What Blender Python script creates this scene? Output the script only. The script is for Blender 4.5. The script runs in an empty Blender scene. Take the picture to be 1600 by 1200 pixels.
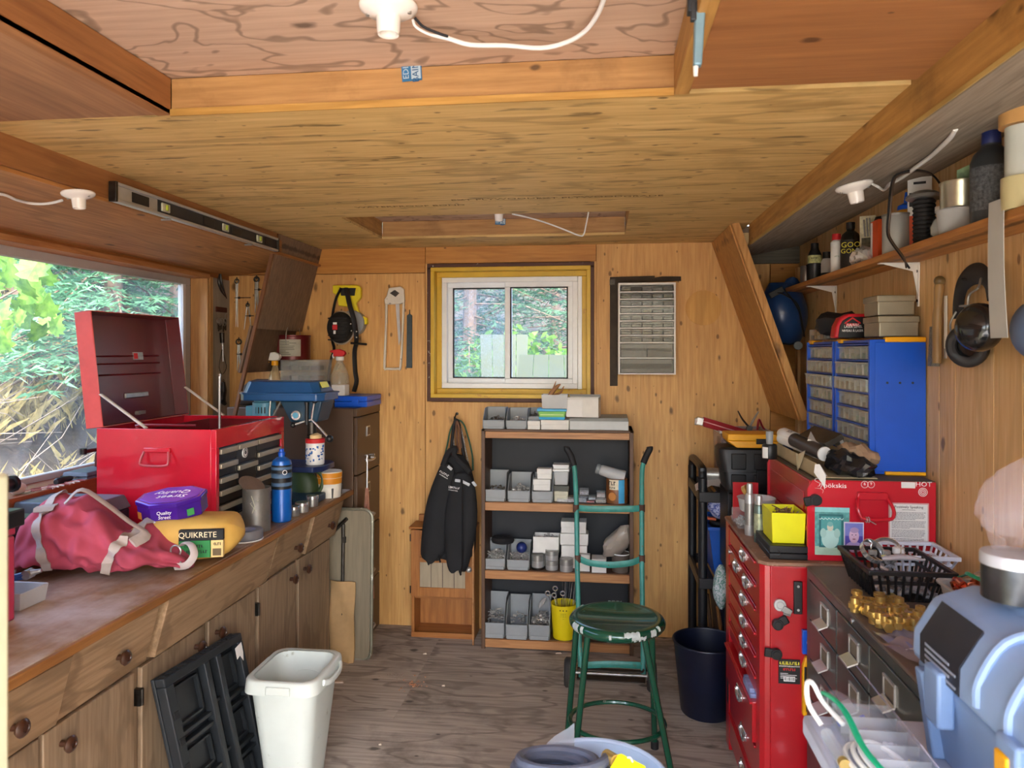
import bpy,math,random
from mathutils import Vector,Matrix,Euler,noise
R=random.Random(11)
SC=bpy.context.scene
COL=SC.collection
PI=math.pi
# ------------------------------------------------------------------ camera
F,CAMZ,TH=1150.0,1.6,math.atan(140/1150)
cd=bpy.data.cameras.new('camera');cam=bpy.data.objects.new('camera',cd);COL.objects.link(cam)
cam.location=(0,0,CAMZ);cam.rotation_euler=(PI/2,0,TH)
cd.sensor_width=36;cd.lens=F/1600*36;cd.shift_y=-50/1600
cd.clip_start=.02;cd.clip_end=200
cd.dof.use_dof=True;cd.dof.focus_distance=3.4;cd.dof.aperture_fstop=6.5
SC.camera=cam
# ------------------------------------------------------------------ sky, sun, exposure
w=bpy.data.worlds.new('sky');SC.world=w;w.use_nodes=True
nt=w.node_tree;bg=nt.nodes['Background']
sky=nt.nodes.new('ShaderNodeTexSky');sky.sky_type='NISHITA';sky.sun_disc=False
sky.sun_elevation=math.radians(52);sky.sun_rotation=math.radians(160);sky.air_density=1.0;sky.dust_density=3.0;sky.ozone_density=1.0
nt.links.new(sky.outputs[0],bg.inputs[0]);bg.inputs[1].default_value=.30
sd=bpy.data.lights.new('sun','SUN');sun=bpy.data.objects.new('sun',sd);COL.objects.link(sun)
sd.energy=1.7;sd.angle=math.radians(3);sd.color=(1,.95,.86)
sun.rotation_euler=Vector((-.28,.62,-1.05)).to_track_quat('-Z','Y').to_euler()
vs=SC.view_settings
SC.display_settings.display_device='sRGB'
vs.view_transform='Standard';vs.look='None';vs.gamma=1;vs.use_curve_mapping=False
vs.exposure=2.78
try:
    SC.cycles.max_bounces=12;SC.cycles.diffuse_bounces=8;SC.cycles.transparent_max_bounces=24
    SC.cycles.use_denoising=True;SC.cycles.sample_clamp_indirect=6
except Exception:pass
# ------------------------------------------------------------------ measuring rays (photo point -> place at a known depth / height / wall)
_s,_c=math.sin(TH),math.cos(TH)
def _ray(px,py):
    u=(px-800)/F;return(-_s+u*_c,_c+u*_s,(550-py)/F)
def PY(px,py,y):
    a=_ray(px,py);t=y/a[1];return Vector((a[0]*t,y,CAMZ+a[2]*t))
def PX(px,py,x):
    a=_ray(px,py);t=x/a[0];return Vector((x,a[1]*t,CAMZ+a[2]*t))
def PZ(px,py,z):
    a=_ray(px,py);t=(z-CAMZ)/a[2];return Vector((a[0]*t,a[1]*t,z))
# ------------------------------------------------------------------ materials
MATS={}
def _new(key):
    m=bpy.data.materials.new(key);m.use_nodes=True;MATS[key]=m
    return m,m.node_tree,m.node_tree.nodes['Principled BSDF']
def srgb(h):
    h=h.lstrip('#');o=[]
    for i in(0,2,4):
        v=int(h[i:i+2],16)/255
        o.append(v/12.92 if v<=.04045 else((v+.055)/1.055)**2.4)
    return tuple(o)
def mul(c,k):return tuple(min(1,max(0,a*k)) for a in c)
def mixc(a,b,t):return tuple(x*(1-t)+y*t for x,y in zip(a,b))
def _coord(nt,scale=(1,1,1),rnd=True):
    tc=nt.nodes.new('ShaderNodeTexCoord');mp=nt.nodes.new('ShaderNodeMapping');mp.inputs['Scale'].default_value=scale
    if rnd:
        oi=nt.nodes.new('ShaderNodeObjectInfo');mu=nt.nodes.new('ShaderNodeMath');mu.operation='MULTIPLY';mu.inputs[1].default_value=37.0
        nt.links.new(oi.outputs['Random'],mu.inputs[0])
        ad=nt.nodes.new('ShaderNodeVectorMath');ad.operation='ADD'
        nt.links.new(tc.outputs['Object'],ad.inputs[0]);nt.links.new(mu.outputs[0],ad.inputs[1]);nt.links.new(ad.outputs[0],mp.inputs[0])
    else:nt.links.new(tc.outputs['Object'],mp.inputs[0])
    return mp.outputs[0]
def _noise(nt,vec,scale,detail=4,rough=.55,dist=0):
    n=nt.nodes.new('ShaderNodeTexNoise');n.inputs['Scale'].default_value=scale;n.inputs['Detail'].default_value=detail
    n.inputs['Roughness'].default_value=rough;n.inputs['Distortion'].default_value=dist
    nt.links.new(vec,n.inputs['Vector']);return n.outputs[0]
def _ramp(nt,fac,stops):
    r=nt.nodes.new('ShaderNodeValToRGB');e=r.color_ramp.elements
    while len(e)<len(stops):e.new(.5)
    for k,(p,c) in enumerate(stops):
        e[k].position=p;e[k].color=(*c,1) if len(c)==3 else c
    nt.links.new(fac,r.inputs[0]);return r.outputs[0]
def _mix(nt,fac,a,b,mode='MIX'):
    m=nt.nodes.new('ShaderNodeMix');m.data_type='RGBA';m.blend_type=mode
    if isinstance(fac,(int,float)):m.inputs[0].default_value=fac
    else:nt.links.new(fac,m.inputs[0])
    for s,v in((6,a),(7,b)):
        if isinstance(v,tuple):m.inputs[s].default_value=(*v[:3],1)
        else:nt.links.new(v,m.inputs[s])
    return m.outputs[2]
def _bump(nt,bs,h,strength=.2,dist=.01):
    b=nt.nodes.new('ShaderNodeBump');b.inputs['Strength'].default_value=strength;b.inputs['Distance'].default_value=dist
    nt.links.new(h,b.inputs['Height']);nt.links.new(b.outputs[0],bs.inputs['Normal'])
def mat(key,col,rough=.5,metal=0,var=.14,scale=14,bump=.0,wear=None,wearpos=.66,coat=0,emit=0):
    """plain surface with a little mottling; wear = colour of scuffed patches"""
    if key in MATS:return MATS[key]
    if isinstance(col,str):col=srgb(col)
    m,nt,bs=_new(key);v=_coord(nt)
    n=_noise(nt,v,scale,5)
    out=_ramp(nt,n,[(.3,mul(col,1-var)),(.7,mul(col,1+var))])
    if wear is not None:
        if isinstance(wear,str):wear=srgb(wear)
        n2=_noise(nt,v,scale*2.3,8,.7)
        msk=_ramp(nt,n2,[(wearpos,(0,0,0)),(wearpos+.05,(1,1,1))])
        out=_mix(nt,msk,out,wear)
    nt.links.new(out,bs.inputs['Base Color'])
    bs.inputs['Roughness'].default_value=rough;bs.inputs['Metallic'].default_value=metal
    if coat:bs.inputs['Coat Weight'].default_value=coat
    if bump:_bump(nt,bs,_noise(nt,v,scale*6,4),bump,.004)
    return m
def clear(key,col='#e8eef0',alpha=.3,rough=.15):
    if key in MATS:return MATS[key]
    if isinstance(col,str):col=srgb(col)
    m,nt,bs=_new(key)
    v=_coord(nt);n=_noise(nt,v,9,4)
    nt.links.new(_ramp(nt,n,[(.3,mul(col,.85)),(.7,col)]),bs.inputs['Base Color'])
    bs.inputs['Roughness'].default_value=rough;bs.inputs['Alpha'].default_value=alpha
    return m
def wood(key,lo,hi,grain='X',scale=1.0,knots=0.0,rough=.6,contrast=1.0,fig=.35,dirt=None,dirtpos=.6,bump=.12,spots=0,flecks=0,pl='Y',sw=.16,lw=.55,lf=26):
    """procedural timber: long fibres on one axis, cathedral figure, knots"""
    if key in MATS:return MATS[key]
    lo=srgb(lo) if isinstance(lo,str) else lo;hi=srgb(hi) if isinstance(hi,str) else hi
    m,nt,bs=_new(key)
    st={'X':(.06,1,1),'Y':(1,.06,1),'Z':(1,1,.06)}[grain]
    v=_coord(nt,tuple(a*scale for a in st))
    v2=_coord(nt,tuple((a if a==1 else sw)*scale for a in st))
    fine=_noise(nt,v,70,6,.6)
    broad=_noise(nt,v2,5.5,3,.5,.4)
    # cathedral figure: contour lines of a smooth field
    mu=nt.nodes.new('ShaderNodeMath');mu.operation='MULTIPLY';mu.inputs[1].default_value=lf
    nt.links.new(broad,mu.inputs[0])
    sn=nt.nodes.new('ShaderNodeMath');sn.operation='SINE';nt.links.new(mu.outputs[0],sn.inputs[0])
    lines=_ramp(nt,sn.outputs[0],[(lw,(0,0,0)),(1.0,(1,1,1))])
    base=_ramp(nt,fine,[(.3,lo),(.72,hi)])
    big=_noise(nt,v2,1.3,3)
    base=_mix(nt,_ramp(nt,big,[(.35,(0,0,0)),(.7,(.55,)*3)]),base,mixc(lo,hi,.25))
    mf=nt.nodes.new('ShaderNodeMath');mf.operation='MULTIPLY';mf.inputs[1].default_value=fig;nt.links.new(lines,mf.inputs[0])
    out=_mix(nt,mf.outputs[0],base,mul(lo,.62*contrast))
    if knots or spots:
        vk=_coord(nt,tuple((1 if a==1 else .55) for a in st))
        for on,sc,r0,r1,colr in((knots,4.5,.030,.085,mul(lo,.28)),(spots,13,.05,.10,mul(lo,.35))):
            if not on:continue
            sx=nt.nodes.new('ShaderNodeSeparateXYZ');cx=nt.nodes.new('ShaderNodeCombineXYZ');nt.links.new(vk,sx.inputs[0])
            for k_,ax in enumerate([q for q in 'XYZ' if q!=pl]):nt.links.new(sx.outputs[ax],cx.inputs[k_])
            vo=nt.nodes.new('ShaderNodeTexVoronoi');vo.voronoi_dimensions='2D';vo.inputs['Scale'].default_value=sc*on;nt.links.new(cx.outputs[0],vo.inputs['Vector'])
            sc_=nt.nodes.new('ShaderNodeSeparateColor');nt.links.new(vo.outputs['Color'],sc_.inputs[0])
            dv_=nt.nodes.new('ShaderNodeMath');dv_.operation='DIVIDE';nt.links.new(vo.outputs['Distance'],dv_.inputs[0])
            pw_=nt.nodes.new('ShaderNodeMath');pw_.operation='POWER';pw_.inputs[1].default_value=1.3;nt.links.new(sc_.outputs[0],pw_.inputs[0]);nt.links.new(pw_.outputs[0],dv_.inputs[1])
            wb_=nt.nodes.new('ShaderNodeMath');wb_.operation='ADD';nt.links.new(dv_.outputs[0],wb_.inputs[0])
            nz_=nt.nodes.new('ShaderNodeMath');nz_.operation='MULTIPLY_ADD';nz_.inputs[1].default_value=.14;nz_.inputs[2].default_value=-.07;nt.links.new(_noise(nt,vk,30,2),nz_.inputs[0]);nt.links.new(nz_.outputs[0],wb_.inputs[1])
            msk=_ramp(nt,wb_.outputs[0],[(r0,(.9,)*3),(r1,(0,0,0))])
            out=_mix(nt,msk,out,colr)
    if flecks:
        nf=_noise(nt,_coord(nt,tuple((1 if a==1 else .2)*scale for a in st)),42,2,.5)
        out=_mix(nt,_ramp(nt,nf,[(.62,(0,0,0)),(.72,(.85*flecks,)*3)]),out,mul(lo,.35))
    if dirt is not None:
        dirt=srgb(dirt) if isinstance(dirt,str) else dirt
        nd=_noise(nt,_coord(nt,(1,1,1)),2.6,6,.65)
        out=_mix(nt,_ramp(nt,nd,[(dirtpos-.12,(0,0,0)),(dirtpos+.12,(.85,)*3)]),out,dirt)
    nt.links.new(out,bs.inputs['Base Color']);bs.inputs['Roughness'].default_value=rough
    _bump(nt,bs,fine,bump,.004)
    return m
def pane_mat(key,haze,scratch=0):
    m=bpy.data.materials.new(key);m.use_nodes=True;nt=m.node_tree;nt.nodes.clear();MATS[key]=m
    o=nt.nodes.new('ShaderNodeOutputMaterial');tr=nt.nodes.new('ShaderNodeBsdfTransparent');gl=nt.nodes.new('ShaderNodeBsdfGlossy')
    gl.inputs['Roughness'].default_value=.02
    lw=nt.nodes.new('ShaderNodeLayerWeight');lw.inputs[0].default_value=.12
    m1=nt.nodes.new('ShaderNodeMixShader');nt.links.new(lw.outputs['Fresnel'],m1.inputs[0]);nt.links.new(tr.outputs[0],m1.inputs[1]);nt.links.new(gl.outputs[0],m1.inputs[2])
    tl=nt.nodes.new('ShaderNodeBsdfTranslucent');tl.inputs[0].default_value=(.55,.6,.66,1)
    v=_coord(nt,(1,1,1),False);n=_noise(nt,v,4.5,6,.7,1.5)
    rmp=_ramp(nt,n,[(.38,(haze*.25,)*3),(.7,(haze,)*3)])
    fac=rmp
    if scratch:
        n2=_noise(nt,_coord(nt,(9,1,3),False),9,3,.8,4)
        r2=_ramp(nt,n2,[(.57,(0,0,0)),(.62,(scratch,)*3),(.66,(0,0,0))])
        fac=_mix(nt,1.0,rmp,r2,'ADD')
    m2=nt.nodes.new('ShaderNodeMixShader');nt.links.new(fac,m2.inputs[0]);nt.links.new(m1.outputs[0],m2.inputs[1]);nt.links.new(tl.outputs[0],m2.inputs[2])
    nt.links.new(m2.outputs[0],o.inputs[0]);return m
# ------------------------------------------------------------------ mesh builder
def rotm(rx=0,ry=0,rz=0):return Euler((rx,ry,rz)).to_matrix().to_4x4()
def TR(x=0,y=0,z=0,rx=0,ry=0,rz=0):return Matrix.Translation((x,y,z))@rotm(rx,ry,rz)
class MB:
    def __init__(s):s.v=[];s.f=[];s.mi=[];s.M=Matrix.Identity(4);s.m=0
    def at(s,M=None):s.M=M if M is not None else Matrix.Identity(4);return s
    def mt(s,k):s.m=k;return s
    def add(s,vs,fs):
        o=len(s.v);s.v+=[tuple(s.M@Vector(p)) for p in vs];s.f+=[tuple(i+o for i in q) for q in fs];s.mi+=[s.m]*len(fs);return s
    def hexa(s,p):return s.add(p,[(3,2,1,0),(4,5,6,7),(0,1,5,4),(1,2,6,5),(2,3,7,6),(3,0,4,7)])
    def box(s,x0,y0,z0,x1,y1,z1):
        return s.hexa([(x0,y0,z0),(x1,y0,z0),(x1,y1,z0),(x0,y1,z0),(x0,y0,z1),(x1,y0,z1),(x1,y1,z1),(x0,y1,z1)])
    def cb(s,c,d,rz=0,rx=0,ry=0):
        M=s.M;s.M=M@TR(*c,rx,ry,rz);s.box(-d[0]/2,-d[1]/2,-d[2]/2,d[0]/2,d[1]/2,d[2]/2);s.M=M;return s
    def taper(s,z0,z1,a,b):
        """frustum: a=(x0,y0,x1,y1) at z0, b at z1"""
        return s.hexa([(a[0],a[1],z0),(a[2],a[1],z0),(a[2],a[3],z0),(a[0],a[3],z0),(b[0],b[1],z1),(b[2],b[1],z1),(b[2],b[3],z1),(b[0],b[3],z1)])
    def rings(s,rs,cap0=True,cap1=True,closed=True):
        n=len(rs[0]);vs=[p for r in rs for p in r];fs=[]
        for i in range(len(rs)-1):
            for j in range(n if closed else n-1):
                k=(j+1)%n;fs.append((i*n+j,i*n+k,(i+1)*n+k,(i+1)*n+j))
        if cap0:fs.append(tuple(range(n-1,-1,-1)))
        if cap1:fs.append(tuple((len(rs)-1)*n+j for j in range(n)))
        return s.add(vs,fs)
    def cyl(s,p0,p1,r0,r1=None,n=14,caps=True):
        p0,p1=Vector(p0),Vector(p1);r1=r0 if r1 is None else r1
        q=(p1-p0).to_track_quat('Z','Y');rs=[]
        for p,r in((p0,r0),(p1,r1)):
            rs.append([p+q@Vector((r*math.cos(2*PI*k/n),r*math.sin(2*PI*k/n),0)) for k in range(n)])
        return s.rings(rs,caps,caps)
    def lathe(s,prof,c=(0,0,0),n=20,cap0=True,cap1=True):
        rs=[[(c[0]+max(r,1e-4)*math.cos(2*PI*k/n),c[1]+max(r,1e-4)*math.sin(2*PI*k/n),c[2]+z) for k in range(n)] for r,z in prof]
        return s.rings(rs,cap0,cap1)
    def tube(s,pts,r,n=7,closed=False,flat=None):
        pts=[Vector(p) for p in pts]
        if 3<=len(pts)<=14 and not closed and n>4: # round the corners (Catmull-Rom)
            P=[pts[0]*2-pts[1]]+pts+[pts[-1]*2-pts[-2]];q=[];qr=[];rl=isinstance(r,(list,tuple))
            for i in range(1,len(P)-2):
                a,b,c,d=P[i-1:i+3]
                for k in range(4):
                    t=k/4;q.append(((b*2)+(c-a)*t+(a*2-b*5+c*4-d)*t*t+(b*3-a-c*3+d)*t**3)*.5)
                    if rl:qr.append(r[i-1]*(1-t)+r[i]*t)
            q.append(pts[-1]);pts=q
            if rl:r=qr+[r[-1]]
        N=len(pts);rs=[];up=None
        for i,p in enumerate(pts):
            a=pts[(i-1)%N] if(i or closed) else pts[0];b=pts[(i+1)%N] if(i<N-1 or closed) else pts[-1]
            t=(b-a).normalized() if(b-a).length>1e-9 else Vector((0,0,1))
            if up is None:
                up=Vector((0,0,1)) if abs(t.z)<.9 else Vector((1,0,0))
            sd=t.cross(up).normalized();up=sd.cross(t).normalized()
            rr=r[i] if isinstance(r,(list,tuple)) else r
            fl=flat or 1
            rs.append([p+sd*(rr*math.cos(2*PI*k/n))+up*(rr*fl*math.sin(2*PI*k/n)) for k in range(n)])
        if closed:rs.append(rs[0]);return s.rings(rs,False,False)
        return s.rings(rs)
    def prism(s,poly,z0,z1):
        n=len(poly);vs=[(x,y,z0) for x,y in poly]+[(x,y,z1) for x,y in poly]
        fs=[tuple(range(n-1,-1,-1)),tuple(range(n,2*n))]+[(i,(i+1)%n,n+(i+1)%n,n+i) for i in range(n)]
        return s.add(vs,fs)
    def tray(s,x0,y0,z0,x1,y1,z1,t=.003,fl=.0):
        """open box with walls; fl = how far the rim flares"""
        o=[(x0,y0,z0),(x1,y0,z0),(x1,y1,z0),(x0,y1,z0)]
        O=[(x0-fl,y0-fl,z1),(x1+fl,y0-fl,z1),(x1+fl,y1+fl,z1),(x0-fl,y1+fl,z1)]
        I=[(x0-fl+t,y0-fl+t,z1),(x1+fl-t,y0-fl+t,z1),(x1+fl-t,y1+fl-t,z1),(x0-fl+t,y1+fl-t,z1)]
        i=[(x0+t,y0+t,z0+t),(x1-t,y0+t,z0+t),(x1-t,y1-t,z0+t),(x0+t,y1-t,z0+t)]
        return s.rings([o,O,I,i])
    def frm(s,x0,y0,z0,x1,y1,z1,t):
        o=lambda d,z:[(x0+d,y0+d,z),(x1-d,y0+d,z),(x1-d,y1-d,z),(x0+d,y1-d,z)]
        return s.rings([o(0,z0),o(0,z1),o(t,z1),o(t,z0),o(0,z0)],False,False)
    def sph(s,c,r,n=14,m=9,sc=(1,1,1)):
        rs=[]
        for i in range(1,m):
            a=PI*i/m-PI/2
            rs.append([(c[0]+sc[0]*r*math.cos(a)*math.cos(2*PI*k/n),c[1]+sc[1]*r*math.cos(a)*math.sin(2*PI*k/n),c[2]+sc[2]*r*math.sin(a)) for k in range(n)])
        return s.rings(rs)
    def torus(s,c,RR,r,n=24,k=8,ax='Z',a0=0,a1=2*PI,sy=1.0):
        full=abs(a1-a0-2*PI)<1e-6;pts=[]
        for i in range(n if full else n+1):
            a=a0+(a1-a0)*i/n;u,v=RR*math.cos(a),RR*sy*math.sin(a)
            pts.append({'Z':(c[0]+u,c[1]+v,c[2]),'Y':(c[0]+u,c[1],c[2]+v),'X':(c[0],c[1]+u,c[2]+v)}[ax])
        return s.tube(pts,r,k,closed=full)
    def quad(s,a,b,c,d):return s.add([a,b,c,d],[(0,1,2,3)])
    def mesh(s,name,mats,smooth=35):
        me=bpy.data.meshes.new(name);me.from_pydata(s.v,[],s.f)
        for m in(mats if isinstance(mats,(list,tuple)) else[mats]):me.materials.append(m)
        if any(s.mi):me.polygons.foreach_set('material_index',s.mi)
        if smooth:
            me.polygons.foreach_set('use_smooth',[True]*len(me.polygons));me.set_sharp_from_angle(angle=math.radians(smooth))
        me.update();return me
INV={}
def _props(o,label=None,cat=None,group=None,kind=None):
    if label:o['label']=label
    if cat:o['category']=cat
    if group:o['group']=group
    if kind:o['kind']=kind
def put(name,mb,mats,parent=None,bevel=0,seg=2,smooth=35,local=False,label=None,cat=None,group=None,kind=None,loc=None,rot=None,sub=0):
    """link one mesh object. Parts are modelled in room coordinates unless local=True."""
    me=mb if isinstance(mb,bpy.types.Mesh) else mb.mesh(name,mats,smooth)
    o=bpy.data.objects.new(name,me);COL.objects.link(o)
    if parent:
        o.parent=parent
        if not local and parent.name in INV:o.matrix_parent_inverse=INV[parent.name]
    if loc is not None:o.location=loc
    if rot is not None:o.rotation_euler=rot
    if bevel:
        b=o.modifiers.new('bevel','BEVEL');b.width=bevel;b.segments=seg;b.limit_method='ANGLE';b.angle_limit=math.radians(40);b.harden_normals=False
    if sub:
        b=o.modifiers.new('sub','SUBSURF');b.levels=sub;b.render_levels=sub
    _props(o,label,cat,group,kind);return o
def solo(name,label,cat,mb,mats,group=None,**k):
    """a thing that is one mesh; its origin goes to the middle of its base"""
    if not isinstance(mb,bpy.types.Mesh) and mb.v and 'loc' not in k:
        xs,ys,zs=zip(*mb.v);c=((min(xs)+max(xs))/2,(min(ys)+max(ys))/2,min(zs))
        mb.v=[(p[0]-c[0],p[1]-c[1],p[2]-c[2]) for p in mb.v];k['loc']=c
    o=put(name,mb,mats,label=label,cat=cat,group=group,**k)
    INV[o.name]=Matrix.Translation(Vector(o.location)).inverted() if 'rot' not in k else(Matrix.Translation(Vector(o.location))@Euler(k['rot']).to_matrix().to_4x4()).inverted()
    return o
def thing(name,label,cat,loc=(0,0,0),rz=0,group=None,rot=None):
    o=bpy.data.objects.new(name,None);COL.objects.link(o);o.empty_display_size=.05
    o.location=loc;o.rotation_euler=rot or(0,0,rz);_props(o,label,cat,group)
    INV[o.name]=(Matrix.Translation(Vector(loc))@Euler(rot or(0,0,rz)).to_matrix().to_4x4()).inverted()
    return o
def struct(name,mb,mats,**k):
    o=put(name,mb,mats,kind='structure',**k);INV[o.name]=Matrix.Identity(4);return o
KIDS={}
def dup(root,loc,rz=None,label=None,rot=None,scale=None):
    def cp(o,par):
        c=o.copy();COL.objects.link(c)
        if par:c.parent=par
        for ch in[q for q in o.children]:cp(ch,c)
        return c
    r=cp(root,None);r.location=loc
    if rz is not None:r.rotation_euler=(0,0,rz)
    if rot is not None:r.rotation_euler=rot
    if scale is not None:r.scale=scale if isinstance(scale,tuple) else(scale,)*3
    if label:r['label']=label
    return r
def text(s,size,loc,rot,m,parent=None,align='CENTER',local=False,name='lettering',ext=.0002,shear=0,sx=1):
    cu=bpy.data.curves.new(name,'FONT');cu.body=s;cu.size=size;cu.align_x=align;cu.align_y='CENTER';cu.extrude=ext;cu.shear=shear
    cu.resolution_u=2;cu.materials.append(m)
    t_=bpy.data.objects.new('tmp',cu);me=bpy.data.meshes.new_from_object(t_);me.name=name;bpy.data.objects.remove(t_);bpy.data.curves.remove(cu)
    if not me.materials:me.materials.append(m)
    o=bpy.data.objects.new(name,me);COL.objects.link(o);o.location=loc;o.rotation_euler=rot;o.scale=(sx,1,1)
    if parent:
        o.parent=parent
        if not local and parent.name in INV:o.matrix_parent_inverse=INV[parent.name]
    return o
_rs=random.Random(3)
def scrawl(w,h,loc,rot,m,parent=None,local=False):
    """a line of print too small to read: uneven strokes"""
    mb=MB();x=-w/2
    while x<w/2:
        a=h*_rs.uniform(.12,.3);t=h*_rs.uniform(.7,1);mb.box(x,-t/2,0,x+a,t/2,.0003)
        if _rs.random()<.6:z=_rs.choice((-.4,.25))*h;mb.box(x+a,z,0,x+a+h*.3,z+h*.16,.0003);x+=h*.3
        x+=a+h*.14
    o=put('print',mb,m,parent,smooth=0,local=local,loc=loc,rot=rot,kind='stuff');return o
FY=(PI/2,0,0);FX=(PI/2,0,PI/2);FNX=(PI/2,0,-PI/2) # lettering facing the door, facing right, facing left
def bits(x0,y0,x1,y1,z,n,L,r,hump=.02,mb=None,k=5,head=0,rr=R):
    """a heap of short rods: screws, nails, bolts"""
    mb=mb or MB()
    for _ in range(n):
        a,b=rr.random(),rr.random()
        h=hump*max(0,1-((a-.5)**2+(b-.5)**2)*3.2)*rr.random()
        p=Vector((x0+(x1-x0)*a,y0+(y1-y0)*b,z+r+h));d=Vector((rr.uniform(-1,1),rr.uniform(-1,1),rr.uniform(-.35,.35))).normalized()*L*rr.uniform(.35,.6)
        q=p+d;q.x=min(max(q.x,x0),x1);q.y=min(max(q.y,y0),y1);q.z=max(q.z,z+r)
        if(q-p).length<r:continue
        mb.cyl(p,q,r,r*.9,k)
        if head:mb.cyl(p-d.normalized()*r*.8,p,r*head,r*head,6)
    return mb
# ------------------------------------------------------------------ shared materials
M_ply=wood('plywood_wall','#c08a4a','#e3b56f','Z',1.0,.8,.55,fig=.18,spots=.75)
M_plyR=wood('pine_board_wall','#cc9c60','#ecca94','Z',1.1,.8,.55,fig=.22,pl='X',spots=.5)
M_plyH=wood('plywood_cross','#a96c28','#c98f42','X',1.0,.8,.55,fig=.2)
M_ceil=wood('plywood_ceiling','#bd9655','#edcd8c','X',.8,0,.6,fig=.55,lw=.7,lf=34,flecks=1,spots=.8,pl='Z',dirt='#9a7c48',dirtpos=.68)
M_ceilT=wood('plywood_recess','#b3937b','#d6b9a1','X',.8,.7,.65,fig=.75,contrast=.75,pl='Z',sw=.55,lw=.80,lf=44)
M_ceilR=wood('plywood_reddish','#8f5c34','#b07a48','X',.8,.5,.6,fig=.2,pl='Z',spots=.5)
M_ceilL=wood('plywood_brown','#8a5f40','#b08258','Y',.8,.4,.6,fig=.3)
M_joist=wood('joist_timber','#94693a','#c6985c','X',1,.7,.6,fig=.25,dirt='#5c3512',dirtpos=.66)
M_joistY=wood('joist_timber_long','#9c7036','#d0a05a','Y',1,.7,.6,pl='X',fig=.25,dirt='#5c3512',dirtpos=.64)
M_joistL=wood('joist_timber_left','#85552e','#b57d48','Y',1,.8,.6,fig=.25,pl='X')
M_soff=wood('soffit_weathered','#7b7062','#b0a491','Y',1.2,.4,.8,fig=.3,bump=.3)
M_soffL=wood('soffit_pine','#94602f','#c68d52','Y',.9,.9,.6,fig=.35,pl='Z')
M_floor=wood('floor_plywood','#8c8277','#cabdad','X',.8,.5,.8,fig=.6,pl='Z',sw=.35,lw=.6,lf=40,spots=.4,dirt='#4f453d',dirtpos=.66,bump=.25)
M_brown=wood('dark_brown_ply','#5a4230','#7b6047','Z',1.2,.3,.8,fig=.15)
M_brace=wood('brace_pine','#ad7536','#d9a763','Z',1.2,.5,.55,fig=.3)
M_greyb=wood('grey_board','#4f4a40','#77705f','X',1,.5,.8)
M_jamb=wood('jamb_pine','#b98448','#e0b778','Z',1.2,.6,.5)
M_palepl=wood('pale_board','#8e8373','#b5aa98','Z',1,.5,.7)
M_vinyl=mat('white_vinyl','#e9eef0',.35,var=.04)
M_greyfr=mat('grey_white_frame','#b9b9b6',.5,var=.05)
M_white=mat('white_paint','#e8e6df',.5,var=.06)
M_whitep=mat('white_plastic','#e6e6e2',.35,var=.06)
M_porc=mat('porcelain','#eeeae2',.18,var=.03)
M_card=mat('white_carton','#dcdad2',.75,var=.07)
M_black=mat('black_plastic','#141416',.42,var=.25)
M_rubber=mat('black_rubber','#17171a',.7,var=.2)
M_chrome=mat('chrome','#d4d4d4',.22,.8,var=.08)
M_steel=mat('steel','#a3a29d',.38,.7,var=.2,scale=30)
M_dsteel=mat('dark_steel','#4a4743',.45,1,var=.3,scale=30)
M_alu=mat('aluminium','#c2c3c1',.35,.6,var=.1)
M_red=mat('red_enamel','#b2141f',.28,var=.12,scale=5,wear='#d85a55',wearpos=.70,coat=.3)
M_reddk=mat('dark_red_enamel','#6d0d16',.32,var=.15,scale=5,coat=.2)
M_blue=mat('blue_plastic','#1353c4',.32,var=.05)
M_lyel=mat('reel_yellow','#e3d21c',.4,var=.05)
M_yel=mat('yellow_plastic','#eaa60e',.4,var=.06)
M_lemon=mat('lemon_plastic','#e6e40c',.4,var=.05)
M_grey=mat('grey_plastic','#8b8d8e',.5,var=.08)
M_clear=clear('clear_plastic','#dfe8ea',.20)
M_frost=clear('frosted_plastic','#d6d8d6',.62,.4)
M_paper=mat('paper','#e4e3de',.85,var=.04)
M_kraft=mat('kraft_card','#ab8a5e',.85,var=.12)
M_brass=mat('brass','#d6b56a',.3,.75,var=.12,scale=40)
M_copper=mat('copper','#cf7350',.3,1,var=.1)
M_ink=mat('black_ink','#151515',.7,var=0)
M_winkm=mat('white_ink','#f2f2f0',.6,var=0)
M_yink=mat('yellow_ink','#e9e04a',.6,var=0)
M_rink=mat('red_ink','#c61d22',.6,var=0)
M_navy=mat('navy_plastic','#0c1226',.4,var=.2)
M_teal=mat('teal_paint','#3b8a7d',.45,var=.18,scale=22,wear='#6b4a33',wearpos=.62)
DB=4.2;XL,XR=-2.23,1.071;ZC=2.21
# ------------------------------------------------------------------ floor: plywood sheets
fl=MB().box(-2.5,-.9,-.08,1.3,4.4,-.012)
floor=struct('floor',fl,M_brown)
for(x0,x1,y0,y1) in((-2.3,-.05,-.9,1.9),(-.05,1.1,-.9,1.9),(-2.3,.72,1.9,3.125),(.72,1.1,1.9,3.125),(-2.3,-.9,3.125,4.2),(-.9,1.1,3.125,4.2)):
    put('plywood_sheet',MB().box(x0,y0,-.012,x1-.001*(x1<1),y1-.001*(y1<4),0),M_floor,floor)
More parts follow.
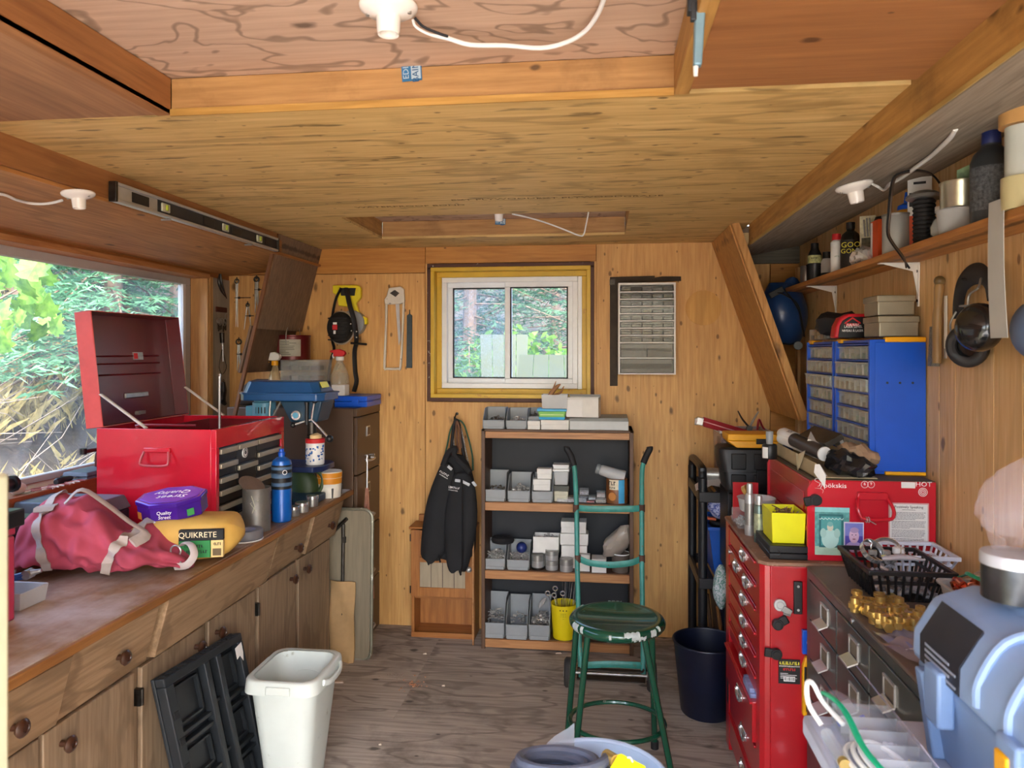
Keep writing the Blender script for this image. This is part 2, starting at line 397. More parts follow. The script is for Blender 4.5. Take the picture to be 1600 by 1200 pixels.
# ------------------------------------------------------------------ back wall: plywood sheets round the window
wx0,wx1,wz0,wz1=-.985,-.062,1.335,2.09 # rough opening
bw=MB()
bw.box(-2.4,DB+.02,0,wx0,DB+.12,2.3).box(wx1,DB+.02,0,1.2,DB+.12,2.3).box(wx0,DB+.02,0,wx1,DB+.12,wz0).box(wx0,DB+.02,wz1,wx1,DB+.12,2.3)
wall_b=struct('wall_back',bw,M_brown)
xa,xb=-1.02,-.03
for(x0,z0,x1,z1,mm) in((-2.30,0,xa-.002,2.06,M_ply),(-2.30,2.063,xa-.002,2.26,M_plyH),(xa+.001,0,xb-.001,1.31,M_ply),(xa+.001,2.115,xb-.001,2.26,M_plyH),
                             (xb+.001,0,.921,2.26,M_ply),(.924,0,1.12,2.26,M_plyH)):
    put('plywood_sheet',MB().box(x0,DB,z0,x1,DB+.02,z1),mm,wall_b,bevel=.0015,seg=1)
for(x0,z0,x1,z1) in((xa,1.31,wx0,2.115),(wx1,1.31,xb,2.115)):
    put('filler_strip',MB().box(x0,DB+.001,z0,x1,DB+.02,z1),M_ply,wall_b)
pc=PY(1099,481,DB)
put('round_patch',MB().cyl((pc.x,DB-.004,pc.z),(pc.x,DB,pc.z),.098,n=36),wood('patch_ply','#c08a3c','#dfae5c','Z',1,0,.55),wall_b,bevel=.001,label='paler round plywood patch')
put('header_board',MB().box(.74,DB-.035,2.085,XR,DB-.002,2.175),M_greyb,wall_b,bevel=.002,label='grey weathered header board')
# ------------------------------------------------------------------ window in the back wall
win2=MB()
t=.0
yf=DB-.012
for(x0,z0,x1,z1) in((xa+.012,wz1-.012,xb-.012,2.112),(xa+.012,1.313,xb-.012,wz0+.004),(xa+.012,wz0,wx0+.012,wz1),(wx1-.012,wz0,xb-.012,wz1)):
    win2.box(x0,yf,z0,x1,DB+.02,z1)
M_brpaint=mat('flaking_brown_paint','#4e2c1c',.6,var=.2,wear='#c9c3b4',wearpos=.62,scale=9)
M_ypaint=mat('yellow_paint','#cfa928',.45,var=.1,scale=8,wear='#b98a2a',wearpos=.62)
window_2=struct('window_2',win2,M_brpaint,bevel=.002)
jm=MB();d1=DB+.115
for(x0,z0,x1,z1) in((wx0,wz1-.022,wx1,wz1),(wx0,wz0,wx1,wz0+.022),(wx0,wz0+.022,wx0+.022,wz1-.022),(wx1-.022,wz0+.022,wx1,wz1-.022)):
    jm.box(x0,DB-.02,z0,x1,d1,z1)
put('jamb',jm,M_ypaint,window_2,bevel=.002)
cs=MB();k=.03
for(x0,z0,x1,z1) in((wx0+.016,wz1-.052,wx1-.016,wz1-.02),(wx0+.016,wz0+.02,wx1-.016,wz0+.05),(wx0+.018,wz0+.05,wx0+.05,wz1-.052),(wx1-.05,wz0+.05,wx1-.018,wz1-.052)):
    cs.box(x0,DB+.05,z0,x1,d1,z1)
put('inner_stop',cs,M_ypaint,window_2,bevel=.003)
vx0,vx1,vz0,vz1=wx0+.045,wx1-.075,wz0+.052,wz1-.052;vm=-.545
vf=MB()
for(x0,z0,x1,z1) in((vx0,vz1-.03,vx1,vz1),(vx0,vz0,vx1,vz0+.03),(vx0,vz0+.03,vx0+.035,vz1-.03),(vx1-.03,vz0+.03,vx1,vz1-.03)):
    vf.box(x0,DB+.06,z0,x1,DB+.14,z1)
vf.box(vx1,DB+.075,wz0+.02,wx1,DB+.12,wz1-.02)
put('vinyl_frame',vf,M_vinyl,window_2,bevel=.003)
for nm,x0,x1,yo in(('fixed_sash',vx0+.03,vm+.02,.1),('sliding_sash',vm-.018,vx1-.025,.072)):
    sb=MB();z0,z1=vz0+.026,vz1-.026;wd=.032
    for(a,b,c_,d_) in((x0,z1-wd,x1,z1),(x0,z0,x1,z0+wd),(x0,z0+wd,x0+wd,z1-wd),(x1-wd,z0+wd,x1,z1-wd)):
        sb.box(a,DB+yo,b,c_,DB+yo+.026,d_)
    sh=put(nm,sb,M_vinyl,window_2,bevel=.003)
    gs=MB()
    g=.007
    for(a,b,c_,d_) in((x0+wd,z1-wd-g,x1-wd,z1-wd),(x0+wd,z0+wd,x1-wd,z0+wd+g),(x0+wd,z0+wd,x0+wd+g,z1-wd),(x1-wd-g,z0+wd,x1-wd,z1-wd)):
        gs.box(a,DB+yo+.008,b,c_,DB+yo+.018,d_)
    put('gasket',gs,M_rubber,sh)
    put('pane',MB().box(x0+wd,DB+yo+.012,z0+wd,x1-wd,DB+yo+.015,z1-wd),pane_mat('glass_'+nm,.22 if 'fixed' in nm else .10,.4 if 'fixed' in nm else .2),sh)
# ------------------------------------------------------------------ left wall with the wide fixed window
ly0,ly1,lz0,lz1=.55,3.95,1.05,2.03
lw=MB()
lw.box(-2.40,-.6,0,XL-.015,DB+.02,lz0).box(-2.40,ly1,lz0,XL-.015,DB+.02,2.3).box(-2.40,-.6,lz0,XL-.015,ly0,2.3).box(-2.40,ly0,lz1,XL-.015,ly1,2.3)
wall_l=struct('wall_left',lw,M_brown)
M_plyL=wood('left_wall_pine','#8f5526','#bb7b40','Y',.9,.9,.6,fig=.35)
for(y0,z0,y1,z1,mm) in((-.6,2.03,2.1,2.2,M_plyL),(2.103,2.03,DB,2.2,M_plyL),(-.6,0,1.5,lz0,M_plyL),(1.503,0,3.0,lz0,M_plyL),(3.003,0,DB,lz0,M_plyL),(-.6,lz0,ly0-.02,2.03,M_plyL)):
    put('wall_board',MB().box(XL-.015,y0,z0,XL,y1,z1),mm,wall_l,bevel=.002,seg=1)
put('tool_board',MB().box(XL-.015,4.0,lz0,XL+.004,DB-.002,2.03),M_palepl,wall_l,bevel=.001)
wn=MB();xo=-2.335
for(y0,z0,y1,z1) in((ly0,lz1-.05,ly1-.012,lz1),(ly0,lz0,ly1-.012,lz0+.035),(ly1-.07,lz0+.035,ly1-.012,lz1-.05),(ly0,lz0+.035,ly0+.06,lz1-.05)):
    wn.box(xo-.03,y0,z0,xo+.012,y1,z1)
window_1=struct('window_1',wn,M_greyfr,bevel=.004)
put('inner_bead',MB().box(xo+.004,ly1-.094,lz0+.035,xo+.018,ly1-.07,lz1-.05),M_vinyl,window_1,bevel=.002)
put('pane',MB().box(xo-.012,ly0+.05,lz0+.03,xo-.008,ly1-.06,lz1-.045),pane_mat('glass_left',.10),window_1)
put('jamb',MB().box(xo+.012,ly1-.012,lz0,XL+.01,ly1+.012,lz1-.0),M_jamb,window_1,bevel=.002)
put('post',MB().box(XL-.014,ly1+.012,lz0,XL+.012,ly1+.045,lz1),M_jamb,window_1,bevel=.002)
put('head_lining',MB().box(xo+.012,ly0,lz1-.012,XL+.012,ly1+.012,lz1+.014),wood('head_pine','#a86a3a','#d09a62','Y',1,.4),window_1,bevel=.002)
M_sill=wood('red_brown_sill','#7a3b1e','#a6572e','Y',1,.3,.45)
put('sill_board',MB().box(xo+.012,ly0,lz0-.03,XL+.10,ly1,lz0+.012),M_sill,window_1,bevel=.004)
put('sill_edge',MB().box(XL+.10,ly0,lz0-.045,XL+.118,ly1,lz0+.02),M_sill,window_1,bevel=.003)
# ------------------------------------------------------------------ right wall of upright boards
rw=MB().box(XR+.016,-.6,0,XR+.12,DB+.02,2.3)
wall_r=struct('wall_right',rw,M_brown)
y=-.6;k=0
for wd in(.30,.29,.31,.30,.28,.24,.21,.13,.25,.12,.20,.14,.22,.11,.24,.13,.20,.12,.19,.14,.19,.14,.2,.14):
    y1=min(y+wd,DB-.001)
    put('wall_board',MB().box(XR,y+.0012,0,XR+.016,y1-.0012,2.26),M_plyR,wall_r,bevel=.0015,seg=1);y=y1
    if y>=DB-.002:break
put('corner_strip',MB().box(XR-.016,DB-.05,0,XR,DB-.001,2.06),M_plyR,wall_r,bevel=.002)
# ------------------------------------------------------------------ ceiling: sheets, a recess over the door end and a small one at the back
oy,ox0,ox1=1.775,-1.10,.17
hx0,hx1,hy0,hy1=-1.175,.12,3.22,3.86
top=MB().box(-2.5,-.6,2.42,1.3,4.4,2.5)
ceiling=struct('ceiling',top,M_brown)
for(x0,y0,x1,y1,mm) in((-1.66,oy,.70,hy0,M_ceil),(-1.66,hy0,hx0,hy1,M_ceil),(hx1,hy0,.70,hy1,M_ceil),(-1.66,hy1,.70,DB,M_ceil),
                             (-1.66,-.6,ox0,oy-.004,M_ceilL),(ox1+.035,-.6,.70,oy-.03,M_ceilR)):
    put('plywood_sheet',MB().box(x0,y0,ZC,x1,y1,ZC+.012),mm,ceiling)
put('recess_sheet',MB().box(ox0-.04,-.6,2.305,ox1+.04,oy+.04,2.317),M_ceilT,ceiling)
put('recess_sheet',MB().box(hx0-.04,hy0-.04,2.305,hx1+.04,hy1+.04,2.317),M_ceilT,ceiling)
J=[MB().box(ox0,oy,ZC+.0125,ox1+.035,oy+.038,2.304),MB().box(ox1,-.6,ZC-.002,ox1+.035,oy,2.304),MB().box(ox0-.038,-.6,ZC-.001,ox0,oy,2.304)]
for q,mm in zip(J,(M_joist,M_joistY,M_joistL)):put('joist',q,mm,ceiling,bevel=.002)
for q in(MB().box(hx0,hy1,ZC+.0125,hx1,hy1+.038,2.304),MB().box(hx0,hy0-.038,ZC+.0125,hx1,hy0,2.304)):put('joist',q,M_joist,ceiling,bevel=.002)
for q in(MB().box(hx0-.038,hy0,ZC+.0125,hx0,hy1,2.304),MB().box(hx1,hy0,ZC+.0125,hx1+.038,hy1,2.304)):put('joist',q,M_joistY,ceiling,bevel=.002)
put('edge_strip',MB().box(ox0,oy-.006,ZC-.004,ox1,oy,ZC+.014),wood('ply_edge','#a5762f','#d0a355','X',1),ceiling)
# printed grade stamps on the ceiling plywood (flat print)
M_stamp=mat('faded_stamp_ink','#6d5126',.8,var=.2)
for(px,py,sx) in((770,311,3.2),(905,308,3.0),(1005,306,1.6),(640,322,2.4)):
    p=PZ(px,py,ZC)
    text('EXT PLYWOOD' if sx>2.9 else 'WATERPROOF BOND' if sx>2 else 'GRADE',.032,(p.x,p.y,ZC-.0006),(PI,0,0),M_stamp,ceiling,sx=1.5,name='grade_stamp')
# beams and lowered strips along both sides
tb=MB().box(.70,-.6,2.118,.738,3.64,2.40)
trim_1=struct('trim_1',tb,M_joistY,bevel=.003);trim_1['label']='long right ceiling beam'
put('sheet_edge',MB().box(.698,-.6,2.108,.712,3.64,2.119),wood('thin_edge','#a98a4a','#cdb26d','Y',1),trim_1)
put('soffit_sheet',MB().hexa([(.70,-.6,2.105),(1.075,-.6,2.178),(1.075,DB,2.178),(.70,DB,2.105),(.70,-.6,2.117),(1.075,-.6,2.19),(1.075,DB,2.19),(.70,DB,2.117)]),M_soff,trim_1)
tl=MB().box(-1.69,-.6,2.12,-1.652,3.66,2.40)
trim_2=struct('trim_2',tl,M_joistL,bevel=.003)
put('soffit_sheet',MB().hexa([(-2.24,-.6,2.056),(-1.655,-.6,2.106),(-1.655,DB,2.106),(-2.24,DB,2.056),(-2.24,-.6,2.068),(-1.655,-.6,2.118),(-1.655,DB,2.118),(-2.24,DB,2.068)]),M_soffL,trim_2)
# sloping boxed panels where the old gable runs into the back wall
tr=MB()
def slab(mb,p0,p1,y0,y1,t):
    """sheet between two points of an XZ section, from y0 to y1"""
    a,b=Vector((p0[0],0,p0[1])),Vector((p1[0],0,p1[1]));n=Vector((0,1,0)).cross(b-a).normalized()*t
    A,B_,A2,B2=a,b,a+n,b+n
    return mb.hexa([(A.x,y0,A.z),(B_.x,y0,B_.z),(B_.x,y1,B_.z),(A.x,y1,A.z),(A2.x,y0,A2.z),(B2.x,y0,B2.z),(B2.x,y1,B2.z),(A2.x,y1,A2.z)])
slab(tr,(.606,ZC-.003),(.925,1.275),3.62,DB-.004,-.02)
trim_3=struct('trim_3',tr,M_brace,bevel=.002)
put('edge_batten',slab(MB(),(.612,ZC-.003),(.932,1.275),3.585,3.62,-.035),M_brace,trim_3,bevel=.002)
tl4=slab(MB(),(-1.645,ZC-.003),(-1.768,1.72),3.62,DB-.004,.018)
trim_4=struct('trim_4',tl4,wood('grey_brown_ply','#6d5846','#93795f','Z',1.2,.4,.8,fig=.2,spots=.5),bevel=.002)
put('lower_sheet',slab(MB(),(-1.80,1.735),(-1.865,1.49),3.625,DB-.004,.014),M_brown,trim_4,bevel=.002)  # set-back sheet; its dark brown carries the shade below the upper panel
put('edge_batten',slab(MB(),(-1.648,ZC-.003),(-1.955,.95),3.600,3.62,.018),wood('dark_batten','#5e391d','#84552d','Z',1,.3),trim_4,bevel=.002)
# front wall with the wide doorway the picture is taken from, and the pale edge of its half door
fw=MB().box(-2.4,-.62,0,-1.25,-.5,2.42).box(1.0,-.62,0,1.2,-.5,2.42).box(-1.25,-.62,2.2,1.0,-.5,2.42)
wall_f=struct('wall_front',fw,M_plyL)
p=PY(-20,800,.62)
door_1=struct('door_1',MB().box(p.x-.05,.60,0,p.x+.006,.64,1.485),mat('pale_green_paint','#c3c4a4',.5,var=.08),bevel=.004)
put('door_leaf',MB().box(p.x-.05,-.48,0,p.x-.012,.598,1.485),mat('pale_green_paint2','#b9ba9c',.5,var=.08),door_1,bevel=.003)
# ================================================================== LEFT SIDE: workbench
ZW=.87
M_cab=wood('cabinet_ply','#7d674d','#a99175','Z',1,.3,.6,fig=.45,pl='X',sw=.3)
M_cabD=wood('drawer_ply','#84694a','#b39472','Y',1,.3,.6,fig=.55,pl='X',sw=.35)
M_top=wood('worktop_wood','#7a5836','#a8845c','Y',1.0,.3,.5,fig=.3,dirt='#c6bdb6',dirtpos=.60,pl='Z',sw=.3)
M_edge=wood('worktop_edge','#7b4c22','#a9773f','Y',1.2,0,.5)
M_dkwood=mat('dark_knob_wood','#3b2012',.35,var=.2,coat=.3)
yx=lambda px,x:PX(px,700,x).y
bench=thing('base_cabinet','long built-in wooden workbench cabinet with drawers and doors under the left window','cabinet',(-1.8,2.3,0))
put('carcass',MB().box(-2.21,.9,0,-1.412,3.66,.833),wood('carcass_ply','#70522f','#8f6d47','Z',1,.2),bench)
put('face_frame',MB().box(-1.412,.9,0,-1.404,3.66,.833),M_cab,bench)
def knob(par,x,y,z,k=1.0):
    o=MB();o.M=TR(x,y,z,0,PI/2,0)
    o.lathe([(.009*k,-.006),(.008*k,.012),(.019*k,.018),(.022*k,.025),(.017*k,.031),(.010*k,.033),(.009*k,.030)],n=14)
    put('knob',o,M_dkwood,par)
yb=[(.95,yx(112,-1.335)),(yx(116,-1.335),yx(253,-1.335)),(yx(259,-1.335),yx(431,-1.335)),(yx(437,-1.335),yx(487,-1.335)),(yx(489,-1.335),yx(535,-1.335))]
kn=[(22,1137),(186,1027),None,(463,856),(514,821)]
for i,(a,b) in enumerate(yb):
    pr=.012 if i in(0,2,4) else 0
    xt,xbm=-1.336+pr,-1.384+pr;d_=MB().hexa([(-1.403,a,.655),(xbm,a,.655),(xbm,b-.006,.655),(-1.403,b-.006,.655),(-1.403,a,.834),(xt,a,.834),(xt,b-.006,.834),(-1.403,b-.006,.834)])
    dr=put('drawer',d_,M_cabD,bench,bevel=.0025)
    if kn[i]:
        q=PX(kn[i][0],kn[i][1],-1.36+pr);knob(dr,-1.362+pr,q.y,q.z)
db=[(1.05,yx(60,-1.39),None),(yx(64,-1.39),yx(209,-1.39),(105,1162)),(yx(219,-1.39),yx(317,-1.39),(312,1011)),(yx(324,-1.39),yx(398,-1.39),(344,988)),(yx(402,-1.39),yx(462,-1.39),(459,905)),(yx(465,-1.39),yx(514,-1.39),(480,889))]
for i,(a,b,kp) in enumerate(db):
    dr=put('door',MB().box(-1.403,a+.003,.05,-1.386,b-.003,.642),M_cab,bench,bevel=.003)
    if kp:q=PX(kp[0],kp[1],-1.37);knob(dr,-1.383,q.y,q.z)
    if i in(2,4):
        for zz in(.15,.53):put('hinge',MB().box(-1.405,a-.012,zz,-1.383,a+.006,zz+.05).cyl((-1.382,a-.002,zz),(-1.382,a-.002,zz+.05),.005),M_dsteel,dr)
wt=solo('worktop','worn wooden worktop with bare whitish patches along the left window','worktop',MB().box(-2.215,.85,.835,-1.325,3.80,ZW),M_top,bevel=.003)
put('edge_strip',MB().box(-1.325,.85,.842,-1.31,3.80,ZW-.002),M_edge,wt,bevel=.003)
# ---- red tool chest with its lid thrown back
cx0,cx1,cy0,cy1,cz1=-1.975,-1.475,2.68,3.29,1.300
M_pk=mat('glossy_red','#c4182c',.22,var=.12,scale=4,wear='#e08a80',wearpos=.72,coat=.4)
M_pull=mat('drawer_pull','#b9b09a',.35,.6,var=.1)
M_blk=mat('black_enamel','#17130f',.4,var=.3)
ch=thing('tool_chest','red steel tool chest with raised lid standing on the workbench at the window','tool chest',(-1.72,2.98,ZW))
put('body',MB().box(cx0,cy0,ZW,cx1-.022,cy0+.004,cz1).box(cx0,cy1-.004,ZW,cx1-.022,cy1,cz1).box(cx0,cy0,ZW,cx0+.004,cy1,cz1).box(cx0,cy0,ZW,cx1-.02,cy1,ZW+.01)
    .box(cx1-.022,cy0,1.228,cx1,cy1,cz1).box(cx1-.022,cy0,ZW,cx1,cy0+.022,1.229).box(cx1-.022,cy1-.03,ZW,cx1,cy1,1.229).box(cx1-.022,cy0,ZW,cx1,cy1,ZW+.015)
    .box(cx0,cy0+.004,1.20,cx1-.022,cy1-.004,1.205),M_pk,ch,bevel=.003)
put('well_tray',MB().tray(cx0+.15,cy0+.05,1.215,cx1-.06,cy1-.04,cz1-.01,.004).tube([(cx0+.17,cy0+.02,cz1-.004),(cx0+.17,cy0+.02,cz1+.012),(cx1-.1,cy0+.03,cz1+.012)],.006),M_reddk,ch)
put('drawer_bay',MB().box(cx1-.03,cy0+.02,ZW+.012,cx1-.014,cy1-.028,1.23),M_blk,ch)
ys=[cy0+.024,cy0+.17,cy0+.345,cy1-.032]
rows=[(1.065,1.226)]
def drw(a,b,z0,z1):
    o=put('drawer',MB().box(cx1-.013,a+.003,z0+.002,cx1-.006,b-.003,z1-.002),M_blk,ch,bevel=.001)
    put('drawer_pull',MB().box(cx1-.006,a+.006,z1-.026,cx1+.006,b-.006,z1-.006),M_pull,o,bevel=.002)
for c_,nr in((0,3),(1,2),(2,3)):
    for r_ in range(nr):
        h=(1.226-1.055)/nr;drw(ys[c_],ys[c_+1],1.055+h*r_,1.055+h*(r_+1))
for r_ in range(3):drw(ys[0],ys[3],ZW+.018+r_*.058,ZW+.018+(r_+1)*.058)
em=PX(384,707,cx1)
bd=put('round_badge',MB().cyl((cx1-.006,em.y,em.z),(cx1-.001,em.y,em.z),.021,n=24),M_whitep,ch)
put('badge_ring',MB().torus((cx1-.001,em.y,em.z),.0165,.0012,24,5,'X').torus((cx1-.001,em.y,em.z),.006,.0014,12,5,'X'),M_ink,bd)
put('badge_arrow',MB().cb((cx1,em.y,em.z+.004),(.0012,.004,.018)),M_ink,bd)
hp=PY(247,705,cy0)
hd=put('side_handle',MB().box(hp.x-.055,cy0-.012,hp.z-.004,hp.x+.055,cy0,hp.z+.014),M_pk,ch,bevel=.003)
put('bail',MB().tube([(hp.x-.05,cy0-.012,hp.z),(hp.x-.058,cy0-.025,hp.z-.035),(hp.x-.045,cy0-.03,hp.z-.052),(hp.x+.045,cy0-.03,hp.z-.052),(hp.x+.058,cy0-.025,hp.z-.035),(hp.x+.05,cy0-.012,hp.z)],.0045,8),mat('pinkish_handle','#b34a4e',.35,var=.1),hd)
lid=MB();lb,lt=(-1.948,1.304),(-2.00,1.765) # rim plane, tilted back
nx_=Vector((lt[0]-lb[0],0,lt[1]-lb[1])).normalized();bk=Vector((-nx_.z,0,nx_.x))*.072
def lp(u,y,d):q=Vector((lb[0],y,lb[1]))+(Vector((lt[0],y,lt[1]))-Vector((lb[0],y,lb[1])))*u+bk*d;return q
O0=[lp(0,cy0,0),lp(0,cy1,0),lp(1,cy1,0),lp(1,cy0,0)];O1=[lp(0,cy0,1),lp(0,cy1,1),lp(1,cy1,1),lp(1,cy0,1)]
e=.008;I0=[lp(e,cy0+.004,0),lp(e,cy1-.004,0),lp(1-e,cy1-.004,0),lp(1-e,cy0+.004,0)];I1=[lp(e,cy0+.004,.94),lp(e,cy1-.004,.94),lp(1-e,cy1-.004,.94),lp(1-e,cy0+.004,.94)]
lid.rings([O1,O0,I0],True,False).mt(1).rings([I0,I1],False,True)
M_lidred=mat('lid_inside_red','#5c0a16',.3,var=.12,scale=4,coat=.3)
ld=put('lid',lid,[mat('lid_red','#cf4a45',.35,var=.1,coat=.2),M_lidred],ch,bevel=.002)
for zz in(.45,.55,.62):put('pressed_rib',MB().tube([lp(zz,cy0+.09,.93),lp(zz,cy1-.09,.93)],.004,6),M_lidred,ld)
lq=lp(.62,(cy0+cy1)/2+.06,.9)
pl=put('maker_plate',MB().cb(lq,(.003,.07,.033),ry=-.12),M_steel,ld,label='small steel maker plate')
put('maker_field',MB().cb(lq+Vector((.002,-.018,0)),(.002,.026,.025),ry=-.12),M_rink,pl)
put('lid_handle_bar',MB().cb(lp(.25,(cy0+cy1)/2+.02,.88),(.01,.16,.022),ry=-.12),M_steel,ld,bevel=.003)
put('catch',MB().cb(lp(.08,(cy0+cy1)/2+.03,.85),(.012,.06,.014)).cyl(lp(.08,(cy0+cy1)/2,.85),lp(.08,(cy0+cy1)/2,.6),.009),M_steel,ld)
for yy in(cy0+.008,cy1-.008):put('lid_stay',MB().tube([lp(.28,yy,0),(-1.77,yy,cz1+.002)],.0125,6,flat=.35),mat('pale_steel','#ebe9e4',.35),ch)
# ---- duffel bag
M_duf=mat('washed_red_canvas','#b0465a',.85,var=.2,scale=5,bump=.25)
M_web=mat('grey_webbing','#b7aaa0',.8,var=.1,scale=30)
dc,da,dl=Vector((-1.635,2.27,ZW)),math.radians(16),.275
dax=Vector((math.cos(da),math.sin(da),0));dpx=Vector((-dax.y,dax.x,0))
def duf(u,a,off=0.0):
    """surface point: u along -1..1, a around"""
    k=max(0,1-abs(u)**3.2)**.5
    ca,sa=math.cos(a),math.sin(a)
    ry=.165*k*(1+.05*math.sin(3*u+1));hz_=(.104+.030*math.sin(-2.2*u+.2)-.02*u)*k
    z=hz_*(1+sa) if sa>-.55 else hz_*(.45)*(1+(sa+.55)*.9)
    p=dc+dax*(u*dl)+dpx*(ry*(abs(ca)**.8)*(1 if ca>0 else-1))+Vector((0,0,max(0,z)))
    n=noise.noise(Vector((u*2.6,ca*1.7,sa*1.7)))*.036+noise.noise(Vector((u*6+5,ca*2.5,sa*3)))*.022-abs(noise.noise(Vector((u*5+a*.8,ca*2.2+2,sa*2.2))))*.045+math.sin(u*11+a*2.6)*.007*(sa>-.6)
    n+=-.05*math.exp(-((u-.25)/.16)**2)*max(0,sa) # slump in the middle
    o=(dpx*ca+Vector((0,0,sa))).normalized()
    p+=o*(n*k+off)
    p.z=max(p.z,ZW+.001+off*.3)
    return p
db_=MB();NU,NA=44,40
db_.rings([[duf(-1+2*(i+.02)/(NU+.04),2*PI*j/NA) for j in range(NA)] for i in range(NU+1)])
bag=solo('duffel_bag','slumped red canvas duffel bag with pale webbing straps lying on the workbench','bag',db_,M_duf,smooth=80,sub=1)
def strap(u0,a0,a1,wd=.035,n=26,du=.0):
    mb=MB();rs=[]
    for i in range(n+1):
        a=a0+(a1-a0)*i/n;u=u0+du*i/n
        rs.append([duf(u-wd,a,.004),duf(u+wd,a,.004),duf(u+wd,a,.008),duf(u-wd,a,.008)])
    return mb.rings(rs)
put('strap',strap(-.62,1.0,4.0,.05,du=.14),M_web,bag,smooth=60);put('strap',strap(.42,1.2,4.1,.05,du=-.28),M_web,bag,smooth=60)
put('strap_patch',strap(-.56,1.9,2.3,.10,5),M_web,bag,smooth=60)
hs=[duf(-.36,2.0,.006),duf(-.2,1.8,.03),duf(.05,1.75,.04),duf(.3,1.7,.035),duf(.5,1.8,.03),duf(.42,2.3,.01)]
put('carry_handle',MB().tube(hs,.019,8,flat=.22),M_web,bag)
q=duf(.86,1.6,.02)
put('shoulder_strap',MB().tube([q,q+Vector((.02,-.01,.012)),q+Vector((.05,-.025,.008)),q+Vector((.068,-.04,-.02)),q+Vector((.05,-.055,-.05)),q+Vector((.01,-.06,-.055))],.013,8,flat=.25),mat('pale_webbing','#b9aeaa',.8),bag)
put('snap_ring',MB().torus(q+Vector((.0,-.035,-.01)),.018,.003,18,6,'Y').tube([q+Vector((.01,-.04,-.02)),q+Vector((.03,-.055,-.05)),q+Vector((.02,-.05,-.06))],.004),M_steel,bag)
q=duf(-.93,3.6,.012);put('end_ring',MB().torus(q,.016,.003,18,6,'X').tube([q,q+Vector((.004,-.004,-.04))],.006),M_steel,bag)
put('zipper',MB().tube([duf(u,1.25,.002) for u in(.45,.55,.65,.75,.84)],.004,6),M_alu,bag)
# ---- cement bag with the purple tin on it
M_cem=mat('yellow_paper_sack','#d1a650',.7,var=.14,scale=6,bump=.2,wear='#e0cf9c',wearpos=.68)
cb_=MB();rs=[]
cs0=Vector((-1.47,2.46,ZW));ra=.25
for i in range(15):
    u=-1+2*i/14;k=max(.0,1-abs(u)**5)**.5;k=max(k,.10)
    ring=[]
    for j in range(28):
        a=2*PI*j/28;ca,sa=math.cos(a),math.sin(a);sgn=lambda t_:(abs(t_)**.55)*(1 if t_>0 else-1)
        n=noise.noise(Vector((u*2.2,ca*1.5,sa*1.5+4)))*.014+noise.noise(Vector((u*7,ca*3,sa*3)))*.006
        yy=sgn(ca)*(.115*k+.0)+n;zz=.075+sgn(sa)*.075*k+(n if sa>0 else 0)+.012*u
        ring.append((cs0.x+u*.205*math.cos(ra)-yy*math.sin(ra),cs0.y+u*.205*math.sin(ra)+yy*math.cos(ra),ZW+max(.001,zz)))
    rs.append(ring)
cem=solo('cement_sack','yellow paper cement sack with a green label under the purple tin','sack',cb_.rings(rs),M_cem,smooth=70,sub=1)
Ms=Matrix.Translation(cs0)@rotm(0,0,ra)
def sackbox(x0,z0,x1,z1,yy):return MB().at(Ms).box(x0,yy,z0,x1,yy+.02,z1)
put('label_band',sackbox(.015,.088,.160,.124,-.127),M_ink,cem,bevel=.001);put('label_panel',sackbox(.015,.030,.118,.088,-.128),mat('green_print','#1d7a3a',.6,var=.05),cem,bevel=.001)
put('label_side',sackbox(.120,.030,.160,.088,-.1275),mat('tan_print','#d9b977',.6),cem,bevel=.001)
put('label_code',sackbox(.126,.036,.154,.060,-.1285),mat('brown_print','#5b4a2a',.6),cem)
rt_=Euler((PI/2,0,ra))
def st(s,sz,x,z,yy,m):text(s,sz,Ms@Vector((x,yy,z)),rt_,m,cem)
st('QUIKRETE',.027,.077,.107,-.129,mat('cream_ink','#ead9b0',.6))
for sw_,x_,z_ in((.06,.066,.070),(.085,.066,.051),(.022,.14,.076)):scrawl(sw_,.011,Ms@Vector((x_,-.130 if x_<.1 else-.129,z_)),rt_,M_ink,cem)
M_pur=mat('purple_tin','#4b1f9c',.25,.3,var=.1,scale=10,coat=.4)
tp=Vector((-1.52,2.47,1.024));tin=thing('octagonal_tin','purple octagonal sweet tin tilted on the cement sack','tin',tp,rot=(.16,-.06,.2))
oc=lambda r,r2=None:[(r*math.cos(PI/8+k*PI/4),(r2 or r*.8)*math.sin(PI/8+k*PI/4)) for k in range(8)]
put('tin_body',MB().prism(oc(.118),.0,.055),M_pur,tin,bevel=.003,local=True)
put('tin_lid',MB().prism(oc(.122),.050,.068),M_pur,tin,bevel=.004,local=True)
put('lid_panel',MB().prism(oc(.106),.068,.0695),mat('purple_light','#6d3fc0',.25,.3,var=.2,scale=8),tin,bevel=.001,local=True)
text('Quality',.042,(0,.022,.0698),(0,0,PI),M_winkm,tin,local=True,shear=.2);text('Street',.042,(.01,-.022,.0698),(0,0,PI),M_winkm,tin,local=True,shear=.2)
fy=-.118*.8*math.sin(3*PI/8)-.0008
text('Quality',.017,(.0,fy,.033),FY,M_winkm,tin,local=True,shear=.2);text('Street',.017,(.0,fy,.017),FY,M_winkm,tin,local=True,shear=.2)
for sx,c_ in((-.085,'#c77a2a'),(.085,'#3f9d57')):put('printed_sweet',MB().at(TR(sx,-.074,.026,PI/2,0,sx*9)).prism([(-.012,-.012),(.012,-.012),(.012,.012),(-.012,.012)],0,.002),mat('sweet'+c_,c_,.4),tin,local=True)
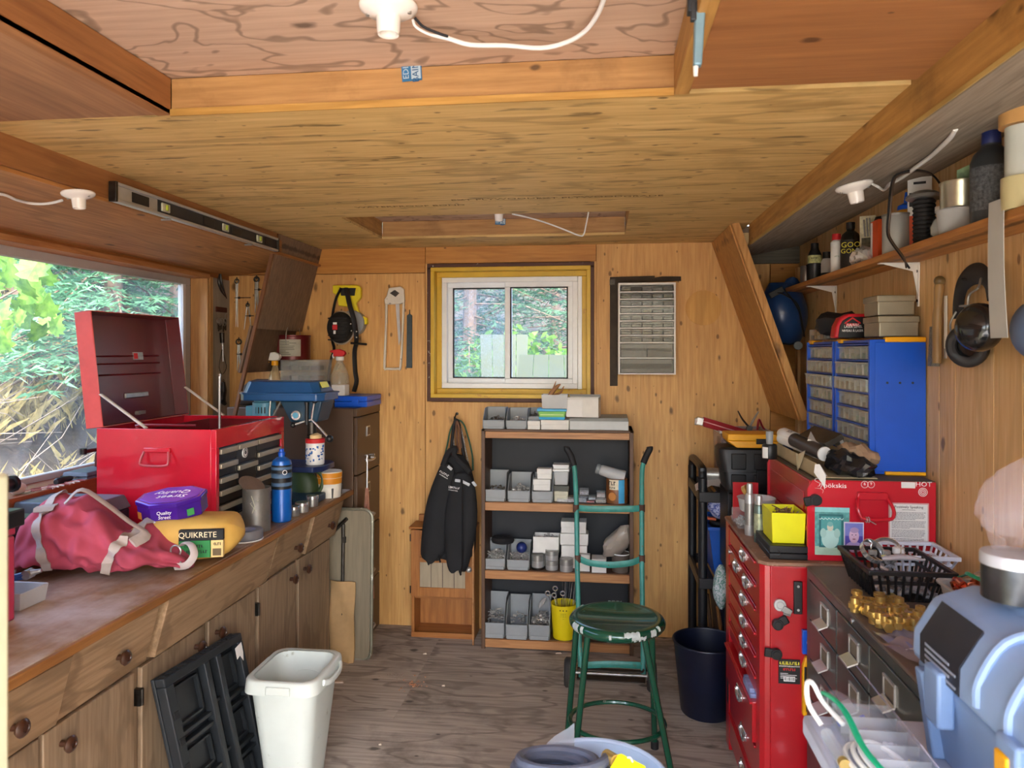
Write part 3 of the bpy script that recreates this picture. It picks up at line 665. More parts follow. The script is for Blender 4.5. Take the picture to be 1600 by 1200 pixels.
# ---- cases and odds at the near end of the bench
M_rc=mat('pink_red_plastic','#b33350',.5,var=.08)
rc=thing('plastic_case','pinkish red plastic case at the near end of the workbench','case',(-1.79,1.66,ZW))
put('body',MB().box(-2.0,1.5,ZW,-1.588,1.83,1.10),M_rc,rc,bevel=.006);put('lid',MB().box(-2.0,1.5,1.102,-1.585,1.83,1.165),M_rc,rc,bevel=.006)
put('corner_guard',MB().box(-1.62,1.49,1.125,-1.571,1.845,1.172),M_black,rc,bevel=.004)
for zz in(.92,1.0,1.06):put('rib',MB().box(-1.590,1.52,zz,-1.582,1.80,zz+.012),M_rc,rc,bevel=.003)
M_nv=mat('navy_case','#1b2333',.4,var=.15);M_gl=mat('grey_blue_lid','#5a6675',.45,var=.1)
for i,(x0,y0,x1,y1,h,lab) in enumerate(((-2.18,2.17,-1.93,2.37,.165,'dark blue tool case left of the duffel bag, open ribs showing'),(-2.13,2.42,-1.80,2.63,.185,'grey-lidded tool case behind the duffel bag'))):
    c_=thing('tool_case',lab,'case',((x0+x1)/2,(y0+y1)/2,ZW),group='dark tool cases behind the duffel bag')
    put('body',MB().box(x0,y0,ZW,x1,y1,ZW+h*.72),M_nv,c_,bevel=.006)
    put('lid',MB().taper(ZW+h*.73,ZW+h,(x0-.005,y0-.005,x1+.005,y1+.005),(x0+.012,y0+.012,x1-.012,y1-.012)),M_gl if i else M_nv,c_,bevel=.005)
    for k in range(5):xk=x0+.03+k*(x1-x0-.06)/4;put('rib',MB().box(xk-.006,y0-.008,ZW+.01,xk+.006,y0,ZW+h*.68),M_black,c_,bevel=.002)
    put('latch',MB().box(x1-.06,y0-.014,ZW+h*.6,x1-.03,y0,ZW+h*.85),M_black,c_,bevel=.003)
tr_=thing('parts_tray','pale grey tray at the left end of the duffel bag','tray',(-1.71,1.95,ZW))
put('body',MB().tray(-1.80,1.89,ZW,-1.625,1.985,ZW+.05,.004,.006),mat('pale_grey_plastic','#b9bcbd',.45,var=.05),tr_,bevel=.002)
pln=thing('pliers','blue-handled pliers lying in the pale tray beside the duffel bag','pliers',(-1.718,1.945,ZW+.05))
put('handle',MB().tube([(-1.778,1.915,ZW+.06),(-1.708,1.930,ZW+.075),(-1.648,1.945,ZW+.088)],.008),mat('blue_grip','#2b4f8c',.4),pln)
put('handle',MB().tube([(-1.778,1.940,ZW+.058),(-1.708,1.945,ZW+.07),(-1.648,1.950,ZW+.08)],.008),mat('blue_grip','#2b4f8c',.4),pln)
put('jaw',MB().cyl((-1.648,1.945,ZW+.088),(-1.613,1.955,ZW+.096),.011,.005).cyl((-1.648,1.935,ZW+.086),(-1.648,1.960,ZW+.088),.014),M_steel,pln)
# ---- things on the window sill ledge
ZS=lz0+.0125
def sill(px,x=-2.19):return yx(px,x)
sc=thing('hand_clamp','black and red clamp standing on the window sill by the tool chest','clamp',(-2.2,sill(150),ZS))
y_=sill(152)
put('frame',MB().tube([(-2.2,y_-.03,ZS+.006),(-2.2,y_+.01,ZS+.012),(-2.2,y_+.015,ZS+.09),(-2.2,y_+.06,ZS+.11)],.010).tube([(-2.2,y_-.06,ZS+.11),(-2.2,y_+.08,ZS+.108)],.009),mat('maroon_metal','#4a1a1c',.4,var=.1),sc,bevel=.001)
put('screw',MB().cyl((-2.2,y_-.075,ZS+.1),(-2.2,y_-.075,ZS+.125),.014),M_black,sc)
sd_=thing('screwdriver','black-handled screwdriver lying on the window sill ledge','screwdriver',(-2.17,sill(85),ZS))
y_=sill(80);put('handle',MB().at(TR(-2.17,y_,ZS+.016,-PI/2,0,.1)).lathe([(.010,0),(.016,.01),(.015,.05),(.012,.09),(.009,.10)],n=12),M_black,sd_)
put('shank',MB().cyl((-2.17,y_+.1,ZS+.016),(-2.18,y_+.22,ZS+.012),.0035),M_steel,sd_)
bx_=solo('flat_case','flat grey-blue plastic case on the window sill beside the tool chest','case',MB().taper(ZS,ZS+.035,(-2.24,sill(112),-2.12,sill(160)),(-2.235,sill(112)+.008,-2.125,sill(160)-.008)),M_gl,bevel=.004)
put('seam',MB().box(-2.2405,sill(112)-.001,ZS+.017,-2.119,sill(160)+.001,ZS+.020),M_nv,bx_)
cl_=thing('cable_tie_bundle','tangle of pale cable ties hanging over the window sill edge','cable ties',(-2.15,sill(50),ZS))
for k in range(7):
    y0=sill(25+k*9);x0=-2.2+.02*(k%3)
    put('cable_tie',MB().tube([(x0,y0,ZS+.004),(x0+.03,y0+.06,ZS+.007),(x0+.05,y0+.03,ZS+.009),(-2.125,y0+.08,ZS+.012),(-2.108,y0+.09,ZS+.010)],.0032,5),M_whitep if k%3 else mat('pink_tie','#a86a70',.5),cl_)
wh=solo('squeeze_bulb','crumpled white plastic wrapper on the window sill ledge','wrapper',MB().sph((-2.19,sill(28),ZS+.022),.022,sc=(1,1.6,1)),M_whitep)
bc=thing('bar_clamp','black bar clamp end at the near end of the sill','clamp',(-2.12,sill(6,-2.12),ZS));y_=sill(6,-2.12)
put('jaw',MB().cyl((-2.12,y_-.04,ZS+.06),(-2.12,y_+.03,ZS+.06),.028,.022).cyl((-2.12,y_+.03,ZS+.06),(-2.12,y_+.045,ZS+.06),.030),M_black,bc);put('bar',MB().box(-2.132,y_-.12,ZS,-2.108,y_-.03,ZS+.07),M_black,bc,bevel=.003)
# ---- bench items between sack and drill press
def onb(px,py):return PZ(px,py,ZW)
p=Vector((-1.405,2.87,ZW));gc=thing('metal_can','scratched grey metal can with bent-open lid on the workbench','can',p)
M_galv=mat('dull_galvanised','#8a8781',.5,.7,var=.18,scale=18)
put('can_body',MB().lathe([(.056,0),(.056,.004),(.055,.006),(.055,.172),(.057,.176),(.054,.176),(.0535,.01),(0,.01)],n=28),M_galv,gc,local=True)
put('bent_lid',MB().at(TR(-.022,.0,.182,.2,.55,0)).lathe([(0,0),(.052,0),(.055,.004),(.055,.006),(0,.004)],n=26),mat('rusty_lid','#8d7a6c',.5,.6,var=.2),gc,local=True)
put('scratches',MB().tube([(.005,-.0552,.15),(.018,-.0525,.11),(.008,-.0548,.08)],.0012,4).tube([(.03,-.0465,.13),(.0,-.0556,.12),(.022,-.051,.09)],.0012,4),mat('scratch_paint','#c9c6a8',.6),gc,local=True)
p=onb(440,814);pr=thing('gas_cylinder','blue propane torch cylinder with black label on the workbench','gas cylinder',p)
put('cylinder',MB().lathe([(.036,0),(.042,.006),(.042,.245),(.038,.262),(.022,.275),(.014,.278),(.014,.285),(0,.285)],n=24),mat('cylinder_blue','#0f5db4',.3,.1,var=.05,coat=.3),pr,local=True)
put('label',MB().lathe([(.0426,.142),(.0426,.245)],n=24,cap0=False,cap1=False),mat('label_black','#17181c',.5),pr,local=True)
put('valve',MB().lathe([(.015,.285),(.015,.298),(.010,.300),(.010,.312),(0,.312)],n=14),M_blue,pr,local=True)
for zz,hh in((.225,.012),(.205,.006),(.19,.02),(.155,.015)):put('label_print',MB().at(TR(0,0,0,0,0,-2.0)).lathe([(.0432,zz),(.0432,zz+hh)],n=24,cap0=False,cap1=False),mat('label_pale','#4f6c8c' if hh!=.02 else '#8f9ca6',.5),pr,local=True)
put('hazard_ring',MB().at(TR(.029,-.0325,.215,PI/2,0,.72)).torus((0,0,0),.009,.0014,18,5),M_winkm,pr,local=True)
p=onb(404,836);p=Vector((-1.345,2.68,0));rl=thing('tape_roll','grey roll of tape lying flat on the worktop edge','tape roll',(p.x-.03,p.y+.05,ZW))
put('roll',MB().lathe([(.034,0),(.058,0),(.060,.004),(.060,.034),(.058,.038),(.034,.038),(.034,0)],n=32,cap0=False,cap1=False),mat('grey_tape','#6f6f74',.5,var=.1),rl,local=True)
put('core',MB().lathe([(.031,0),(.034,0),(.034,.037),(.031,.037),(.031,0)],n=32,cap0=False,cap1=False),mat('pale_core','#8e8ea0',.7),rl,local=True)
p=Vector((-1.345,2.66,0));solo('wire_loop','loose white wire loop lying around the grey tape roll','wire',MB().torus((p.x-.035,p.y+.06,ZW+.003),.068,.0026,40,6),M_whitep)
for i,(px,py,r,h,lab) in enumerate(((459,806,.026,.042,'small round tin partly hidden by the blue gas cylinder'),(472,800,.030,.044,'shiny round tin with lid, right of the gas cylinder'),(488,791,.027,.05,'small round tin furthest along, below the watering can'))):
    p=onb(px,py);t_=thing('round_tin',lab,'tin',p,group='little tins by the gas cylinder')
    put('tin_body',MB().lathe([(r*.92,0),(r,.003),(r,h*.8),(0,h*.8)],n=22),M_steel,t_,local=True);put('tin_lid',MB().lathe([(r*1.06,h*.72),(r*1.06,h),(r*.98,h+.002),(0,h+.002)],n=22,cap0=False),M_chrome,t_,local=True)
p=onb(478,778);wc=thing('watering_can','dull green plastic watering can beneath the drill press table','watering can',(p.x,p.y,ZW))
M_olive=mat('olive_plastic','#3c4f2e',.5,var=.1)
put('body',MB().rings([[(p.x+a[0]*.07*k+dx,p.y+a[1]*.05*k,ZW+z) for a in[(math.cos(2*PI*j/20),math.sin(2*PI*j/20)) for j in range(20)]] for k,z,dx in((.95,0,0),(1,.02,0),(.92,.09,-.004),(.75,.13,-.016),(.62,.145,-.03))]),M_olive,wc,smooth=60)
put('handle',MB().tube([(p.x-.03,p.y,ZW+.145),(p.x+.03,p.y,ZW+.148),(p.x+.085,p.y,ZW+.115),(p.x+.085,p.y,ZW+.06),(p.x+.06,p.y,ZW+.03)],.012,10),M_olive,wc)
put('spout',MB().tube([(p.x-.05,p.y,ZW+.05),(p.x-.1,p.y+.01,ZW+.11),(p.x-.13,p.y+.02,ZW+.155)],[.022,.016,.012],12),M_olive,wc)
p=onb(508,776);solo('grey_tray','dark grey shallow box at the far end of the worktop','box',MB().tray(p.x-.07,p.y-.04,ZW,p.x+.055,p.y+.09,ZW+.05,.004,.004),mat('dark_grey_box','#4d504f',.5,var=.1),bevel=.002)
# ---- drill press
YD=3.42
M_dp=mat('drill_blue','#1d4f83',.35,var=.12,coat=.2);M_dpd=mat('drill_teal_dark','#14394f',.45,var=.15);M_dpl=mat('motor_pale_blue','#5b9bb5',.35,var=.08)
dx=lambda px:PY(px,600,YD).x
dz=lambda py:1.6-(py-550)/F*(_c*YD+.19)
dp_=thing('drill_press','blue benchtop drill press standing on the workbench beyond the tool chest','drill press',(-1.56,YD,ZW))
put('base',MB().box(-1.72,YD-.10,ZW,-1.36,YD+.10,ZW+.035),M_dpd,dp_,bevel=.006)
put('column',MB().cyl((-1.60,YD,ZW+.03),(-1.60,YD,dz(640)),.024,n=20),M_steel,dp_)
cv=MB();z0,z1=dz(624),dz(595);xa_,xb_=dx(390),dx(512)
def rr(x0,x1,y0,y1,z,c_):return[(x0+c_,y0,z),(x1-c_,y0,z),(x1,y0+c_,z),(x1,y1-c_,z),(x1-c_,y1,z),(x0+c_,y1,z),(x0,y1-c_,z),(x0,y0+c_,z)]
cv.rings([rr(xa_,xb_+.02,YD-.12,YD+.12,z0,.03),rr(xa_,xb_+.02,YD-.12,YD+.12,z0+.035,.03),rr(xa_+.01,xb_,YD-.11,YD+.11,z0+.04,.03),rr(xa_+.02,xb_-.03,YD-.085,YD+.085,z1,.03)])
cov=put('belt_cover',cv,M_dp,dp_,bevel=.005,smooth=25)
put('cover_rim',MB().rings([rr(xa_-.006,xb_+.026,YD-.126,YD+.126,z0+.030,.033),rr(xa_-.006,xb_+.026,YD-.126,YD+.126,z0+.038,.033)]),M_dp,cov,bevel=.002)
put('cover_knob',MB().cyl((xa_-.02,YD-.05,z0+.034),(xa_-.004,YD-.05,z0+.034),.008),M_chrome,cov)
put('warning_label',MB().cb((xb_-.004,YD-.03,z0+.075),(.002,.09,.03),ry=-.45),M_lemon,cov)
hx_a,hx_b=dx(448),dx(514)
put('head',MB().hexa([(hx_a+.05,YD-.075,dz(657)),(hx_b-.03,YD-.075,dz(657)),(hx_b-.03,YD+.075,dz(657)),(hx_a+.05,YD+.075,dz(657)),(hx_a,YD-.085,z0),(hx_b,YD-.085,z0),(hx_b,YD+.085,z0),(hx_a,YD+.085,z0)]),M_dpd,dp_,bevel=.008)
put('motor',MB().cyl((dx(413),YD+.0,dz(660)),(dx(413),YD,z0-.012),.055,n=24).cyl((dx(413),YD,z0-.012),(dx(413),YD,z0-.002),.048,n=24).box(dx(388),YD-.03,dz(660),dx(400),YD+.03,dz(634)),M_dpl,dp_,bevel=.004)
for k in range(4):put('motor_vent',MB().cb((dx(408)+k*.014,YD-.054+abs(k-1.2)*.004,dz(640)),(.005,.006,.03)),M_black,dp_)
put('tension_rod',MB().tube([(dx(430),YD-.05,z0),(dx(430),YD-.055,dz(652)),(dx(445),YD-.06,dz(655))],.004).tube([(dx(447),YD-.05,z0),(dx(433),YD-.055,dz(652))],.005),M_steel,dp_)
dk=put('depth_dial',MB().cyl((dx(475),YD-.10,dz(646)),(dx(475),YD-.07,dz(646)),.024,n=24),M_chrome,dp_,bevel=.003);put('dial_face',MB().cyl((dx(475),YD-.1015,dz(646)),(dx(475),YD-.099,dz(646)),.014,n=20),M_dpl,dk)
put('depth_stop',MB().cyl((dx(491),YD-.09,dz(660)),(dx(491),YD-.09,dz(630)),.009).cyl((dx(491),YD-.09,dz(630)),(dx(491),YD-.09,dz(626)),.012),M_black,dp_)
for a in(.0,2.1,4.2):
    c0=Vector((dx(497),YD-.08,dz(652)));dd=Vector((math.cos(-.75+a),-.15,math.sin(-.75+a)));e_=c0+dd*(.13 if a==0 else .09)
    fh=put('feed_handle',MB().cyl(c0,e_,.0055),M_chrome,dp_);put('handle_ball',MB().sph(e_,.018 if a==0 else .013),M_black,fh)
xq=dx(490);put('quill',MB().cyl((xq,YD-.02,dz(655)),(xq,YD-.02,dz(672)),.022,n=20),M_dsteel,dp_)
put('chuck',MB().at(TR(xq,YD-.02,dz(682))).lathe([(.012,-.02),(.020,-.014),(.024,0),(.024,.012),(.018,.016),(.022,.02),(.022,.036),(.012,.04)],n=20),M_dsteel,dp_)
zt=dz(723);put('table',MB().prism([(-1.59,YD-.12),(-1.34,YD-.12),(-1.305,YD-.07),(-1.305,YD+.07),(-1.34,YD+.12),(-1.59,YD+.12)],zt-.026,zt),mat('table_navy','#14254f',.4,var=.1),dp_,bevel=.003)
put('table_bracket',MB().box(-1.63,YD-.035,zt-.08,-1.52,YD+.035,zt-.02).cyl((-1.60,YD,zt-.09),(-1.60,YD,zt-.01),.036),mat('table_navy','#14254f'),dp_,bevel=.004)
jr=thing('plastic_jar','white jar with red rim and printed label on the drill press table','jar',(dx(495),YD-.02,zt))
put('jar_body',MB().lathe([(.040,0),(.044,.006),(.044,.105),(.041,.112),(0,.112)],n=26),M_whitep,jr,local=True);put('red_rim',MB().lathe([(.046,.104),(.046,.122),(.040,.125),(0,.125)],n=26),M_rink,jr,local=True)
lbm=MB()
for k in range(40):
    a=R.uniform(-2.9,-.2);zz=R.uniform(.015,.09);lbm.at(TR(0,0,0,0,0,a)).cb((.0444,0,zz),(.0012,R.uniform(.004,.014),R.uniform(.004,.012)))
put('label_print',lbm,[mat('label_blue','#2b62a8',.5,var=.5,scale=120)],jr,local=True,kind='stuff')
put('cone_nozzle',MB().lathe([(.030,.125),(.030,.14),(.012,.15),(.0,.15)],n=18),mat('cream_plastic','#dcc08a',.5),jr,local=True)
bk_=thing('plastic_tub','orange and white plastic tub standing under the drill press table','tub',(dx(496),YD+.16,ZW))
put('tub_body',MB().lathe([(.055,0),(.062,.10),(.062,.13)],n=26),mat('tub_white','#dcd6c6',.5),bk_,local=True);put('label',MB().lathe([(.0605,.07),(.0632,.125)],n=26,cap0=False,cap1=False),mat('orange_print','#d98a1c',.5),bk_,local=True)
# ---- brown filing cabinet in the far left corner
fx0,fx1,fy0,fy1,fz=-2.02,-1.29,3.78,4.19,1.30
M_fc=mat('brown_steel','#4d3826',.4,.1,var=.08,scale=3)
fc=thing('filing_cabinet','tall brown steel filing cabinet in the corner behind the drill press','cabinet',(-1.65,3.99,0))
put('shell',MB().box(fx0,fy0,0,fx1-.02,fy1,fz),M_fc,fc,bevel=.004)
put('top_rail',MB().box(fx1-.02,fy0,fz-.045,fx1,fy1,fz),M_fc,fc,bevel=.002)
for k in range(4):
    z1=fz-.05-k*.312;z0=z1-.306
    d_=put('drawer',MB().box(fx1-.02,fy0+.008,z0,fx1,fy1-.008,z1),M_fc,fc,bevel=.003)
    lh=PX(575,672,fx1).y if k else PX(575,672,fx1).y
    put('label_holder',MB().box(fx1,lh-.028,z1-.115,fx1+.004,lh+.028,z1-.06),M_alu,d_,bevel=.001);put('label_slot',MB().box(fx1+.003,lh-.021,z1-.108,fx1+.005,lh+.021,z1-.067),M_dkwood,d_)
    put('pull',MB().tube([(fx1,lh-.05,z1-.24),(fx1+.025,lh-.045,z1-.245),(fx1+.025,lh+.045,z1-.245),(fx1,lh+.05,z1-.24)],.006),M_alu,d_)
def onf(px,y=4.0):return PY(px,600,y).x
sb_=thing('blue_case','flat bright blue plastic case on the filing cabinet','case',(-1.4,3.98,fz))
xa_,xb_=PY(522,630,3.86).x,PY(590,625,4.05).x
put('lower_shell',MB().box(xa_,3.86,fz,xb_,4.12,fz+.030),M_blue,sb_,bevel=.005);put('upper_shell',MB().box(xa_,3.86,fz+.031,xb_,4.12,fz+.06),M_blue,sb_,bevel=.005)
put('latch',MB().box(xa_+.10,3.853,fz+.018,xa_+.14,3.861,fz+.045),M_blue,sb_,bevel=.002)
bb_=solo('white_block','small white box on the blue case beside the spray bottle','box',MB().box(PY(520,610,3.9).x,3.88,fz+.061,PY(541,610,3.9).x,3.95,fz+.12),M_card,bevel=.002)
put('box_tab',MB().box(PY(520,610,3.9).x-.012,3.878,fz+.061,PY(520,610,3.9).x+.01,3.8795,fz+.075),M_card,bb_)
def spray_bottle(x,y,z,h,r,bm,hm,nm,lab,flip=1):
    s_=thing('spray_bottle',lab,'bottle',(x,y,z))
    put('bottle',MB().lathe([(r*.95,0),(r,.01),(r*.95,h*.40),(r*.62,h*.58),(r*.36,h*.72),(r*.34,h*.76)],n=22),bm,s_,local=True,smooth=50)
    put('neck',MB().lathe([(r*.42,h*.75),(r*.42,h*.83),(r*.3,h*.84)],n=16),nm,s_,local=True)
    M=TR(0,0,0,PI/2,0,0)
    pts=[(-.035,h*.84),(.022,h*.84),(.036,h*.90),(.030,h*.96),(.0,h*1.0),(-.035,h*.985),(-.055,h*.97),(-.055,h*.93),(-.035,h*.92)]
    put('trigger_head',MB().at(M).prism([(a*flip,b) for a,b in(pts if flip>0 else pts[::-1])],-.014,.014),hm,s_,local=True,bevel=.004)
    put('trigger',MB().tube([(-.028*flip,0,h*.92),(-.040*flip,0,h*.86),(-.036*flip,0,h*.80)],.005),nm,s_,local=True)
    return s_
M_clr2=clear('bottle_clear','#cfc7b0',.42,.1)
spray_bottle(onf(529),4.02,fz+.061,.255,.055,M_clr2,M_rink,M_whitep,'clear spray bottle with red trigger on the blue case')
spray_bottle(onf(438),3.93,fz+.0,.30,.045,clear('bottle_amber','#c9b48a',.5,.1),M_whitep,M_yel,'spray bottle with white trigger and yellow collar behind the drill press')
og=thing('drawer_organiser','clear small-parts organiser under the dark red pail','organiser',(-1.78,4.06,fz))
xa_,xb_=onf(440,4.0),onf(502,4.0)
put('blue_base',MB().box(xa_,3.99,fz,xb_,4.16,fz+.13),mat('organiser_blue','#23366b',.4),og,bevel=.003)
put('frame',MB().tray(xa_,3.98,fz+.131,xb_,4.16,fz+.255,.004),M_clear,og)
for k in range(2):
    for j in range(4):
        x0=xa_+.006+j*(xb_-xa_-.012)/4
        dw=put('drawer',MB().box(x0+.002,3.972,fz+.138+k*.056,x0+(xb_-xa_-.012)/4-.002,4.1,fz+.188+k*.056),M_clear,og,bevel=.002)
        put('contents',MB().box(x0+.006,3.985,fz+.142+k*.056,x0+(xb_-xa_)/4-.012,4.08,fz+.165+k*.056),mat('contents%d'%(j%3),('#4a1512','#8d8577','#57524b')[j%3],.6),dw)
pz=fz+.256;pp=thing('metal_pail','dark red metal pail with white label on top of the clear organiser','pail',(onf(457,4.06)+.005,4.06,pz));rr_=.096
put('pail_body',MB().lathe([(rr_,0),(rr_,.13),(rr_*1.03,.134),(rr_*1.03,.14),(rr_*.96,.14),(rr_*.96,.13),(0,.13)],n=30),mat('dark_red_tin','#5f1216',.35,.2,var=.1),pp,local=True)
lbl=MB();lbl.at(TR(0,0,0,0,0,-2.05)).rings([[(rr_*1.006*math.cos(a),rr_*1.006*math.sin(a),zz) for a in[i*.11 for i in range(13)]] for zz in(.02,.115)],False,False,False)
put('label',lbl,mat('label_cream','#a9a695',.6),pp,local=True);l2=MB();l2.at(TR(0,0,0,0,0,-2.55)).rings([[(rr_*1.006*math.cos(a),rr_*1.006*math.sin(a),zz) for a in[i*.1 for i in range(6)]] for zz in(.02,.115)],False,False,False)
put('label_panel',l2,mat('label_maroon','#7a2b2b',.6),pp,local=True)
prt=MB()
for k in range(9):prt.at(TR(0,0,0,0,0,-2.0)).rings([[(rr_*1.011*math.cos(a),rr_*1.011*math.sin(a),zz) for a in[i*.1 for i in range(int(5+R.random()*7))]] for zz in(.03+k*.009,.033+k*.009)],False,False,False)
put('label_print',prt,mat('label_text','#55534a',.6),pp,local=True)
put('bail',MB().torus((0,0,.12),rr_*1.05,.0025,24,5,'X',-.5,PI+.5),M_steel,pp,local=True)
sbx=MB();rs=[]
for i in range(9):
    u=-1+i/4;k=max(.05,1-abs(u)**2.4)**.5
    rs.append([(onf(408,3.95)+u*.125,3.95+.10*k*math.cos(a),fz+max(0,.075*k*(1+math.sin(a)*1.0))+.014*noise.noise(Vector((u*2,a,1)))*(math.sin(a)>-.3)) for a in[2*PI*j/18 for j in range(18)]])
solo('grey_sack','dusty dark grey cloth bundle on the filing cabinet, left end','bundle',sbx.rings(rs),mat('dusty_cloth','#4b4038',.9,var=.2,scale=8,bump=.3),smooth=70)
# ---- folded table, kraft card and umbrella by the bench end
ft=thing('folding_table','grey folded card table with rounded metal rim leaning at the workbench end','table',(-1.46,3.73,0))
Mt=TR(-1.5,3.705,.0,PI/2-.03,0,0)
w_,h_=.31,.775
rp=lambda o:[(w_-o-.05*(1-math.cos(a)),h_-o-.05*(1-math.sin(a))) for a in[0,PI/8,PI/4,3*PI/8,PI/2]]
def rrect(o):
    pts=[]
    for sx,sy,a0 in((1,-1,-PI/2),(1,1,0),(-1,1,PI/2),(-1,-1,PI)):
        cx_,cy_=sx*(w_-.045),h_/2+sy*(h_/2-.045)
        for k in range(5):a=a0+k*PI/8;pts.append((cx_+(.045-o)*math.cos(a),cy_+(.045-o)*math.sin(a)))
    return pts
put('panel',MB().at(Mt).prism(rrect(.006),-.012,.004),wood('table_board','#6f6450','#8f836b','Z',1,.1,.6,fig=.1),ft)
put('metal_rim',MB().tube([Mt@Vector((a,b,-.004)) for a,b in rrect(0)],.010,8,closed=True),mat('worn_rim','#8d8b7a',.4,.6,var=.2,wear='#e6e4d8',wearpos=.62),ft)
put('folded_leg',MB().tube([Mt@Vector(q) for q in((.16,.70,.016),(.16,.05,.016))],.009).tube([Mt@Vector(q) for q in((.0,.56,.016),(.18,.73,.016))],.010),M_dsteel,ft)
put('leg_hinge',MB().at(Mt).cb((.005,.52,.018),(.022,.05,.014)).cb((.165,.62,.018),(.02,.03,.014)),M_dsteel,ft)
x0,x1=PY(513,950,3.66).x,PY(552,950,3.66).x
kc=MB();rs=[]
for i in range(8):
    z=.0+.415*i/7;rs.append([(x0+(x1-x0)*j/6,3.672+.012*math.sin(i*1.3+j)+.02*(i/7)*.5-(.01 if j>4 and i<3 else 0),z-.01*(j/6)*(i==7)) for j in range(7)]+[(x0+(x1-x0)*j/6,3.678+.012*math.sin(i*1.3+j)+.01*i/7,z-.01*(j/6)*(i==7)) for j in range(6,-1,-1)])
kp=solo('kraft_parcel','crumpled brown kraft paper sheet leaning on the folded table','paper',kc.rings(rs),M_kraft)
um=thing('umbrella','furled brownish pink umbrella with a chrome T handle behind the folded table','umbrella',(-1.225,3.93,0))
a_,b_=Vector((PY(570,800,3.86).x,3.87,0)),PY(574,712,3.90)
ub=MB();rs=[]
for i in range(6):
    t_=i/5;c_=a_.lerp(b_,.25+t_*.58);r_=.030*(1-t_)+.007
    rs.append([(c_.x+r_*(1+.25*(j%2))*math.cos(2*PI*j/16),c_.y+r_*(1+.25*(j%2))*math.sin(2*PI*j/16),c_.z) for j in range(16)])
put('folded_cloth',ub.rings(rs),mat('dusty_pink_cloth','#a97560',.8,var=.2,scale=30),um);put('shaft',MB().cyl(a_,b_,.006),M_chrome,um)
put('handle',MB().tube([b_+Vector((-.03,0,-.002)),b_+Vector((0,0,.004)),b_+Vector((.04,0,.008))],.006).cyl(b_+Vector((-.004,0,-.03)),b_+Vector((0,0,.004)),.008),M_chrome,um)
# ---- tools hanging in the far left corner
YH=DB-.012
def caliper(px,py,pz_,spread,lab,ring=.012,rod=None,thick=.004,bow=False):
    t=PY(px,py,YH);b=PY(px,pz_,YH);L=t.z-b.z;s_=spread
    c_=thing('spring_divider',lab,'dividers',b,group='dividers and calipers hung in the left corner')
    put('spring_bow',MB().torus((t.x,YH,t.z-ring),ring,thick*.9,16,6,'Y').cyl((t.x,YH,t.z-ring),(t.x,YH,t.z+.012),.003),M_dsteel,c_)
    for sg in(-1,1):
        pts=[(t.x+sg*.005,YH,t.z-2*ring),(t.x+sg*(s_*.6+(.02 if bow else 0)),YH,t.z-2*ring-L*.4),(t.x+sg*s_,YH,b.z)]
        put('leg',MB().tube(pts,[thick,thick,.0015],6),M_steel,c_)
    if rod:
        zz=t.z-2*ring-L*rod[0];put('adjusting_screw',MB().cyl((t.x-.012,YH-.004,zz),(t.x+rod[1],YH-.004,zz),.0025).cyl((t.x+.012,YH-.004,zz),(t.x+.02,YH-.004,zz),.007),M_dsteel,c_)
caliper(370,436,511,.006,'long slim dividers at upper left of the corner tools',.013,(.30,.09))
caliper(401,433,489,.010,'sturdy steel dividers hung nearest the sloping brown panel',.014,(.22,.06),.007)
caliper(387,474,515,.022,'smallest dividers, open, in the middle of the corner tools',.010,(.35,.04))
caliper(373,530,580,.010,'dark round-topped dividers hanging lowest on the corner wall',.016,(.30,.05),.005)
q=PX(346,421,XL+.02);cp_=thing('curved_caliper','curved outside caliper hung high on the pale corner board','caliper',(XL+.01,q.y,q.z-.15))
put('bowed_leg',MB().tube([(XL+.012,q.y,q.z),(XL+.012,q.y+.01,q.z-.06),(XL+.012,q.y+.03,q.z-.10),(XL+.012,q.y+.075,q.z-.165)],[.004,.007,.006,.002],6),M_dsteel,cp_)
put('bowed_leg',MB().tube([(XL+.012,q.y+.005,q.z),(XL+.012,q.y-.015,q.z-.07),(XL+.012,q.y+.01,q.z-.12),(XL+.012,q.y+.06,q.z-.155)],[.004,.007,.006,.002],6),M_dsteel,cp_)
q=PX(349,480,XL+.02);ks=thing('key_rack','maroon rack crowded with key rings on the pale corner board','key rack',(XL+.005,q.y,q.z-.12))
put('rack_plate',MB().box(XL+.004,q.y-.06,q.z-.03,XL+.012,q.y+.06,q.z),mat('maroon_board','#4c1f18',.6),ks,bevel=.002)
for k in range(9):
    yy=q.y-.05+R.random()*.1;zz=q.z-.03-R.random()*.06;r_=R.uniform(.010,.02)
    rg=put('key_ring',MB().torus((XL+.014+.004*(k%3),yy,zz-r_),r_,.0018,16,5,'X'),M_steel,ks);put('key',MB().box(XL+.013,yy-.008,zz-2*r_-.035,XL+.016,yy+.006,zz-2*r_),M_dsteel,rg,bevel=.002)
q=PX(350,533,XL+.03);wl=thing('wire_snare','wire loop tool with a bright shank hanging below the key rack','wire tool',(XL+.02,q.y,q.z-.2))
put('shank',MB().cyl((XL+.02,q.y,q.z),(XL+.02,q.y+.01,q.z-.12),.006),M_alu,wl);put('grip',MB().cyl((XL+.02,q.y-.004,q.z+.05),(XL+.02,q.y,q.z-.01),.014,.012),M_dsteel,wl)
put('wire_loop',MB().tube([(XL+.02,q.y-.003,q.z-.05),(XL+.02,q.y-.03,q.z-.12),(XL+.02,q.y-.035,q.z-.16),(XL+.02,q.y,q.z-.195),(XL+.02,q.y+.045,q.z-.16),(XL+.02,q.y+.035,q.z-.12),(XL+.02,q.y+.006,q.z-.05)],.0022,6),M_dsteel,wl)
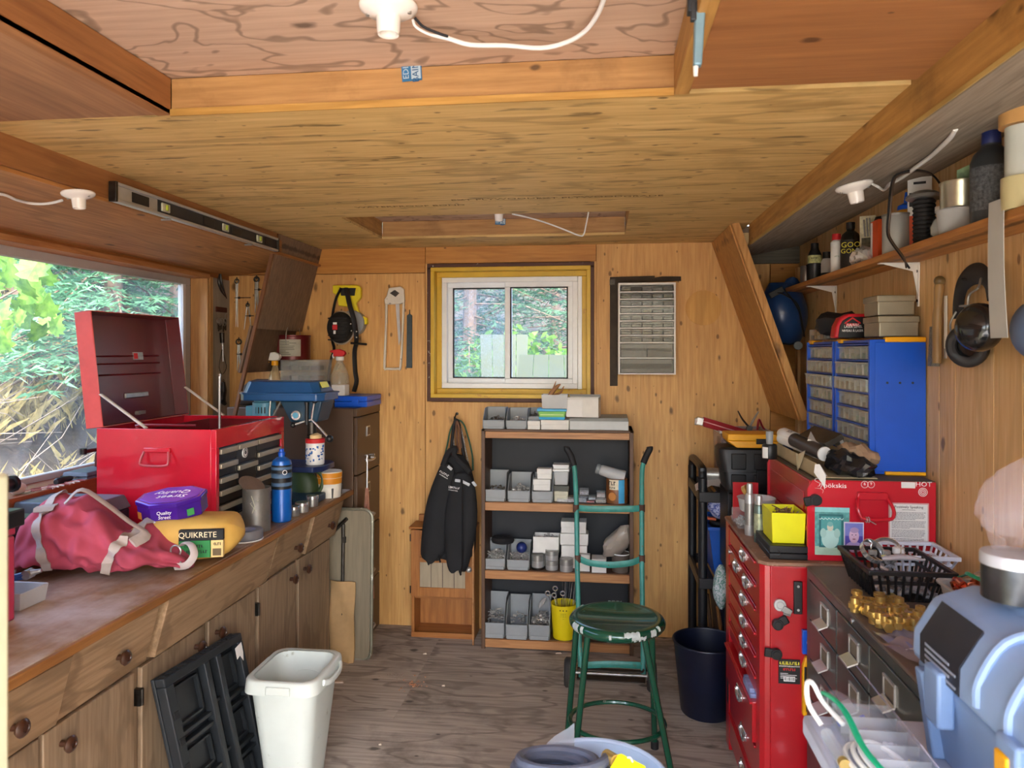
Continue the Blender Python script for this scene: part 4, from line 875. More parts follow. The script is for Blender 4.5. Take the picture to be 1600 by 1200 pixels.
q=PX(352,597,XL+.03);gp=thing('hand_grip','black tool with curved grip hanging lowest on the corner board','hand tool',(XL+.02,q.y,q.z-.13))
put('grip',MB().tube([(XL+.018,q.y,q.z),(XL+.018,q.y+.004,q.z-.05),(XL+.018,q.y-.012,q.z-.10),(XL+.018,q.y+.02,q.z-.13)],[.011,.018,.020,.012],10),M_black,gp);put('hang_ring',MB().torus((XL+.018,q.y,q.z+.008),.008,.002,12,5,'X'),M_dsteel,gp)
a_=PY(343,645,3.16);b_=PY(343,588,3.16)
rd=thing('steel_rod','bright steel rod standing upright behind the open tool chest','rod',(a_.x,3.16,ZW));put('shaft',MB().cyl((a_.x,3.16,ZW),b_,.0055,n=12),M_alu,rd);put('tip_cap',MB().cyl(b_,b_+Vector((0,0,.012)),.006,.004),M_chrome,rd)
# ---- spirit level on the left beam, lamp holder, wires
lv=thing('spirit_level','long aluminium spirit level with black face resting along the left beam','spirit level',(-1.62,2.9,2.11))
xL=-1.648;y0,y1=PX(180,305,xL+.02).y,PX(434,388,xL+.02).y
put('rail',MB().box(xL,y0,2.108,xL+.026,y1,2.118),M_alu,lv,bevel=.002);put('rail',MB().box(xL,y0,2.165,xL+.026,y1,2.175),M_alu,lv,bevel=.002)
put('web',MB().box(xL+.009,y0+.01,2.117,xL+.017,y1-.01,2.166),mat('level_face','#26282b',.5,var=.1),lv)
put('bright_panel',MB().box(xL+.016,y0+.012,2.119,xL+.0185,y0+.24,2.164),M_alu,lv)
for yy,ww in((y0+.14,.10),(y0+.60,.085),(y1-.42,.085),(y1-.10,.08)):
    v_=put('window',MB().box(xL+.0155,yy-ww/2,2.124,xL+.020,yy+ww/2,2.160),M_black,lv,bevel=.004)
for yy in(y0+.29,y1-.52,y1-.2):
    v_=put('vial_block',MB().box(xL+.010,yy-.025,2.126,xL+.024,yy+.025,2.158),mat('vial_housing','#b5b39a',.4),lv,bevel=.003);put('vial',MB().cyl((xL+.0245,yy,2.132),(xL+.0245,yy,2.152),.006),mat('vial_green','#a9b83c',.2),v_)
put('end_cap',MB().box(xL-.001,y0-.006,2.107,xL+.027,y0+.006,2.176),M_dsteel,lv,bevel=.002);put('end_cap',MB().box(xL-.001,y1-.006,2.107,xL+.027,y1+.006,2.176),M_dsteel,lv,bevel=.002)
put('peg',MB().cyl((xL-.004,y0+.3,2.10),(xL+.034,y0+.3,2.10),.004).cyl((xL-.004,y1-.3,2.10),(xL+.034,y1-.3,2.10),.004),M_steel,lv)
def lamp_holder(loc,lab,tilt=(0,0,0),s=1.0):
    l_=thing('lamp_holder',lab,'lamp holder',loc,rot=tilt,group='bare ceiling lamp holders');l_.scale=(s,)*3
    put('canopy',MB().lathe([(.056,0),(.058,-.004),(.056,-.010),(.045,-.017),(.026,-.024),(.024,-.026),(0,-.026)][::-1],n=32),M_porc,l_,local=True,smooth=40)
    put('socket',MB().lathe([(.0,-.020),(.012,-.030),(.0165,-.058),(.021,-.060),(.0225,-.054),(.0245,-.026),(.026,-.022)],n=24),M_porc,l_,local=True,smooth=40)
    for a in(0,PI):put('fixing_screw',MB().cyl((.043*math.cos(a),.043*math.sin(a),-.0205),(.043*math.cos(a),.043*math.sin(a),-.014),.004),M_steel,l_,local=True)
    return l_
def soffL(x):return 2.056+(x+2.24)/.585*.05
q=PZ(122,312,2.083);lamp_holder((q.x,q.y,soffL(q.x)-.001),'white lamp holder on the left soffit above the big window',(0,-.085,0),.85)
def soffp(px,py):
    z=2.08
    for _ in range(6):a=PZ(px,py,z);z=soffL(a.x)-.006
    return PZ(px,py,z)
solo('lamp_cable','white cable running to the lamp holder on the left soffit','cable',MB().tube([soffp(-40,300),soffp(5,304),soffp(25,312),soffp(50,318),soffp(75,318),soffp(97,313)],.0045,6),M_whitep)
# ================================================================== BACK WALL
YW=DB
def bx(px,y=3.95):return PY(px,600,y).x
def bz(py,y=3.95,px=850):return PY(px,py,y).z
# ---- tape reel with black shoulder bag over it
q=PY(543,520,YW-.05);tr_=thing('tape_reel','yellow frame long measuring tape reel hanging on the back wall','tape measure',(q.x,YW-.05,q.z-.15))
W_=lambda px,py,y=YW-.03:tuple(PY(px,py,y))
def wpoly(pts,y,t,mb=None):
    mb=mb or MB();P_=[PY(a,b,y) for a,b in pts];mb.at(Matrix.Translation((0,y,0))@rotm(PI/2,0,0));mb.prism([(p.x,p.z) for p in P_],-t/2,t/2);return mb.at()
put('frame',wpoly([(521,446),(560,446),(565,450),(565,465),(557,474),(563,492),(574,497),(575,506),(568,508),(556,503),(548,480),(530,478),(528,462),(521,458)],YW-.035,.03),M_lyel,tr_,bevel=.004)
put('reel_disc',MB().cyl((W_(552,500)[0],YW-.06,W_(552,505)[2]),(W_(552,500)[0],YW-.01,W_(552,505)[2]),.075,n=30),M_grey,tr_,bevel=.003)
put('handle_slot',wpoly([(531,450),(556,450),(554,462),(533,462)],YW-.052,.006),M_black,tr_,bevel=.001)
q=PY(532,512,YW-.1);bg_=thing('shoulder_pouch','round black pouch with red badge and long straps hanging over the yellow reel','bag',(q.x,YW-.1,q.z-.1))
mb=MB();mb.at(Matrix.Translation((q.x,YW-.105,q.z))@rotm(PI/2,0,0))
mb.lathe([(.0,.055),(.04,.052),(.062,.042),(.072,.02),(.075,-.01),(.072,-.04),(.0,-.045)][::-1],n=30)
mb.v=[(p[0],p[1],q.z+(p[2]-q.z)*1.22) for p in mb.v];put('pouch_body',mb,mat('black_mesh_fabric','#141413',.8,var=.4,scale=60,bump=.5),bg_,smooth=60)
for zz in(-.07,-.045,-.02,.005,.03,.052):put('mesh_rib',MB().tube([(q.x-.055,YW-.150,q.z+zz),(q.x,YW-.163,q.z+zz*1.05),(q.x+.055,YW-.150,q.z+zz)],.004,6),M_rubber,bg_)
put('badge',MB().cb((q.x-.008,YW-.168,q.z-.0),(.03,.004,.028)),M_rink,bg_,bevel=.003);put('badge_top',MB().cb((q.x-.008,YW-.168,q.z+.022),(.022,.004,.012)),M_whitep,bg_);put('badge_foot',MB().cb((q.x-.01,YW-.168,q.z-.028),(.012,.004,.02)),M_paper,bg_)
put('piping',MB().torus((0,0,0),.078,.004,30,6,'Y').v and MB().at(Matrix.Translation((q.x,YW-.085,q.z))@Matrix.Diagonal((1,1,1.22,1))).torus((0,0,0),.077,.005,32,6,'Y'),mat('beige_piping','#a39684',.8),bg_)
def ribbon(pts,wd=.011):return MB().tube([PY(a,b,y) for a,b,y in pts],wd*1.35,8,flat=.35)
put('strap',ribbon([(533,450,YW-.07),(524,470,YW-.08),(519,500,YW-.07),(519,530,YW-.05),(522,545,YW-.04),(517,562,YW-.03),(513,590,YW-.02),(512,606,YW-.02)]),M_rubber,bg_)
put('strap',ribbon([(541,450,YW-.07),(546,475,YW-.12),(553,500,YW-.14),(557,530,YW-.10),(554,550,YW-.04),(555,580,YW-.02),(557,596,YW-.02),(553,612,YW-.02)]),M_rubber,bg_)
put('strap_end',ribbon([(548,536,YW-.10),(560,537,YW-.09),(572,538,YW-.09)],.014),M_rubber,bg_)
for a,b in((548,506),(549,517),(557,518),(557,527)):q=PY(a,b,YW-.15);put('rivet',MB().sph(q,.004,8,6),M_whitep,bg_)
# ---- hacksaw and file
q=PY(617,512,YW-.015);hk=thing('hacksaw','white-framed hacksaw hanging on the back wall left of the window','saw',(q.x,YW-.015,q.z-.2))
M_wworn=mat('worn_white_paint','#d8d2c2',.5,var=.08,wear='#6d6459',wearpos=.62,scale=16)
put('frame',MB().tube([PY(604,470,YW-.02),PY(603,520,YW-.02),PY(601,572,YW-.02),PY(604,576,YW-.02),PY(622,576,YW-.02),PY(626,572,YW-.02),PY(629,520,YW-.02),PY(631,470,YW-.02)],.0105,7,flat=.7),M_wworn,hk)
put('handle',wpoly([(608,450),(626,448),(632,452),(633,472),(626,475),(602,476),(601,468),(605,462)],YW-.022,.022),M_wworn,hk,bevel=.004)
q=PY(614,459,YW-.035);put('grip_opening',wpoly([(609,458),(617,453),(624,458),(618,464)],YW-.034,.003),M_dsteel,hk)
put('blade',wpoly([(618,474),(624,474),(626,530),(623,540)],YW-.02,.003),M_alu,hk)
q=PY(640,532,YW-.01);fl_=solo('flat_file','dark flat file hanging between hacksaw and window','file',wpoly([(636,493),(640,490),(644,493),(644,575),(635,575)],YW-.006,.008),mat('file_steel','#3c464a',.5,.5,var=.15,scale=60),bevel=.001)
put('tang',MB().cyl(PY(640,491,YW-.006),PY(640,484,YW-.006),.003),M_dsteel,fl_)
# ---- wall organiser with framing square behind it
q0,q1=PY(967,586,YW),PY(1056,441,YW);yf=YW-.13
q0f,q1f=PY(966,585,yf),PY(1056,441,yf)
og=thing('parts_organiser','white framed wall organiser with rows of small clear drawers beside the window','organiser',((q0f.x+q1f.x)/2,YW-.07,q0f.z))
X0,X1,Z0,Z1=q0f.x,q1f.x,q0f.z,q1f.z
fr=MB()
fr.box(X0,yf,Z0,X0+.010,YW-.018,Z1).box(X1-.010,yf,Z0,X1,YW-.018,Z1)
put('back_panel',MB().box(X0+.01,YW-.026,Z0,X1-.01,YW-.018,Z1),M_dsteel,og)
hts=[.086,.084]+[(Z1-Z0-.086-.084-.014)/8]*8;zz=Z0+.004;rows_=[]
for h in hts:fr.box(X0+.01,yf,zz-.004,X1-.01,YW-.026,zz+.003);rows_.append((zz+.004,zz+h-.004));zz+=h
fr.box(X0+.01,yf,zz-.002,X1-.01,YW-.026,Z1)
put('cabinet_frame',fr,mat('organiser_white','#e4e2dc',.5,var=.06),og,bevel=.001)
cont=[mat('bits_dark','#4d4a44',.5,.5,var=.5,scale=90),mat('bits_brown','#6d5640',.5,.3,var=.5,scale=90),mat('bits_grey','#8b8a85',.4,.7,var=.5,scale=90),mat('bits_brass','#9a8146',.4,.6,var=.4,scale=90)]
con2=[mat('d'+c,c,.4,.2,var=.6,scale=70) for c in('#24221f','#332a20','#45443f','#57502f')];M_smk=clear('smoked_clear','#aeb3ac',.16,.08)
for ri,(za,zb) in enumerate(rows_):
    nc=(2,2)[ri] if ri<2 else 5
    if ri==0:nc=1
    for c in range(nc):
        a=X0+.012+(X1-X0-.024)*c/nc;b=X0+.012+(X1-X0-.024)*(c+1)/nc
        if ri==9 and c==1:continue
        d_=put('drawer',MB().tray(a+.001,yf-.004,za,b-.001,YW-.05,zb-.004,.0022).box(a+.001,yf-.007,zb-.008,b-.001,yf-.003,zb-.004).box((a+b)/2-.006,yf-.014,(za+zb)/2-.004,(a+b)/2+.006,yf-.004,(za+zb)/2),M_smk,og)
        put('contents',MB().hexa([(a+.005,yf+.004,za+.003),(b-.005,yf+.004,za+.003),(b-.005,YW-.06,za+.003),(a+.005,YW-.06,za+.003),(a+.005,yf+.004,za+.003+(zb-za)*R.uniform(.25,.55)),(b-.005,yf+.004,za+.003+(zb-za)*R.uniform(.2,.5)),(b-.005,YW-.06,za+.003+(zb-za)*.6),(a+.005,YW-.06,za+.003+(zb-za)*.6)]),con2[R.randrange(4)],d_)
sq=wpoly([(953,433),(1023,431),(1023,434),(1034,432),(1064,432),(1064,439),(1034,440),(966,443),(965,603),(953,603)],YW-.008,.008)
M_rust=mat('rusty_steel','#40362c',.7,.4,var=.25,scale=20,wear='#9a978c',wearpos=.68)
fs=solo('framing_square','rusty steel framing square hanging behind the wall organiser','square',sq,M_rust,bevel=.001)
put('hang_tab',MB().box(PY(953,440,YW).x-.002,YW-.022,PY(953,440,YW).z-.02,PY(961,440,YW).x,YW-.012,PY(953,440,YW).z+.01),M_dsteel,fs)
# ---- bookshelf
sx0,sx1,sy0,sy1,stz=PY(752,700,3.92).x,PY(990,700,3.92).x,3.92,4.19,1.184
M_bk=wood('shelf_brown','#4b3322','#6d4d35','Z',1,.1,.55);M_bkx=wood('shelf_brown_x','#4b3526','#6f523c','X',1,.1,.6);M_rail=wood('shelf_rail','#9a6438','#c4905a','X',1.2,.4,.5)
bs_=thing('bookshelf','low brown bookshelf with black back board under the back window','bookshelf',((sx0+sx1)/2,4.05,0))
for a in(sx0,sx1-.02):put('side_panel',MB().box(a,sy0,0,a+.02,sy1,stz),M_bk,bs_,bevel=.002)
put('back_board',MB().box(sx0+.02,sy1-.012,0,sx1-.02,sy1-.004,stz-.01),mat('black_board','#10141b',.6,var=.2),bs_)
put('top_board',MB().box(sx0,sy0,stz-.012,sx1,sy1,stz),M_bkx,bs_,bevel=.002)
put('rail',MB().box(sx0+.021,sy0+.004,stz-.048,sx1-.021,sy0+.02,stz-.013),M_rail,bs_,bevel=.002)
S1,S2,S3=.792,.424,.055
for z_ in(S1,S2,S3):
    put('shelf',MB().box(sx0+.0205,sy0+.021,z_-.016,sx1-.0205,sy1-.013,z_),M_bkx,bs_)
    put('rail',MB().box(sx0+.0205,sy0,z_-.045,sx1-.0205,sy0+.02,z_-.001),M_rail,bs_,bevel=.002)
M_bin=mat('grey_bin','#8f9394',.5,var=.06);M_bits=mat('loose_steel','#b5b2ab',.35,.35,var=.5,scale=60);M_bitsd=mat('loose_dark','#6f675c',.4,.35,var=.5,scale=60)
def binbox(px0,px1,z,h,lab,y=3.945,d=.17,fill=None,n=60,L=.03,grp='grey parts bins on the bookshelf',m=None):
    x0,x1=bx(px0,y),bx(px1,y);t=.0035
    b=thing('parts_bin',lab,'bin',((x0+x1)/2,y+d/2,z),group=grp)
    w=x1-x0;i=.006
    mb=MB()
    mb.box(x0+i,y+.01,z,x1-i,y+d,z+t).box(x0,y+d-t,z,x1,y+d,z+h) # floor, back
    for xa in(x0,x1-t):mb.at(Matrix.Translation((xa,0,0))@Matrix(((0,0,1,0),(1,0,0,0),(0,1,0,0),(0,0,0,1)))).prism([(y+.01,z),(y+d,z),(y+d,z+h),(y+d*.42,z+h),(y,z+h*.42),(y,z+h*.12)],0,t)
    mb.at().box(x0+t,y,z+h*.10,x1-t,y+t,z+h*.42)
    put('bin_body',mb,m or M_bin,b,bevel=.0012,seg=1)
    put('front_lip',MB().box(x0+.0015,y-.005,z+h*.38,x1-.0015,y+.003,z+h*.44).box(x0+i,y-.002,z,x1-i,y+.012,z+h*.12),m or M_bin,b,bevel=.001,seg=1)
    if fill:put('loose_hardware',bits(x0+.008,y+.008,x1-.008,y+d-.012,z+h*.26,n,L,.0034,h*.36,head=1.8),fill,b,kind='stuff')
    return b
def carton(px0,px1,z,h,lab,y=3.95,d=.1,lid=.45,grp=None,m=None,rz=0,x0=None,x1=None,name='carton'):
    x0=bx(px0,y) if x0 is None else x0;x1=bx(px1,y) if x1 is None else x1;cx=(x0+x1)/2;w=(x1-x0)/2
    c=thing(name,lab,'box',(cx,y+d/2,z),rz,group=grp);m=m or M_card
    put('box_body',MB().box(-w+.0015,-d/2+.0015,0,w-.0015,d/2-.0015,h-.002),m,c,bevel=.001,seg=1,local=True)
    if lid:put('box_lid',MB().box(-w,-d/2,h*(1-lid),w,d/2,h),m,c,bevel=.0015,seg=1,local=True)
    return c
# top of the bookshelf
TZ=stz
binbox(754,788,TZ,.108,'grey parts bin at the left end of the bookshelf top',fill=M_bitsd,n=40)
binbox(790.5,823,TZ,.105,'grey parts bin on the bookshelf top, full of loose bolts',fill=M_bits,n=70)
b3=binbox(825,846,TZ+.034,.07,'short grey bin set behind the small white boxes on top',y=4.0,d=.14,fill=M_bitsd,n=30)
carton(824,844,TZ,.046,'small square white box at the bookshelf top front',y=3.935,d=.06,lid=.5)
carton(845,889,TZ,.052,'long white box under the blue-lidded tub',y=3.935,d=.1,lid=.5)
lb=thing('long_box','long pale grey box with sloping lid at the right of the bookshelf top','box',(bx(935),4.02,TZ))
x0,x1=bx(890),bx(982);put('box_body',MB().box(x0,3.94,TZ,x1,4.1,TZ+.048),mat('grey_white_card','#c4c8c6',.6,var=.06),lb,bevel=.003);put('box_lid',MB().hexa([(x0-.002,3.936,TZ+.048),(x1+.002,3.936,TZ+.048),(x1+.002,4.104,TZ+.048),(x0-.002,4.104,TZ+.048),(x0,3.945,TZ+.062),(x1-.004,3.945,TZ+.066),(x1-.004,4.1,TZ+.074),(x0,4.1,TZ+.068)]),mat('grey_lid','#8f938f',.6,var=.12),lb,bevel=.002)
z_=TZ+.053;x0,x1=bx(841),bx(884);tb_=thing('food_tub','small tub with blue lid and green label on the bookshelf top','tub',((x0+x1)/2,3.99,z_))
put('tub_body',MB().taper(z_,z_+.045,(x0+.008,3.945,x1-.008,4.035),(x0,3.938,x1,4.042)),mat('green_tub','#7fbf5b',.5,var=.1),tb_,bevel=.004);put('tub_lid',MB().box(x0-.006,3.932,z_+.045,x1+.006,4.048,z_+.058),mat('sky_blue_lid','#2f9fd0',.4),tb_,bevel=.003);put('base_band',MB().taper(z_,z_+.014,(x0+.007,3.944,x1-.007,4.036),(x0+.003,3.941,x1-.003,4.039)),mat('sky_blue_lid','#2f9fd0'),tb_)
put('label_line',MB().box(x0+.01,3.9405,z_+.024,x1-.012,3.942,z_+.034),mat('pale_green','#c8e09a',.5),tb_)
z_=TZ+.112;x0,x1=bx(846),bx(887);tt=thing('clear_tub','cloudy clear tub holding crumpled brown paper atop the blue-lidded tub','tub',((x0+x1)/2,3.99,z_))
put('tub_body',MB().tray(x0+.004,3.945,z_,x1-.004,4.04,z_+.075,.002,.004),M_frost,tt,bevel=.003);put('dark_contents',bits(x0+.01,3.95,x1-.01,4.03,z_+.004,50,.04,.004,.045),M_bitsd,tt,kind='stuff')
pp=solo('crumpled_paper','crumpled brown paper sticking out of the cloudy tub','paper',MB().tube([(x0+.03,3.99,z_+.03),(x0+.05,3.985,z_+.08),(x0+.08,3.98,z_+.115),(x0+.10,3.985,z_+.13)],[.022,.026,.022,.006],7,flat=.5).tube([(x0+.05,4.0,z_+.05),(x0+.06,4.0,z_+.10),(x0+.075,4.0,z_+.145)],[.018,.016,.004],6,flat=.4).tube([(x0+.06,3.98,z_+.07),(x0+.10,3.97,z_+.085),(x0+.12,3.97,z_+.12)],[.015,.016,.004],6,flat=.4),mat('brown_paper','#a8794d',.8,var=.2),smooth=15)
z_=TZ+.068;wb=thing('open_box','white open-topped box tilted on the long grey box','box',(bx(912),3.99,z_),-.12)
x_=.085;put('box_body',MB().tray(-x_,-.05,0,x_,.05,.105,.002),M_card,wb,local=True);put('front_card',MB().box(-x_-.002,-.0535,.002,-.0,-.0505,.092),M_paper,wb,local=True);put('box_flap',MB().hexa([(-x_,.049,.105),(x_,.049,.105),(x_,.0505,.105),(-x_,.0505,.105),(-x_,.03,.118),(x_,.03,.118),(x_,.0315,.118),(-x_,.0315,.118)]),M_card,wb,local=True)
# first shelf
binbox(755,790,S1,.145,'nearly empty grey bin, left on the upper shelf',fill=M_bitsd,n=14)
binbox(793,828,S1,.135,'grey bin full of nails, second on the upper shelf',fill=M_bits,n=110)
binbox(831,864,S1,.135,'grey bin holding two white cartons on the upper shelf',y=3.945)
carton(833,860,S1+.062,.06,'white carton in front in the grey bin, upper shelf',y=3.952,d=.06,lid=.5,grp='cartons on the shelves')
carton(839,862,S1+.124,.055,'white carton stacked on the other in the grey bin',y=3.955,d=.06,lid=.5,grp='cartons on the shelves')
x_=(bx(864,4.0)+bx(890,4.0))/2;w_=.042
carton(0,0,S1,.055,'pale cream carton at the bottom of the small tub stack',y=3.98,d=.08,lid=.4,x0=x_-w_*.9,x1=x_+w_*.9,m=mat('cream_card','#c9c6b0',.7))
carton(0,0,S1+.056,.03,'dark grey flat box between tub and cream carton',y=3.98,d=.08,lid=0,x0=x_-w_,x1=x_+w_*1.05,m=mat('dark_grey_card','#55554d',.7,var=.15))
fc_=thing('lidded_tub','cloudy plastic tub with white lids at the top of the small stack','tub',(x_,4.02,S1+.087))
put('tub_body',MB().taper(0,.075,(-.036,-.036,.036,.036),(-.042,-.042,.042,.042)),M_frost,fc_,local=True,bevel=.006);put('tub_lid',MB().box(-.046,-.046,.075,.046,.046,.088),M_whitep,fc_,local=True,bevel=.004);put('upper_lid',MB().taper(.089,.112,(-.040,-.040,.042,.042),(-.046,-.046,.044,.044)),M_whitep,fc_,local=True,bevel=.004)
cl=[(870,888,0,.022,'#c8c4c0','flat clear box'),(884,898,.0,.03,'#b9b4b8','clear hinged box'),(905,918,.0,.04,'#8f949c','grey-blue small box'),(905,920,.041,.03,'#a8a0a4','tilted clear box on the grey-blue one'),(916,930,0,.014,'#b5302e','flat box with red contents'),(919,931,.015,.02,'#9aa0a8','pale box on the red one'),(931,948,.0,.028,'#9d8f7c','clear box with brass bits'),(932,946,.029,.03,'#a89a94','clear box second layer by the printed can')]
for i,(a,b,dz_,h,c_,lab) in enumerate(cl):
    x0,x1=bx(a,3.96),bx(b,3.96);o=thing('hardware_box',lab+', upper shelf behind the hand truck','box',((x0+x1)/2,3.99,S1+dz_),R.uniform(-.25,.25) if dz_==0 and i else 0,group='little hardware boxes behind the hand truck')
    w_=(x1-x0)/2;put('box_shell',MB().box(-w_,-.03,0,w_,.03,h-.001),M_clear,o,local=True,bevel=.002);put('contents',MB().box(-w_+.003,-.026,.002,w_-.003,.026,h*.6),mat('hw'+c_,c_,.5,var=.4,scale=80),o,local=True)
pc_=thing('printed_can','brown printed snack can with blue band on the upper shelf','can',(bx(964,4.0),4.0,S1));r_=.058
put('can_body',MB().lathe([(r_,0),(r_,.125),(r_*.97,.13),(0,.13)],n=28),mat('brown_label','#7a4a24',.4,var=.25,scale=25),pc_,local=True);put('cream_panel',MB().at(TR(0,0,0,0,0,-2.35)).rings([[(r_*1.008*math.cos(a),r_*1.008*math.sin(a),zz) for a in[i*.1 for i in range(11)]] for zz in(.075,.128)],False,False,False),mat('cream_panel','#e2d3b4',.5),pc_,local=True)
put('blue_band',MB().at(TR(0,0,0,0,0,-1.45)).rings([[(r_*1.01*math.cos(a),r_*1.01*math.sin(a),zz) for a in[i*.1 for i in range(7)]] for zz in(.004,.128)],False,False,False),mat('sky_band','#4aa7d6',.5),pc_,local=True)
scrawl(.042,.024,(-.026,-.0545,.110),(PI/2,0,-.45),M_ink,pc_,local=True);scrawl(.032,.011,(-.026,-.0545,.086),(PI/2,0,-.45),M_ink,pc_,local=True)
put('orange_print',MB().at(TR(-.025,-.0545,.04,PI/2,0,-.45)).cyl((0,0,-.004),(0,0,.003),.022,n=16),mat('orange_snack','#c98544',.5),pc_,local=True)
jx=bx(957,3.99);jr=thing('clear_jar','clear plastic jar lying tilted on the printed can','jar',(jx,3.99,S1+.155),rot=(0,PI/2+.30,0))
put('jar_body',MB().lathe([(.024,-.07),(.028,-.06),(.032,.0),(.036,.06),(.036,.065)],n=20,cap1=False),M_frost,jr,local=True);put('jar_lid',MB().lathe([(.020,-.092),(.027,-.09),(.027,-.072),(.024,-.07)],n=20),M_clear,jr,local=True)
# second shelf
binbox(757,789,S2,.13,'grey bin heaped with rusty hinges, left on the middle shelf',fill=M_bits,n=120,L=.05)
binbox(792,827,S2,.125,'grey bin of long bolts with a blue ball on top, middle shelf',fill=M_bits,n=90,L=.06)
pq=MB();pq.at(Matrix.Translation((bx(785,4.03),4.04,S2+.125))).torus((0,0,.012),.045,.02,22,8,'Z',sy=.7)
solo('black_pouch','black cloth pouch lying open on top of the left middle-shelf bin','pouch',pq,mat('black_cloth','#16161a',.9))
solo('blue_ball','small dark blue ball among the bolts on the middle shelf','ball',MB().sph((bx(815,4.03),4.03,S2+.10),.03,18,12),mat('ball_blue','#1b2b6b',.4))
carton(832,852,S2,.085,'plain white carton behind the shiny tins',y=4.02,d=.08,lid=.3,grp='cartons on the shelves')
ob=thing('open_carton','open white carton full of screws set on another carton','box',(bx(853,3.99),4.04,S2+.086));w_=(bx(873,3.99)-bx(833,3.99))/2
put('box_body',MB().tray(-w_,-.05,0,w_,.05,.085,.002),M_card,ob,local=True);put('screws',bits(-w_+.008,-.045,w_-.008,.045,.05,110,.035,.0025,.04,head=1.8),M_bits,ob,local=True,kind='stuff')
for px,py,k,lab in((840,0,0,'round shiny tin, leftmost on the middle shelf'),(862,1,0,'lower round tin of the stacked pair on the middle shelf'),(862,1,1,'upper round tin of the stacked pair on the middle shelf'),(885,2,0,'round shiny tin nearest the hand truck tube')):
    t_=thing('round_tin',lab,'tin',(bx(px,3.97),3.985 if px!=885 else 3.965,S2+.0525*k if px!=840 else S2+.012),group='shiny round tins on the middle shelf');r_=.036
    if px==840:
        solo('jar_lid','dark lid lying under the leftmost round tin','lid',MB().lathe([(.036,0),(.038,.003),(.038,.011),(0,.011)],c=(bx(px,3.97),3.985,S2),n=22),M_dsteel)
    h=.052 if px==862 else .068
    put('tin_body',MB().lathe([(r_*.94,0),(r_*.96,.003),(r_*.96,h*.9),(0,h*.9)],n=24),M_alu,t_,local=True);put('tin_lid',MB().lathe([(r_,h*.5),(r_,h*.97),(r_*.95,h),(r_*.8,h),(r_*.78,h*.97),(0,h*.97)],n=24,cap0=False),M_steel,t_,local=True)
for k in range(4):carton(876+(0,1,-1,.5)[k],(914,917,919,916)[k],S2+k*.0645,.0615,'white carton %s in the tall stack on the middle shelf'%('at the bottom','second from the bottom','third from the bottom','on top')[k],y=4.0 if k else 4.01,d=.1,lid=(.0,.9,.9,.5)[k] or .3,grp='tall stack of white cartons')
carton(0,0,S2,.09,'white carton standing beside the tall stack, partly behind the tube',y=3.96,d=.035,lid=.3,x0=bx(905,3.96),x1=bx(922,3.96),grp='cartons on the shelves')
carton(924,948,S2,.075,'small bright white carton at the right of the middle shelf',y=3.945,d=.09,lid=.0)
bc_=thing('brown_tub','squat grey-brown tub at the right end of the middle shelf','tub',(bx(970,4.0),4.0,S2));put('tub_body',MB().lathe([(.046,0),(.05,.09),(.05,.095),(.046,.095),(.044,.01),(0,.01)],n=24),mat('grey_brown','#5c4f45',.6,var=.15),bc_,local=True);put('rim',MB().torus((0,0,.095),.049,.003,24,6),M_whitep,bc_,local=True)
pbm=MB();rs=[]
for i in range(9):
    t_=i/8;c_=Vector((bx(963,4.0)-.03+.075*t_,4.0,S2+.075+.17*t_));r_=.055*math.sin(PI*(.18+.74*t_))+.012
    rs.append([(c_.x+r_*math.cos(a)*(1+.18*math.sin(3*a+i)),c_.y+r_*.8*math.sin(a)*(1+.15*math.sin(4*a+2*i)),c_.z+r_*.25*math.cos(a+1)) for a in[2*PI*j/14 for j in range(14)]])
solo('plastic_bag','crumpled clear plastic bag stuffed into the grey-brown tub','bag',pbm.rings(rs),clear('bag_plastic','#b7a898',.75,.3),smooth=25)
# bottom shelf
binbox(755,788,S3,.19,'grey bin with curved brackets, left on the bottom shelf',fill=M_bits,n=50,L=.06,y=3.935,d=.2)
binbox(790,824,S3,.18,'grey bin with small pipe fittings, middle of the bottom shelf',fill=M_bits,n=24,L=.03,y=3.93,d=.2)
binbox(826,859,S3,.185,'grey bin full of screws with a clear bag, right on the bottom shelf',fill=M_bits,n=120,L=.05,y=3.935,d=.2)
solo('screw_packet','small clear packet lying on the screws in the right bottom bin','packet',MB().tube([(bx(842,4.0)+.0,4.03,S3+.14),(bx(846,4.0),4.03,S3+.17),(bx(852,4.0),4.04,S3+.19)],[.012,.028,.014],8,flat=.5),clear('packet_clear','#d9d9d6',.6,.2),smooth=20)
yb_=thing('yellow_bucket','yellow printed bucket crammed with cutlery and spanners on the bottom shelf','bucket',(bx(881,3.99),4.0,S3));M_yb=mat('bucket_yellow','#e6cf12',.45,var=.05)
put('bucket_body',MB().lathe([(.058,0),(.060,.004),(.072,.185),(.070,.185),(.058,.008),(0,.008)],n=30),M_yb,yb_,local=True)
prn=MB()
for zz,wd in((.160,.006),(.145,.028),(.137,.026),(.129,.028),(.118,.02),(.075,.006),(.06,.026),(.05,.028),(.04,.026)):
    for k in range(3 if wd<.01 else 1):
        xx=(k-1)*.016 if wd<.01 else 0;a=-PI/2+.18*0+xx/.066;rz_=.058+.0665*0+zz*.0757
        prn.at(TR(0,0,0,0,0,0)).rings([[(rz_*1.006*math.cos(-PI/2+xx/.066+(u-.5)*wd/.066),rz_*1.006*math.sin(-PI/2+xx/.066+(u-.5)*wd/.066),z2) for u in(0,.33,.66,1)] for z2 in(zz,zz+(.007 if wd<.01 else .002))],False,False,False)
put('print',prn,mat('bucket_print','#4a4612',.6),yb_,local=True)
